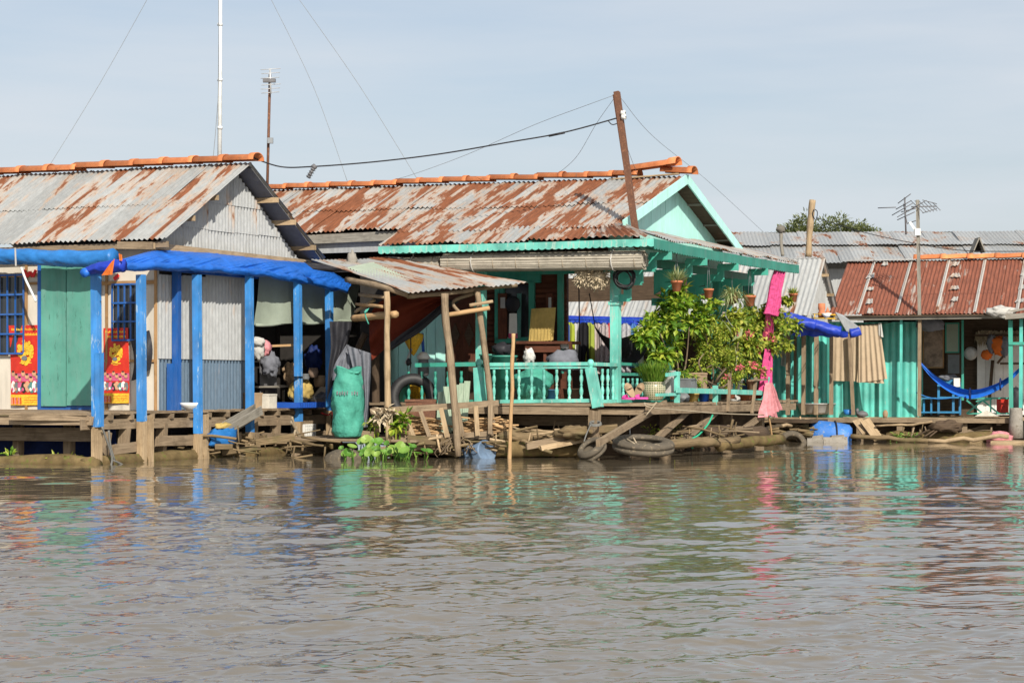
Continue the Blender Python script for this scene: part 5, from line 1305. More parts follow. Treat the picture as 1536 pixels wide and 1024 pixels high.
b = MB(); b.box(pd(631, 613, 34.1), .52, .3, .30, None, .015); b.box(pd(631, 600.5, 34.1), .54, .32, .03, None, .01); solo(b, 'box', 'rustm', 'rusty brown box in front of the upright tyre', 'box')
bucket('bucket', 'yellow', 'yellow bucket seen through the upright black tyre', 'bucket', 626, 577, 603, .75, .13, .16)
bucket('bucket', 'turqd', 'dull green bucket behind the hole of the upright tyre', 'bucket', 610, 576, 606, .95, .13, .16)
b = S(); b.lathe([(.001, -.34), (.04, -.30), (.17, -.06), (.185, .03), (.15, .06), (.05, .08), (.001, .085)], pd(620, 505, 35.6), 22); solo(b, 'basket', 'yellow', 'yellowish cone shaped basket hanging in front of the pale turquoise wall', 'basket')
b = S(); b.tube([pd(617, 523, 35.5), pd(609, 545, 35.4)], .022, 6); solo(b, 'stick', 'whitec', 'short white stick under the hanging cone basket', 'stick')
b = S(); b.tube(crv([pd(616, 498, 35.2), pd(616, 545, 35.2), pd(614, 580, 35.0)], 4), .01, 5); b.blob(pd(613, 543, 35.15), .05, .05, .06, 10, 8, .5, 3); solo(b, 'rope', 'wire', 'black knotted rope hanging in front of the cone basket', 'rope')
lt = thing('lantern', 'white and grey caged lantern hanging by the pale turquoise wall', 'lantern', pd(635, 565, 35.7))
b = S(); c0 = pd(635, 536, 35.7); b.lathe([(.02, .10), (.06, .09), (.11, .03), (.12, -.02), (.10, -.03)], c0, 16); b.build('cap', 'white', lt)
b = S(); b.lathe([(.09, -.03), (.10, -.15), (.10, -.30), (.07, -.33), (.001, -.33)], c0, 10); b.build('cage', 'aludk', lt)
b = S(); b.tube([c0 + Z * .1, pd(633, 500, 35.75)], .03, 6); b.build('handle', 'bluepl', lt)
for i, (x, y0, y1, w_) in enumerate(((661, 588, 652, .10), (668, 580, 650, .09), (676, 582, 648, .09), (684, 577, 646, .10), (692, 575, 640, .09), (700, 571, 632, .10))):
    b = MB(); b.bar(pd(x - 3, y1, 33.75), pd(x + 1, y0, 34.15), .022, w_, V((1, 0, 0)), .006); solo(b, 'board', 'woodgreen', 'faded green board leaning in the row behind the slatted crate, %s' % ('tallest and rightmost', 'second from the right', 'third from the right', 'fourth from the right', 'second from the left', 'leftmost')[5 - i], 'board', 'faded green boards leaning on the crate')
cf = thing('slatted_crate', 'crooked open crate of weathered slats holding firewood at the waterline', 'crate', pd(650, 660, 33.6))
for a0, a1, h in (((556, 617), (748, 604), .10), ((586, 661), (740, 649), .08)):
    b = MB(); b.bar(pd(*a0, 33.5), pd(*a1, 33.55), .04, h, None, .012); b.build('rail', 'wood', cf)
for i, (x0, y0, x1, y1) in enumerate(((606, 617, 621, 657), (631, 616, 645, 658), (661, 612, 671, 656), (686, 611, 694, 654), (713, 609, 717, 653), (736, 606, 735, 651))):
    b = MB(); b.bar(pd(x1, y1, 33.45), pd(x0, y0, 33.46), .03, .075, V((1, 0, 0)), .008); b.build('slat', 'woodl' if i % 2 == 0 else 'wood', cf)
b = MB(); b.box(pd(662, 655, 33.9), 1.65, .7, .05, None, .01); b.build('floor', 'wood', cf)
b = S()
for k in range(190):
    x = rnd(615, 662) if k % 5 < 3 else rnd(694, 758); y = rnd(626, 655); d = V((1, rnd(-.6, .6), rnd(-.22, .22))).normalized(); c0 = pd(x, y, rnd(33.65, 34.3)); L = rnd(.2, .55)
    b.tube([c0 - d * L / 2, c0 + V((0, 0, rnd(-.02, .02))), c0 + d * L / 2], rnd(.008, .02), 5)
b.blob(pd(640, 650, 34.1), .3, .3, .2); b.blob(pd(725, 648, 34.1), .38, .3, .2)
solo(b, 'firewood', 'bamboo', 'heap of split firewood and twigs inside the slatted crate', 'firewood')
def tuft(name, label, cat, spots, mat, L, W, n, group=None):
    b = MB()
    for c, r in spots:
        for k in range(n):
            d = V((rnd(-1, 1), rnd(-1, .6), rnd(-.5, 1))).normalized(); b.leaf(c + d * r * rnd(0, .8), d + V((0, -.2, -.1)), Z + V((rnd(-.6, .6), rnd(-.9, 0), 0)), L * rnd(.6, 1.2), W * rnd(.7, 1.2), rnd(.1, .4))
        b.bar(c - Z * r * 1.8, c, .015, .015)
    return solo(b, name, mat, label, cat, group)
tuft('leafy_plant', 'green leafy sprig growing out of the slatted crate', 'plant', [(pd(600, 633, 33.4), .18), (pd(594, 640, 33.4), .14), (pd(609, 628, 33.4), .14)], 'leafA', .14, .07, 34)
tuft('leafy_plant', 'small leafy sprig at the left end of the slatted crate', 'plant', [(pd(562, 638, 33.5), .13), (pd(556, 634, 33.5), .1)], 'leafB', .10, .05, 26)
tuft('dry_plant', 'dry tan leaves drooping over the left corner of the slatted crate', 'plant', [(pd(577, 620, 33.35), .13), (pd(570, 628, 33.35), .12), (pd(588, 622, 33.35), .1)], 'straw', .13, .05, 26)
for i, (x, y, lb) in enumerate(((15, 685, 'small bright weed sprouting at far left under the porch'), (85, 690, 'dim weed under the green door'), (108, 692, 'dim weed under the right door edge'))):
    tuft('weed', lb, 'weed', [(A.onv(x, y, -.05), .13)], 'leafA' if i == 0 else 'leafB', .11, .05, 34)
tuft('weed', 'sparse weeds growing under the first brace of the middle house', 'weed', [(B.onu(975, 650, -.5), .2)], 'leafB', .08, .03, 40)
tuft('weed', 'smaller weeds growing between the second and third brace of the middle house', 'weed', [(B.onu(1012, 646, -.5), .16)], 'leafB', .08, .03, 40)
# water hyacinth raft
wh = thing('water_hyacinth', 'clump of bright green water hyacinth floating in front of the slatted crate', 'water plant', pd(575, 694, 32.6))
b = MB(); b2 = S()
for k in range(62):
    x = 575 + random.gauss(0, 30); x = max(516, min(638, x)); D_ = rnd(32.0, 33.3); base = V(((x - 768) / FPX * D_, D_, 0)); lean = V((rnd(-.6, .6), rnd(-.5, .3), 1)).normalized(); L = rnd(.10, .36) * (1 if abs(x - 570) < 35 else .7)
    tip = base + lean * L; b2.tube([base - Z * .05, base.lerp(tip, .5) + V((lean.x, 0, 0)) * .03, tip], [.010, .012, .006], 5)
    nrm = (lean * .5 + V((rnd(-.7, .7), rnd(-1.2, 0), rnd(.0, .8)))).normalized(); u_ = nrm.orthogonal().normalized(); v_ = nrm.cross(u_); r = rnd(.045, .10)
    ring = [tip + (u_ * math.cos(a) + v_ * math.sin(a) * .9) * r + nrm * .02 for a in [2 * PI * j / 9 for j in range(9)]]
    b.add([tip - nrm * .015] + ring, [(0, 1 + j, 1 + (j + 1) % 9) for j in range(9)])
b2.build('stalk', 'hyac', wh); b.smooth = False; b.build('leaf', 'hyac', wh)
b = S(); c0 = pd(716, 682, 33.6); b.lathe([(.001, -.3), (.17, -.29), (.195, -.25), (.20, -.1), (.21, -.09), (.21, -.05), (.20, -.04), (.20, .1), (.21, .11), (.21, .15), (.20, .16), (.195, .27), (.175, .30), (.16, .285), (.001, .28)], c0, 22, V((.55, -.75, .25))); solo(b, 'float_drum', plain('scuffed_drum', (.12, .18, .27), var=.55, scale=4), 'small scuffed blue plastic drum floating beside the slatted crate', 'drum')
b = rough([pd(770, 500, 33.3), pd(769, 540, 33.3), pd(767, 600, 33.3), pd(763, 700, 33.3)], .034); solo(b, 'bamboo_pole', 'bamboo', 'bare orange bamboo pole standing in the water in front of the railing', 'pole')
# logs, mud and debris along the middle house
G_ = 'logs along the waterline of the middle house'
for lab, segs, mt in (('pale straight log lying under the middle porch, left of the corner piling', [(pd(748, 656, 33.7), pd(872, 652, 33.9), .085)], 'log'), ('thin log above the pale straight log under the porch', [(pd(742, 647, 34.0), pd(805, 647, 34.2), .05)], 'log'), ('mossy mud covered log at the waterline behind the bamboo pole', [(pd(735, 675, 33.6), pd(872, 672, 33.9), .14)], 'moss'), ('brown log at the waterline between the flat tyre and the green rope', [(pd(985, 667, 33.6), pd(1106, 661, 35.5), .085)], 'log'), ('mossy log jutting right at the waterline under the last brace', [(pd(1080, 669, 35.0), pd(1172, 657, 37.0), .095)], 'moss'), ('dark half rotten trunk lying under the flower deck', [(pd(1060, 646, 36.2), pd(1148, 652, 37.5), .13)], 'wooddk'), ('thin pole slanting above the half sunk tyre', [(pd(1128, 646, 41), pd(1186, 636, 42.0), .035)], 'woodl'), ('curved thin branch on the mud left of the tilted tyre', [(pd(782, 662, 33.55), pd(830, 676, 33.4), .03)], 'log'), ('low brown log at the waterline left of the blue barrel', [(pd(1150, 662, 43), pd(1216, 652, 43.6), .10)], 'log')):
    logpile('log', lab, 'log', segs, mt, G_)
b = S(); b.blob(pd(862, 648, 33.5), .30, .22, .11, 22, 12, .6, 2.6); solo(b, 'driftwood', 'log', 'knotted pale root stump lying on the log by the corner piling', 'driftwood')
b = S()
for r_ in (0, .05, .1): b.tube([pd(893 + 8 * math.cos(a) * (1 + r_), 634 + 3 * math.sin(a) + r_ * 20, 33.3 - .12 * math.sin(a)) for a in [2 * PI * j / 14 for j in range(15)]], .014, 5, False)
b.tube(crv([pd(886, 637, 33.2), pd(880, 650, 33.2), pd(876, 662, 33.1)], 4), .012, 5); solo(b, 'rope', 'ropeg', 'grey rope lashed round the corner piling of the middle house', 'rope')
b = S(); b.tube(crv([pd(966, 604, 33.1), pd(975, 611, 33.1), pd(1020, 615, 34.0), pd(1080, 620, 35.4), pd(1146, 622, 37.4)], 6), .012, 5); b.tube(crv([pd(966, 604, 33.1), pd(978, 608, 33.1), pd(985, 603, 33.1), pd(968, 624, 33.1)], 4), .012, 5); solo(b, 'rope', 'rope', 'pale mooring rope sagging along the deck edge below the flower rail', 'rope')
b = S(); b.tube(crv([pd(1069, 622, 35.0), pd(1062, 636, 34.9), pd(1048, 652, 34.8), pd(1036, 660, 34.7), pd(1039, 672, 34.6)], 5), .018, 5); solo(b, 'rope', 'greenrope', 'bright green rope running from the flower deck down to a log', 'rope')
b = S(); b.tube(crv([pd(940, 658, 32.7), pd(950, 664, 32.5), pd(956, 668, 32.5), pd(950, 656, 32.6)], 4), .014, 5); solo(b, 'rope', 'rope', 'pale rope end looped over the floating flat tyre', 'rope')
b = S()
for k in range(46):
    c0 = pd(rnd(1120, 1218), rnd(632, 656), rnd(42.6, 43.6)); d = V((1, rnd(-.5, .5), rnd(-.3, .3))).normalized(); L = rnd(.2, .8); b.tube([c0 - d * L / 2, c0, c0 + d * L / 2], rnd(.015, .04), 5)
b.blob(pd(1185, 655, 43.4), .7, .4, .25, 24, 12, .5, 2.5); b.blob(pd(1135, 662, 43.2), .5, .4, .2, 24, 12, .5, 2.5)
tag(solo(b, 'debris', 'log', 'heap of driftwood and mud under the deck edge right of the light pink cloth', 'debris'))
b = S(); b.blob(pd(528, 392, 35.3), .085, .07, .17, 16, 12, .5, 2.5); b.blob(pd(521, 398, 35.2), .15, .1, .07, 16, 12, .5, 3); solo(b, 'stone', 'concrete', 'grey lump of stone weighing down the small shed roof', 'stone')
between('sheet', 'blackc', 'dark sheet lying between the left house eave and the small shed roof', 'sheet', [(455, 392), (480, 394), (505, 396), (528, 397)], [(470, 404), (495, 408), (515, 408), (545, 407)], 36.0, .03, 1)

# ================================================================== GREY GABLED HOUSE BEHIND THE PORCH (frame DH)
hD = thing('floating_house', 'small grey corrugated gable house behind the flower porch with a blue rolled tarp', 'house', DH.w(1, 1, 0))
ED, RD = 2.72, 3.98
b = MB()
b.roof(DH.w(-.06, -.12, ED - .05), DH.w(9, -.12, ED - .05), DH.w(-.06, 1.10, RD), DH.w(9, 1.10, RD), courses=1, pitch=.11, amp=.010)
b.roof(DH.w(-.06, 2.30, ED - .05), DH.w(9, 2.30, ED - .05), DH.w(-.06, 1.06, RD), DH.w(9, 1.06, RD), courses=1, pitch=.11, amp=.010)
b.build('roof', galv('pale_grey_roof', base=(.36, .37, .37), rust=.22, seed=7.7), hD)
b = MB(); b.wall(DH, 'u', .05, 2.1, lambda k: 2.55, lambda k: ED + (RD - ED - .06) * max(.01, 1 - abs(k - 1.08) / 1.10), .10, pitch=.085)
b.build('gable_wall', 'gal', hD)
b = MB()
for v in (1.35, 1.75, 2.1): b.bar(DH.w(-.05, v, RD - (v - 1.08) * 1.03 - .09), DH.w(.6, v, RD - (v - 1.08) * 1.03 - .09), .06, .06)
b.build('purlin', 'woodl', hD)
b = MB(); b.box(DH.w(5.7, 2.0, 1.55), 6.4, .05, 2.1, (DH.u, DH.v, Z)); b.box(DH.w(4.5, 1.2, .44), 9, 2.2, .06, (DH.u, DH.v, Z))
b.build('rear_wall', 'wooddk', hD)
b = MB()
for j in range(4): b.wall(DH, 'v', -.2 + j * .7, .52 + j * .7, lambda q: .5, lambda q: 2.62, 2.0 + .006 * (j % 2), pitch=.15, amp=.016)
b.build('wall', 'turqc', hD)
b = MB(); b.poly([pd(1253, 470, 43.6), pd(1264, 474, 43.5), pd(1291, 494, 42.6), pd(1270, 499, 42.8)], .03, Z); b.build('awning_sheet', 'galw', hD)
DC = 42.3
b = S(); q = crv([pd(1180, 476, 42.0), pd(1192, 480, DC), pd(1207, 484, DC), pd(1222, 488, DC)], 6); q = dense(q, .04); rolltube(b, q, .115, 1.0, 22, .22)
solo(b, 'tarpaulin', 'tarpv', 'rolled violet blue tarpaulin under the grey gable, left roll', 'tarpaulin')
b = S(); q = crv([pd(1221, 487, DC), pd(1235, 491, DC), pd(1248, 495, DC), pd(1260, 498, DC)], 6); q = dense(q, .04); rolltube(b, q, .105, 9.0, 22, .22)
b.grid(*hang(pd(1183, 486, DC + .1), pd(1272, 497, DC + .1), pd(1185, 503, DC + .2), pd(1272, 506, DC + .2), 4, .04, 20, 5))
solo(b, 'tarpaulin', 'tarpv', 'rolled violet blue tarpaulin under the grey gable, right roll with a loose hem', 'tarpaulin')
b = S(); q = crv([pd(1275, 500, 42.5), pd(1282, 499, 42.5), pd(1290, 496, 42.5)], 5); q = dense(q, .03); rolltube(b, q, .08, 4.0, 20, .3)
solo(b, 'tarpaulin', 'tarpv', 'short end of blue tarpaulin bundled at the awning tip beside the tan cloth', 'tarpaulin')
b = S(); b.grid(*hang(DH.onv(840, 473, -.16), DH.onv(1120, 479, -.16), DH.onv(840, 491, -.2), DH.onv(1120, 499, -.2), 12, .03, 70, 6)); solo(b, 'tarpaulin', 'tarpv', 'blue tarpaulin strip along the eave above the hanging clothes', 'tarpaulin')
rk = thing('offering_shelf', 'small yellow wire shelf with an orange jar on the grey gable', 'shelf', pd(1240, 478, 42.3))
b = S(); 
for y in (472, 478): b.tube([pd(1219, y - 1, 42.6), pd(1252, y, 42.4), pd(1254, y + 1, 43.2)], .012, 5)
for x in (1222, 1236, 1251): b.tube([pd(x, 471, 42.5), pd(x, 478, 42.5)], .010, 5)
b.build('shelf_frame', 'yellow', rk)
b = S(); b.lathe([(.001, 0), (.075, 0), (.08, .12), (.06, .15), (.08, .20), (.075, .31), (.001, .32)], pd(1232.5, 477, 42.7), 14); b.build('jar', 'terra', rk)
b = S(); b.lathe([(.001, 0), (.05, 0), (.06, .05), (.03, .13), (.001, .2)], pd(1241.5, 474, 42.7), 12); b.build('vase', 'terra', rk)
b = S(); b.lathe([(.001, 0), (.06, 0), (.11, .09), (.10, .09), (.05, .02)], pd(1240, 476, 42.5), 14); b.build('bowl', 'white', rk)
# washing line behind the porch
gm = {'blue_g': (.05, .12, .5), 'lime': (.42, .50, .06), 'white_g': (.66, .66, .66), 'lav': (.50, .48, .62), 'black_g': (.02, .02, .025), 'lime2': (.38, .46, .08), 'pinkish': (.62, .52, .50), 'print': (.52, .46, .46), 'red_g': (.60, .05, .07), 'print2': (.55, .55, .58), 'grey_g': (.22, .22, .24), 'blue2': (.10, .25, .6)}
for k, c in gm.items(): m[k] = cloth(k + '_fabric', c, transl=.25, var=.4 if 'print' in k else .2, scale=22 if 'print' in k else 5)
GS = [(848, 62, 11, 'blue_g', 'blue garment, leftmost on the washing line'), (855, 66, 12, 'lime', 'yellow green garment between the blue and white ones on the washing line'), (865, 72, 14, 'white_g', 'white garment left of the black one on the washing line'), (876, 74, 13, 'black_g', 'black garment on the washing line'), (884, 70, 13, 'lime2', 'bright lime garment right of the black one on the washing line'), (896, 76, 14, 'pinkish', 'pale pinkish garment right of the lime one on the washing line'), (906, 58, 11, 'print', 'pale patterned garment left of the red one on the washing line'), (915, 52, 12, 'red_g', 'red garment on the washing line'), (924, 60, 10, 'lav', 'lavender garment hanging behind the porch column'), (938, 74, 14, 'print2', 'white patterned garment right of the porch column'), (950, 66, 10, 'blue2', 'light blue garment right of the patterned one'), (960, 60, 10, 'white_g', 'white garment at the right end of the washing line')]
for i, (x, h_, w_, mt, lb) in enumerate(GS):
    v_ = -.34 + .05 * (i % 3); y0 = 483 + (x - 848) * .02
    t0 = thing('garment', lb, 'garment', DH.onv(x, y0 + h_ / 2, v_), 'garments on the washing line')
    w_ *= 1.25; tl = DH.onv(x - w_ * .5, y0, v_); tr = DH.onv(x + w_ * .5, y0, v_); dz = (tl - DH.onv(x - w_ * .5, y0 + h_, v_)).z
    b = S(); ctr = (tl + tr) / 2; hv = (tr - tl) / 2
    prof = lambda t_: .50 + .42 * min(1, t_ / .06) + .12 * t_
    sd = rnd(0, 9)
    b.grid(lambda a, t_: ctr + hv * (2 * a - 1) * prof(t_) - Z * dz * t_ + DH.v * .035 * math.sin(a * 14 + sd + t_) * (.3 + t_), 14, 12)
    b.build('cloth', mt, t0)
    b = S(); b.tube([tl.lerp(ctr, .3) - Z * .03, ctr + Z * .03, tr.lerp(ctr, .3) - Z * .03], .009, 5); b.tube(crv([ctr + Z * .03, ctr + Z * .09, ctr + Z * .11 + DH.u * .03], 3), .007, 5); b.build('hanger', 'bluepl', t0)
b = S(); b.tube([DH.onv(838, 479, -.32), DH.onv(1010, 480, -.32)], .012, 6); solo(b, 'washing_line', 'bluepl', 'blue rail carrying the hanging clothes behind the porch', 'washing line')

# ================================================================== RIGHT HOUSE (frame C)
hC = thing('floating_house', 'turquoise corrugated house at right under a fully rusted red brown roof', 'house', C.w(-1, 1.5, 0))
zE = C.onv(1378, 472, -.12).z; zR = C.onv(1400, 391, 2.7).z
b = MB(); b.roof(C.w(-4.4, -.12, zE), C.w(1.95, -.12, zE), C.w(-4.4, 2.7, zR), C.w(1.95, 2.7, zR), sw=.9, courses=1, rag=.03, pitch=.085, amp=.013)
b.roof(C.w(-4.4, 5.4, zE), C.w(1.95, 5.4, zE), C.w(-4.4, 2.66, zR), C.w(1.95, 2.66, zR), sw=.9, courses=1, rag=.03, pitch=.085, amp=.013)
b.use(1)
slope = (C.w(0, 2.7, zR) - C.w(0, -.12, zE)); nC = (-C.u).cross(slope).normalized(); nC = nC if nC.z > 0 else -nC
onr = lambda u, t_, o=.04: C.w(u, -.12 + 2.82 * t_, lerp(zE, zR, t_)) + nC * o
for k in range(7):
    u = 1.35 - k * .86 + rnd(-.05, .05); b.corr(onr(u - .035, .01), onr(u + .035, .01), onr(u - .035, .995), onr(u + .035, .995), .085, .012, 3, nC, 0, (k, 0))
rs = random.Random(8)
for (u, t_) in ((1.3, .70), (1.22, .45), (1.15, .22), (1.05, .05), (1.05, .93), (-.55, .90), (-.62, .68), (-.66, .45), (-.72, .24), (-2.1, .68), (-2.1, .45), (-2.1, .20), (-2.2, .9), (-3.2, .5)):
    w_, h_ = rs.uniform(.07, .10), rs.uniform(.025, .045); j_ = [rs.uniform(-.03, .03) for _ in range(4)]
    b.corr(onr(u - w_ + j_[0], t_ - h_, .046), onr(u + w_ + j_[1], t_ - h_ + j_[2] * .3, .046), onr(u - w_ * .8 + j_[3], t_ + h_, .046), onr(u + w_ * .7, t_ + h_, .046), .085, .010, 3, nC, .02, (u, t_))
rC = b.build('roof', ['roofC', galv('grey_seam_sheet', base=(.42, .40, .37), rust=.45, seed=2)], hC)
b = MB(); b.bar(C.w(-4.4, -.16, zE - .05), C.w(1.8, -.16, zE - .06), .04, .09, None, .01); b.build('eave_board', 'woodg', hC)
uT = C.loc(C.onv(1375, 388, 2.7))[0]
ridge_tiles(rC, C.w(-4.5, 2.7, zR + .0), C.w(uT, 2.7, zR + .0), 8, r=.12)
b = MB(); b.bar(C.w(uT, 2.64, zR + .03), C.w(1.95, 2.64, zR + .03), .22, .03); b.build('ridge_cap', 'gal', hC)
b = MB(); uw0 = C.loc(C.onv(1374, 560, 1.0))[0]; uw1 = C.loc(C.onv(1160, 560, 1.0))[0]
k = 5
for j in range(k):
    a0 = lerp(uw0, uw1, j / k); a1 = lerp(uw0, uw1, min(1, (j + 1.03) / k)); b.wall(C, 'v', a0, a1, lambda q: .5, lambda q: 2.62, 1.0 + .006 * (j % 2), pitch=.15, amp=.014)
b.wall(C, 'u', 1.0, 2.3, lambda q: .5, lambda q: 2.7, uw0, pitch=.15, amp=.02)
b.build('wall', 'turqc', hC)
b = MB(); b.box(C.w(-1.3, 2.4, 1.7), 5.0, .05, 2.5, (C.u, C.v, Z)); b.box(C.w(-1.2, 5.3, 1.7), 6, .05, 2.5, (C.u, C.v, Z)); b.box(C.w(-1.3, 1.2, 2.72), 6.0, 2.9, .02, (C.u, C.v, Z)); b.build('inner_wall', 'wooddk', hC)
b = MB(); v = -.22
while v < 2.6:
    wd = rnd(.14, .2); b.box(C.w(-.2 + rnd(-.03, .03), v + wd / 2, .475 + rnd(-.006, .006)), 7.4, wd - .012, .04, (C.u, C.v, Z), .003); v += wd
b.build('deck', 'woodl', hC)
b = MB(); b.bar(C.w(-2.2, -.25, .455), C.w(3.5, -.25, .45), .05, .10, None, .006); b.bar(C.w(-3.8, -.2, .45), C.w(-2.25, -.3, .43), .06, .12, None, .006)
for u in (3.0, 1.6, .5, -.6, -1.7): b.bar(C.w(u, -.15, .4), C.w(u, 2, .4), .09, .1, None, .006)
b.build('joist', 'wood', hC)
for x in (1350, 1447, 1290, 1200): b = MB(); q = C.onv(x, 628, -.12); b.bar(V((q.x, q.y, -.4)), q, .12, .12, C.v, .01); b.build('piling', 'wood', hC)
b = MB(); b.bar(C.w(3.4, .35, .15), C.w(-3.6, .35, .15), .04, .6); b.build('underdeck_shade_boards', 'wooddk', hC)  # added dark boards stand in for shade below the right deck
for x0, y0, x1, y1, w_, mt, v in ((1182, 500, 1182, 622, .085, 'wood', -.05), (1193.5, 505, 1192, 610, .06, 'wood', .35), (1188.5, 506, 1189, 622, .05, 'turqc', .2), (1206, 494, 1205, 622, .085, 'wood', -.05), (1225, 484, 1224, 622, .085, 'wood', -.05), (1247, 500, 1247, 622, .085, 'wood', -.05), (1274, 500, 1280, 622, .075, 'wood', -.05), (1352, 478, 1351.5, 624, .055, 'turqc', -.02), (1379.5, 474, 1379, 624, .075, 'wood', -.05), (1516, 480, 1517, 622, .085, 'turqd', -.05), (1532, 478, 1531, 612, .075, 'turqc', -.05), (1444, 480, 1444, 600, .05, 'turqd', 1.2)):
    b = MB(); b.bar(C.onv(x1, y1, v), C.onv(x0, y0, v), w_, w_, C.v, .005); b.build('post', mt, hC)
b = MB(); b.bar(C.onv(1513, 515, -.1), C.onv(1540, 515, -.1), .05, .06); b.build('crossbar', 'turqd', hC)
b = MB(); b.bar(C.onv(1508, 475, -.28), C.onv(1545, 473, -.28), .12, .10, None, .01); b.bar(C.onv(1515, 468, -.3), C.onv(1545, 462, -.3), .1, .05, None, .01); b.build('eave_timber', 'woodg', hC)
b = MB()
for x0, y0, x1, y1 in ((1450, 597, 1516, 597), (1450, 620, 1516, 620), (1450, 600, 1474, 620), (1474, 600, 1450, 620), (1474, 600, 1498, 620), (1486, 597, 1486, 620), (1464, 602, 1488, 598)): b.bar(C.onv(x0, y0, .6 + rnd(0, .02)), C.onv(x1, y1, .6 + rnd(0, .02)), .03, .035)
b.build('lattice_railing', 'turqd', hC)
# things on the right deck
b = S(); b.grid(*hang(C.onv(1249, 500, .12), C.onv(1289, 500, .12), C.onv(1249, 571, .12), C.onv(1287, 572, .12), 4.5, .018, 44, 10)); solo(b, 'cloth', 'tan', 'plain tan cloth hanging behind the slanted post, left of the larger one', 'cloth')
b = S(); b.grid(*hang(C.onv(1288, 487, -.02), C.onv(1319, 485, -.02), C.onv(1288, 574, -.02), C.onv(1331, 568, -.02), 5, .022, 44, 12)); b.grid(*hang(C.onv(1288, 540, .02), C.onv(1322, 540, .02), C.onv(1285, 573, .02), C.onv(1326, 575, .02), 4, .022, 30, 6)); solo(b, 'cloth', 'tan', 'larger tan cloth hanging from the line with a double hem', 'cloth')
b = S(); b.grid(*hang(C.onv(1318, 484, -.06), C.onv(1322, 484, -.06), C.onv(1318, 503, -.06), C.onv(1325, 506, -.06), 1, .03, 8, 6)); solo(b, 'cloth_scrap', 'whitec', 'white rag pegged at the right corner of the larger tan cloth', 'cloth')
b = S(); b.grid(*hang(C.onv(1173, 500, .1), C.onv(1180, 500, .1), C.onv(1171, 548, .1), C.onv(1178, 550, .1), 1, .03, 8, 8)); solo(b, 'cloth_scrap', 'whitec', 'pale lilac scrap of cloth hanging left of the deck posts', 'cloth')
b = S(); b.tube(sagline(C.onv(1285, 487, -.03), C.onv(1352, 480, -.03), .03), .008, 5); solo(b, 'washing_line', 'wire', 'thin line carrying the larger tan cloth', 'washing line')
b = S(); b.lathe([(.001, .02), (.30, .0), (.36, .05), (.44, .22), (.47, .23), (.47, .245), (.43, .24), (.35, .08), (.001, .05)], C.onv(1225, 621, .35), 30); solo(b, 'basin', 'basin', 'large aluminium basin on the deck behind the grey posts', 'basin')
b = S(); b.lathe([(.001, 0), (.08, 0), (.10, .12), (.11, .12), (.09, .02)], C.onv(1272, 622, .1), 18); solo(b, 'bucket', 'tarpl', 'small light blue bucket on the deck near the slanted post', 'bucket')
b = S(); b.blob(C.onv(1293, 621, .2), .13, .1, .07, 14, 8, .5, 3); b.blob(C.onv(1286, 616, .25), .04, .04, .06); solo(b, 'utensils', 'aludk', 'dark kitchen things with a white knob on the deck right of the blue bucket', 'utensils')
b = S(); b.blob(C.onv(1328, 621, .1), .06, .06, .09, 12, 8, .3, 3); solo(b, 'jug', 'card', 'little brown jug on the deck in front of the turquoise wall', 'jug')
# hammock
hpts = crv([C.onv(1381, 545, .0), C.onv(1400, 566, .05), C.onv(1425, 583, .1), C.onv(1455, 591, .1), C.onv(1485, 584, .1), C.onv(1512, 569, .05), C.onv(1534, 549, .0)], 6)
hm = thing('hammock', 'bright blue hammock slung across the open right porch', 'hammock', C.onv(1455, 600, .1))
b = S(); nh = len(hpts) - 1
b.grid(lambda a, t_: along(hpts, a) + Z * ((t_ - .5) * (.05 + .16 * math.sin(PI * a)) + .02 * math.sin(t_ * 14 + a * 5)) + C.v * (.16 * math.sin(PI * a) * math.sin(PI * t_) + .015 * math.sin(t_ * 22)), nh, 14); b.build('sling', 'tarp', hm)
for i in (.5, .76):
    b = S(); p = along(hpts, i); b.tube([p + (Z * math.sin(a) * .12 - C.v * math.cos(a) * .10) for a in [2 * PI * j / 12 for j in range(13)]], .02, 6, False); b.build('binding', 'tarpd', hm)
b = S(); b.tube(crv([C.onv(1374, 588, -.03), C.onv(1390, 595, -.03), C.onv(1412, 598, -.03), C.onv(1450, 593, -.03)], 5), .012, 5); solo(b, 'rope', 'tarpl', 'light blue rope sagging below the hammock', 'rope')
# shelf, pictures
sf = thing('cabinet', 'blue painted open shelf cabinet against the dark inner wall of the right porch', 'cabinet', C.onv(1424, 623, 1.4))
b = MB()
for x in (1408, 1440, 1430): b.bar(C.onv(x, 622, 1.4), C.onv(x, 572, 1.4), .05, .04, C.v)
for y in (578, 596, 618): b.bar(C.onv(1407, y, 1.42), C.onv(1441, y, 1.42), .3, .04)
panelv(b, C, 1407, 568, 1432, 580, 1.38, .03); b.build('frame', 'bluefurn', sf)
b = MB()
for x in (1386, 1397): b.bar(C.onv(x, 622, 1.5), C.onv(x, 596, 1.5), .04, .04, C.v)
for y in (597, 618): b.bar(C.onv(1383, y, 1.5), C.onv(1408, y, 1.5), .3, .03)
b.build('low_shelf', 'bluefurn', sf)
b = MB(); panelv(b, C, 1432, 567, 1441, 580, 1.36, .2); b.build('side_panel', 'white', sf)
b = S(); b.blob(C.onv(1424, 566, 1.4), .22, .12, .07, 18, 8, .7, 3); solo(b, 'cloth_heap', 'greyc', 'grey rags heaped on top of the blue cabinet', 'cloth')
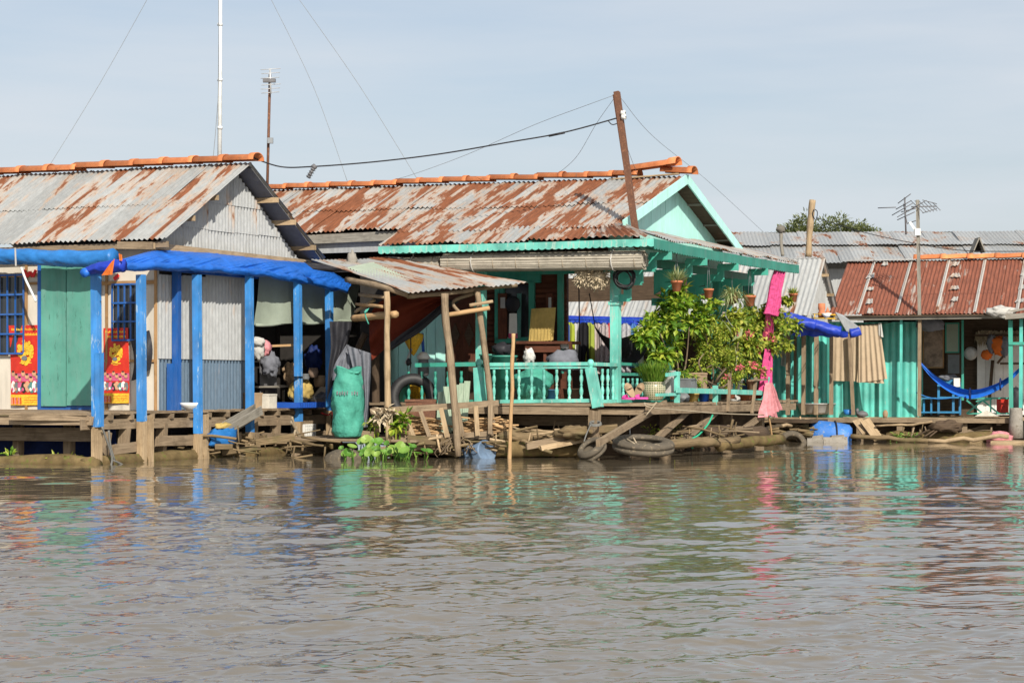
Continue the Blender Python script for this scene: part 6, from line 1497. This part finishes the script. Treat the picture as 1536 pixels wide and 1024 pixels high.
for x0, y0, x1, y1, fm, pm, lb in ((1384, 484, 1416, 552, 'trim', 'printart', 'tall faded framed picture on the dark inner wall of the right porch'), (1418, 484, 1439, 529, 'turqd', 'sage', 'pale green edged picture right of the tall framed one'), (1420, 530, 1441, 562, 'wooddk', 'greyp', 'dark patterned print above the blue cabinet')):
    p = C.onv(x0, y0, 1.9); t0 = thing('picture', lb, 'picture', C.onv((x0 + x1) / 2, y1, 1.9))
    b = MB(); panelv(b, C, x0, y0, x1, y1, 1.9, .03); b.build('frame', fm, t0); b = MB(); panelv(b, C, x0 + 2, y0 + 2, x1 - 2, y1 - 2, 1.87, .01); b.build('print', pm, t0)
b = S(); b.blob(C.onv(1396, 486, 1.0), .3, .15, .16, 18, 10, .4, 3); solo(b, 'plastic_bag', 'greyc', 'pale plastic bag tucked under the rusted eave', 'bag')
b = S(); b.lathe([(.001, .02), (.10, .02), (.15, 0), (.15, .015), (.09, .04), (.001, .04)], C.onv(1456, 530, 1.85), 22, -C.v); solo(b, 'pan', 'basin', 'round metal pan hanging on the dark inner wall', 'pan')
nb_ = thing('neighbour_hut', 'sunlit whitewashed hut with a thatched fringe seen through the right porch', 'hut', C.w(-3, 4, .5))
b = MB(); 
for i in range(6): panelv(b, C, 1466 + i * 13, 500 + rnd(0, 4), 1478.6 + i * 13, 622, 2.30 - rnd(0, .02), .04)
b.build('wall', 'white', nb_)
b = MB()
for k in range(420):
    x = rnd(1464, 1548); p = C.onv(x, rnd(495, 503), rnd(2.0, 2.15)); b.blade(p, V((rnd(-.25, .25), -.3, -1)), rnd(.15, .34), .025, .02)
b.build('thatch', 'straw', nb_)
b = MB(); b.bar(C.onv(1462, 503, 1.95), C.onv(1550, 502, 1.95), .06, .05); b.bar(C.onv(1489, 540, 2.1), C.onv(1484, 600, 2.1), .07, .07, C.v); b.bar(C.onv(1500, 545, 1.95), C.onv(1540, 545, 1.95), .04, .05); b.bar(C.onv(1516, 520, 1.95), C.onv(1496, 545, 1.95), .05, .05); b.build('beam', 'wooddk', nb_)
for i, (x, y, rx, rz, mt, lb) in enumerate(((1498, 518, .16, .2, 'orange_cloth', 'orange cloth bundle hanging under the thatch'), (1480, 532, .12, .1, 'orange_cloth', 'smaller orange cloth hanging lower left of the other orange one'), (1487, 516, .1, .2, 'greyc', 'grey cloth hanging between the two orange ones'), (1507, 520, .09, .2, 'greyc', 'grey cloth hanging right of the orange bundle'))):
    b = S(); b.blob(C.onv(x, y, 1.6), rx, .08, rz, 16, 12, .5, 3); solo(b, 'cloth', mt, lb, 'cloth')
b = MB(); c0 = C.onv(1504, 621, .9); b.box(c0 + Z * .17, .24, .24, .34, (C.u, C.v, Z)); b.box(c0 + Z * .20 - C.v * .125, .20, .02, .05, (C.u, C.v, Z)); b.box(c0 + Z * .35, .26, .26, .03, (C.u, C.v, Z)); solo(b, 'crate', 'red', 'red plastic crate behind the lattice railing', 'crate')
b = S(); b.blob(C.onv(1525, 602, .5), .13, .1, .3, 16, 12, .4, 3); solo(b, 'bag', 'blackc', 'black bag hanging between the two right turquoise posts', 'bag')
b = MB(); b.poly([C.onv(x, y, .1) for x, y in ((1462, 624), (1478, 616), (1497, 624))], .5, C.v); solo(b, 'mat', 'styro', 'folded pale mat lying on the deck under the hammock', 'mat')
b = S(); b.lathe([(.001, 0), (.155, 0), (.15, .3), (.135, .58), (.13, .64), (.001, .65)], C.onv(1524, 657, -.4), 14); solo(b, 'mooring_post', 'concrete', 'stained stumpy concrete post at the right edge', 'post')
b = S(); b.blob(C.onv(1500, 656, -.6), .26, .2, .13, 20, 12, .35, 2.4); b.blob(C.onv(1485, 659, -.6), .08, .1, .09, 12, 8, .3, 3); solo(b, 'bundle', m['pinkl'], 'dusty pink bundle lying on the plank at the right edge', 'bundle')
b = MB(); b.bar(C.onv(1488, 664, -.8), C.onv(1560, 664, -.8), .5, .10, None, .02); solo(b, 'plank', 'woodl', 'pale mooring plank at the waterline by the concrete post', 'plank')
b = S(); b.blob(C.onv(1502, 468, -.25), .30, .18, .12, 20, 10, .6, 2.6); solo(b, 'cloth_heap', 'whitec', 'off white rag bundle lying on the rusted eave at far right', 'cloth')
# floats at the right
fd = thing('float_drum', 'big blue plastic barrel lying half sunk under the right deck', 'drum', pd(1245, 658, 43.2))
b = S(); c0 = pd(1245, 653, 43.2); b.lathe([(.001, -.47), (.22, -.45), (.285, -.38), (.30, -.2), (.305, 0), (.30, .2), (.285, .38), (.22, .45), (.001, .47)], c0, 26, V((-.95, .25, .12))); b.build('barrel', 'drum', fd)
b = S(); b.tube([c0 + V((.10, -.05, 0)) + (V((0, 1, 0)) * math.cos(a) + Z * math.sin(a)) * .315 for a in [2 * PI * j / 18 for j in range(19)]], .014, 5, False); b.build('strap', 'wire', fd)
for i, (x, w_, lb) in enumerate(((1252, .5, 'dirty foam float block under the blue barrel'), (1222, .36, 'dirty foam block left of the blue barrel'))):
    b = MB(); b.box(pd(x, 660, 42.75), w_, .3, .14, None, .03); b.box(pd(x + 3, 659, 42.8), w_ * .6, .32, .18, None, .03); solo(b, 'float', 'concrete', lb, 'float')
for x0, y0, x1, y1, D_, lb in ((1297, 630, 1318, 654, 43.2, 'right plank of the pair leaning from the right deck to the water'), (1286, 630, 1300, 645, 43.4, 'shorter left plank of the pair leaning from the right deck')):
    b = MB(); b.bar(pd(x1, y1 + 4, D_ - .3), pd(x0, y0, D_), .22, .04, V((0, -1, .6)), .01); solo(b, 'plank', 'woodl', lb, 'plank')
for lab, p0, p1, r, mt in (('long thin log at the waterline right of the blue barrel', pd(1276, 654, 42.8), pd(1402, 662, 42.2), .05, 'log'), ('thin pale pole lying on the water toward the right edge', pd(1390, 662, 42), pd(1514, 655, 41.6), .045, 'woodl'), ('low muddy log under the right deck', pd(1330, 656, 43.3), pd(1500, 655, 42.6), .12, 'moss'), ('thin branch strung under the right deck plank', pd(1312, 639, 43), pd(1400, 634, 42.5), .025, 'woodl')):
    logpile('log', lab, 'log', [(p0, p1, r)], mt)
b = S(); b.blob(pd(1418, 640, 42.8), .34, .2, .12, 22, 12, .6, 2.6)
for dx in (-20, -6, 2): b.tube(crv([pd(1410 + dx * .4, 642, 42.7), pd(1404 + dx * .7, 646, 42.7), pd(1392 + dx, 655, 42.7)], 4), .02, 5)
solo(b, 'driftwood', 'wooddk', 'dark gnarled root hanging under the right deck', 'driftwood')
tuft('weed', 'thin yellow green weeds floating under the right deck', 'weed', [(pd(1345, 655, 42.8), .1), (pd(1360, 655, 42.8), .12), (pd(1372, 654, 42.8), .08)], 'hyac', .12, .03, 20)
# antennas on the right roof
am = thing('tv_antenna', 'antenna of many rods on a grey pole standing at the rusted roof eave', 'antenna', C.onv(1379, 474, -.1))
b = MB(); b.bar(C.onv(1379.5, 474, -.1), C.onv(1376.5, 300, -.1), .07, .07, C.v, .003); b.build('mast', 'woodg', am)
c0 = C.onv(1377, 310, -.12); b = S()
bd = V((1, .1, .03)).normalized(); ed = V((-.35, .75, .55)).normalized()
b.tube([c0 - bd * .15, c0 + bd * .42], .014, 6)
for k in range(6): p = c0 + bd * (-.02 + k * .085); l = .28 - .02 * k; b.tube([p - ed * l, p + ed * l], .008, 5)
b.tube([c0 + bd * .1 + Z * .14, c0 + bd * .42 + Z * .05], .009, 5); b.tube([c0 + bd * .1 - Z * .14, c0 + bd * .42 - Z * .05], .009, 5)
for k in range(4): p = c0 - bd * (.06 + .08 * k) - Z * .04 * k; b.tube([p - V((.2, .2, .12)), p + V((.2, -.2, .12))], .008, 5)
b.build('antenna_elements', 'aludk', am)
b = MB(); b.box(C.onv(1376, 348, -.16), .12, .08, .15); b.build('signal_box', 'white', am)
b = MB(); b.bar(C.onv(1373, 345, -.14), C.onv(1365, 333, -.14), .02, .05); b.build('bracket', 'white', am)
at = thing('tv_antenna', 'second antenna with slanted rods left of the grey antenna pole', 'antenna', pd(1359, 346, 46))
b = S(); b.tube([pd(1359, 352, 46), pd(1357, 296, 46)], .02, 6); b.build('mast', 'aludk', at)
b = S()
for x0, y0, x1, y1 in ((1347, 305, 1366, 291), (1344, 314, 1367, 301), (1338, 323, 1369, 305), (1346, 330, 1372, 318), (1362, 335, 1374, 331), (1352, 318, 1376, 312), (1355, 306, 1361, 336), (1317, 312, 1344, 311)): b.tube([pd(x0, y0, 46.2), pd(x1, y1, 45.8)], .011, 5)
b.build('antenna_elements', 'aludk', at)
wire('power_cable', 'thin black cable sagging from the wooden pole across the grey roof', [pd(1224, 326, 50), pd(1290, 347, 48), pd(1377, 366, 43.4), pd(1450, 376, 43.0), pd(1545, 377, 42.6)], .009, 'wire', 'cable')

# ================================================================== FAR GREY ROOF, POLES AND TREE
hE = thing('floating_house', 'long low house far behind with a weathered grey sheet roof', 'house', E.w(0, 2, 0))
zr = pd(0, 348, 59.6).z; zm = pd(0, 371, 57.9).z; ze = pd(0, 394, 56).z
b = MB(); b.roof(E.w(-12, 1.7, zm + .06), E.w(6.4, 1.7, zm + .06), E.w(-12, 3.6, zr), E.w(6.4, 3.6, zr), sw=.9, courses=1, pitch=.11, amp=.011, lift=.02, sag=.04)
b.roof(E.w(-12, -.1, ze), E.w(6.4, -.1, ze), E.w(-12, 1.9, zm + .05), E.w(6.4, 1.9, zm + .05), sw=.9, courses=1, pitch=.11, amp=.011, lift=.02, sag=.04)
b.roof(E.w(-12, 7.2, ze), E.w(6.4, 7.2, ze), E.w(-12, 3.58, zr), E.w(6.4, 3.58, zr), sw=.9, courses=1, pitch=.11, amp=.011)
b.build('roof', 'roofE', hE)
b = MB(); b.box(E.w(-2.8, .6, 2.4), 18, .06, 4.2, (E.u, E.v, Z)); b.box(E.w(6.2, 3.6, 2.4), .06, 6, 4.2, (E.u, E.v, Z)); b.build('wall', 'galw', hE)
b = MB(); b.poly([pd(1459, 378, 55.6), pd(1466, 358, 55.6), pd(1473, 378, 55.6)], .05, V((0, 1, 0))); b.build('dormer', 'dark', hE)
b = MB(); b.bar(pd(1457, 379, 55.5), pd(1466, 357, 55.5), .5, .03, V((0, 0, 1))); b.bar(pd(1475, 379, 55.5), pd(1466, 357, 55.5), .5, .03, V((0, 0, 1))); b.build('dormer_roof', 'woodg', hE)
b = rough([pd(1212, 385, 52), pd(1215, 340, 52), pd(1219, 300, 52)], .085, 9)
solo(b, 'utility_pole', 'woodl', 'crooked pale wooden pole rising in front of the far grey roof', 'pole')
b = S(); b.tube(crv([pd(1222, 314, 51.9), pd(1226, 318, 51.9), pd(1224, 330, 51.9), pd(1219, 322, 51.9), pd(1221, 314, 51.9)], 4), .012, 5); solo(b, 'cable_loop', 'wire', 'loop of black cable hanging on the crooked wooden pole', 'cable')
b = rough([pd(1174, 384, 53), pd(1172, 362, 53), pd(1171, 346, 53)], .05, 7); b.blob(pd(1171, 344, 53), .12, .1, .1, 12, 8, .5, 3); solo(b, 'stub_pole', 'woodg', 'short stub pole with a knobbed top on the far grey roof', 'pole')
def tree(name, label, base, clumps, rad, group=None, n=1500):
    t0 = thing(name, label, 'tree', base, group); b = S(); top = V(clumps[0])
    b.tube(crv([base - Z * .4, base + Z * 1.5 + V((.2, 0, 0)), base + Z * 3.4, top], 5), [.30 - .016 * i for i in range(16)], 9, True, .2)
    for c in clumps: b.tube(crv([base + Z * rnd(2.4, 3.4), V(c).lerp(base + Z * 3.4, .4) + Z * .3, V(c)], 4), [.10 - .01 * i for i in range(9)], 6)
    b.build('trunk', 'bark', t0)
    b = MB()
    for c, r in zip(clumps, rad):
        c = V(c)
        for k in range(40):
            s_ = V((rnd(-1, 1), rnd(-1, 1), rnd(-.8, 1))).normalized() * rnd(.4, 1.0) * r; sc_ = c + s_
            for j in range(n // 40):
                d = V((rnd(-1, 1), rnd(-1, 1), rnd(-.3, 1))).normalized(); p = sc_ + d * rnd(0, .30)
                b.leaf(p, d + s_ * .4, V((rnd(-1, 1), rnd(-1, 1), 1)), rnd(.10, .2), rnd(.04, .075), .2)
    b.build('crown', 'leafT', t0)
TD = 78
tree('tree', 'round green tree top showing above the far grey roof', V((11.8, TD, .7)), [pd(1212, 352, TD), pd(1248, 352, TD), pd(1190, 360, TD), pd(1282, 357, TD), pd(1300, 366, TD), pd(1230, 375, TD), pd(1262, 380, TD)], [.75, .78, .6, .62, .5, 1.2, 1.2])

# ================================================================== scrap caught along the waterline
def scrap(name, label, x0, x1, y0, y1, D0, D1, n, planks, mats):
    b = MB(); b.smooth = True
    for k in range(n):
        c0 = pd(rnd(x0, x1), rnd(y0, y1), rnd(D0, D1)); st = rnd(0, 1) < .25
        d = V((rnd(-.3, .3), rnd(-.3, .3), 1)).normalized() if st else V((1, rnd(-.6, .6), rnd(-.28, .28))).normalized()
        L = rnd(.15, .4) if st else rnd(.25, .9); b.use(k % 2)
        q = [c0 - d * L / 2, c0 + V((0, rnd(-.03, .03), rnd(-.03, .03))), c0 + d * L / 2]; b.tube(q, rnd(.008, .026), 5)
    b.smooth = False
    for k in range(planks):
        c0 = pd(rnd(x0, x1), rnd(y0, y1), rnd(D0, D1)); d = V((1, rnd(-.5, .5), rnd(-.3, .3))).normalized(); L = rnd(.3, .9); b.use((k + 1) % 2)
        b.bar(c0 - d * L / 2, c0 + d * L / 2, rnd(.02, .05), rnd(.06, .14), None, .012)
    return tag(solo(b, name, mats, label, 'debris'), kind=None)
scrap('debris', 'tangle of sticks and broken planks under the porch of blue posts', 250, 490, 652, 690, 33.2, 35.8, 85, 10, ['log', 'log'])
scrap('debris', 'scraps of wood jammed under the slatted crate at the waterline', 590, 755, 660, 684, 33.3, 34.2, 80, 6, ['woodl', 'log'])
scrap('debris', 'drift sticks caught among the logs under the middle porch', 765, 900, 642, 676, 33.5, 34.4, 60, 5, ['woodl', 'log'])
scrap('debris', 'drift sticks and boards lying under the flower deck braces', 985, 1110, 640, 664, 34.8, 38.0, 65, 6, ['wood', 'log'])
scrap('debris', 'broken boards and sticks heaped between the half sunk tyre and the blue barrel', 1125, 1235, 632, 660, 43.3, 44.0, 50, 8, ['woodl', 'log'])
scrap('debris', 'thin sticks floating under the right deck', 1290, 1500, 640, 660, 42.6, 43.6, 24, 3, ['wood', 'log'])
b = S()
for k in range(16):
    pts = [pd(rnd(660, 700), rnd(655, 665), 33.3)]
    for j in range(3): pts.append(pts[-1] + V((rnd(-.08, .08), rnd(-.05, .05), -rnd(.03, .1))))
    b.tube(crv(pts, 3), .007, 4)
solo(b, 'dry_roots', 'bark', 'dry roots dangling from the slatted crate beside the leaning pole', 'roots')
for x, y, D_, L, lb in ((352, 668, 35.0, .7, 'broken board wedged slantwise under the third blue post'), (415, 660, 35.4, .9, 'pale board lying under the deck between the third and fourth blue post'), (462, 676, 35.6, .6, 'short split board at the waterline below the fifth blue post'), (600, 672, 33.35, .9, 'wet board floating along the lower rail of the slatted crate'), (528, 650, 34.2, .8, 'board lying beneath the green sack'), (820, 664, 33.5, .7, 'flat board on the mossy log behind the bamboo pole')):
    b = MB(); d = V((1, .3, rnd(-.2, .2))).normalized(); c0 = pd(x, y, D_); b.bar(c0 - d * L / 2, c0 + d * L / 2, .04, .12, None, .015); solo(b, 'plank', 'woodl' if x % 2 else 'wood', lb, 'plank')
# clutter in the dark shed bay and the porch
b = MB(); b.poly([A.onu(391, 598, .75), A.onu(391, 535, .75), A.onu(414, 533, .75), A.onu(416, 598, .75)], .02, A.u); solo(b, 'metal_sheet', 'aludk', 'dull dark metal sheet leaning at the back of the dark bay', 'sheet')
b = MB(); b.bar(A.onu(398, 580, .6), A.onu(428, 579, .6), .5, .03); b.bar(A.onu(400, 585, .7), A.onu(400, 612, .7), .04, .04, A.v); b.bar(A.onu(425, 585, .7), A.onu(425, 612, .7), .04, .04, A.v); solo(b, 'shelf', 'woodg', 'low grey shelf in the dark bay behind the cream foam box', 'shelf')
for k, (x, y, r, mt, lb) in enumerate(((470, 566, .10, 'printart', 'dim round pot in the dark bay beside the last blue posts'), (458, 572, .08, 'greyp', 'dim grey pot in the dark bay left of the round pot'), (480, 580, .12, 'card', 'brown basket low in the dark bay next to the last blue post'))):
    b = S(); b.lathe([(.001, 0), (r * .8, 0), (r, r), (r * .8, r * 1.7), (r * .85, r * 1.8), (r * .7, r * 1.75), (.001, r * 1.6)], A.onu(x, y, .35), 16); solo(b, 'pot', mt, lb, 'pot')
for x, y, v, r, mt, lb in ((772, 590, .7, .14, 'greyp', 'grey tub behind the balusters between the bins and the green sack'), (826, 590, 1.3, .15, 'bluefurn', 'blue tub behind the balusters under the porch table'), (858, 588, 1.5, .16, 'wooddk', 'dark basket behind the balusters at the porch table end')):
    b = S(); c0 = B.onv(x, y, v); c0.z = .92; b.lathe([(.001, 0), (r * .8, 0), (r, r * 1.5), (r * 1.05, r * 1.5), (r * .95, r * 1.4), (.001, r * 1.3)], c0, 18); solo(b, 'tub', mt, lb, 'tub')
# low growth and blossoms filling the flower rail
shrub('potted_flower', 'small pot of green leaves with pink blossoms at the right end of the flower rail', at_(1136, 598, -.7), [(at_(1138, 560, -.75), .2, .16, 60), (at_(1128, 548, -.7), .18, .14, 40)], 'leafB', .09, .055, [[at_(1138, 575, -.75), at_(1136, 560, -.75)]], 15, .11, 'terra', [at_(1128, 546, -.9), at_(1131, 550, -.9), at_(1142, 556, -.95)])
shrub('potted_flower', 'low fern like pot plant between the tall shrub and the twiggy one', at_(1040, 597, -.6), [(at_(1040, 566, -.65), .24, .14, 60), (at_(1030, 558, -.6), .2, .12, 40)], 'leafA', .10, .03, [[at_(1040, 578, -.6), at_(1038, 566, -.6)]], 15, .13, 'card')
shrub('potted_flower', 'thin pot plant with orange pink blossoms below the broad striped leaves', at_(1096, 598, -.7), [(at_(1098, 572, -.75), .22, .16, 60), (at_(1106, 560, -.7), .18, .12, 40)], 'leafB', .08, .05, [[at_(1098, 580, -.75), at_(1100, 562, -.75)]], 15, .10, 'terra', [at_(1108, 552, -.9), at_(1090, 566, -.9)])

for k, (x, y, u, rx, rz, mt, lb) in enumerate(((405, 548, .6, .16, .22, 'greyc', 'grey bundle hanging in the dark bay above the low shelf'), (436, 560, .7, .14, .2, 'card', 'brown sack slumped in the dark bay behind the yellow cloth'), (470, 540, .6, .16, .26, 'tarpd', 'dark blue cloth hanging deep in the dark bay'), (484, 600, .35, .16, .14, 'greyc', 'grey plastic bag on the deck beside the green sack'))):
    b = S(); b.blob(A.onu(x, y, u), rx, rx, rz, 26, 16, .45, 2.6); solo(b, 'bundle', mt, lb, 'bundle')
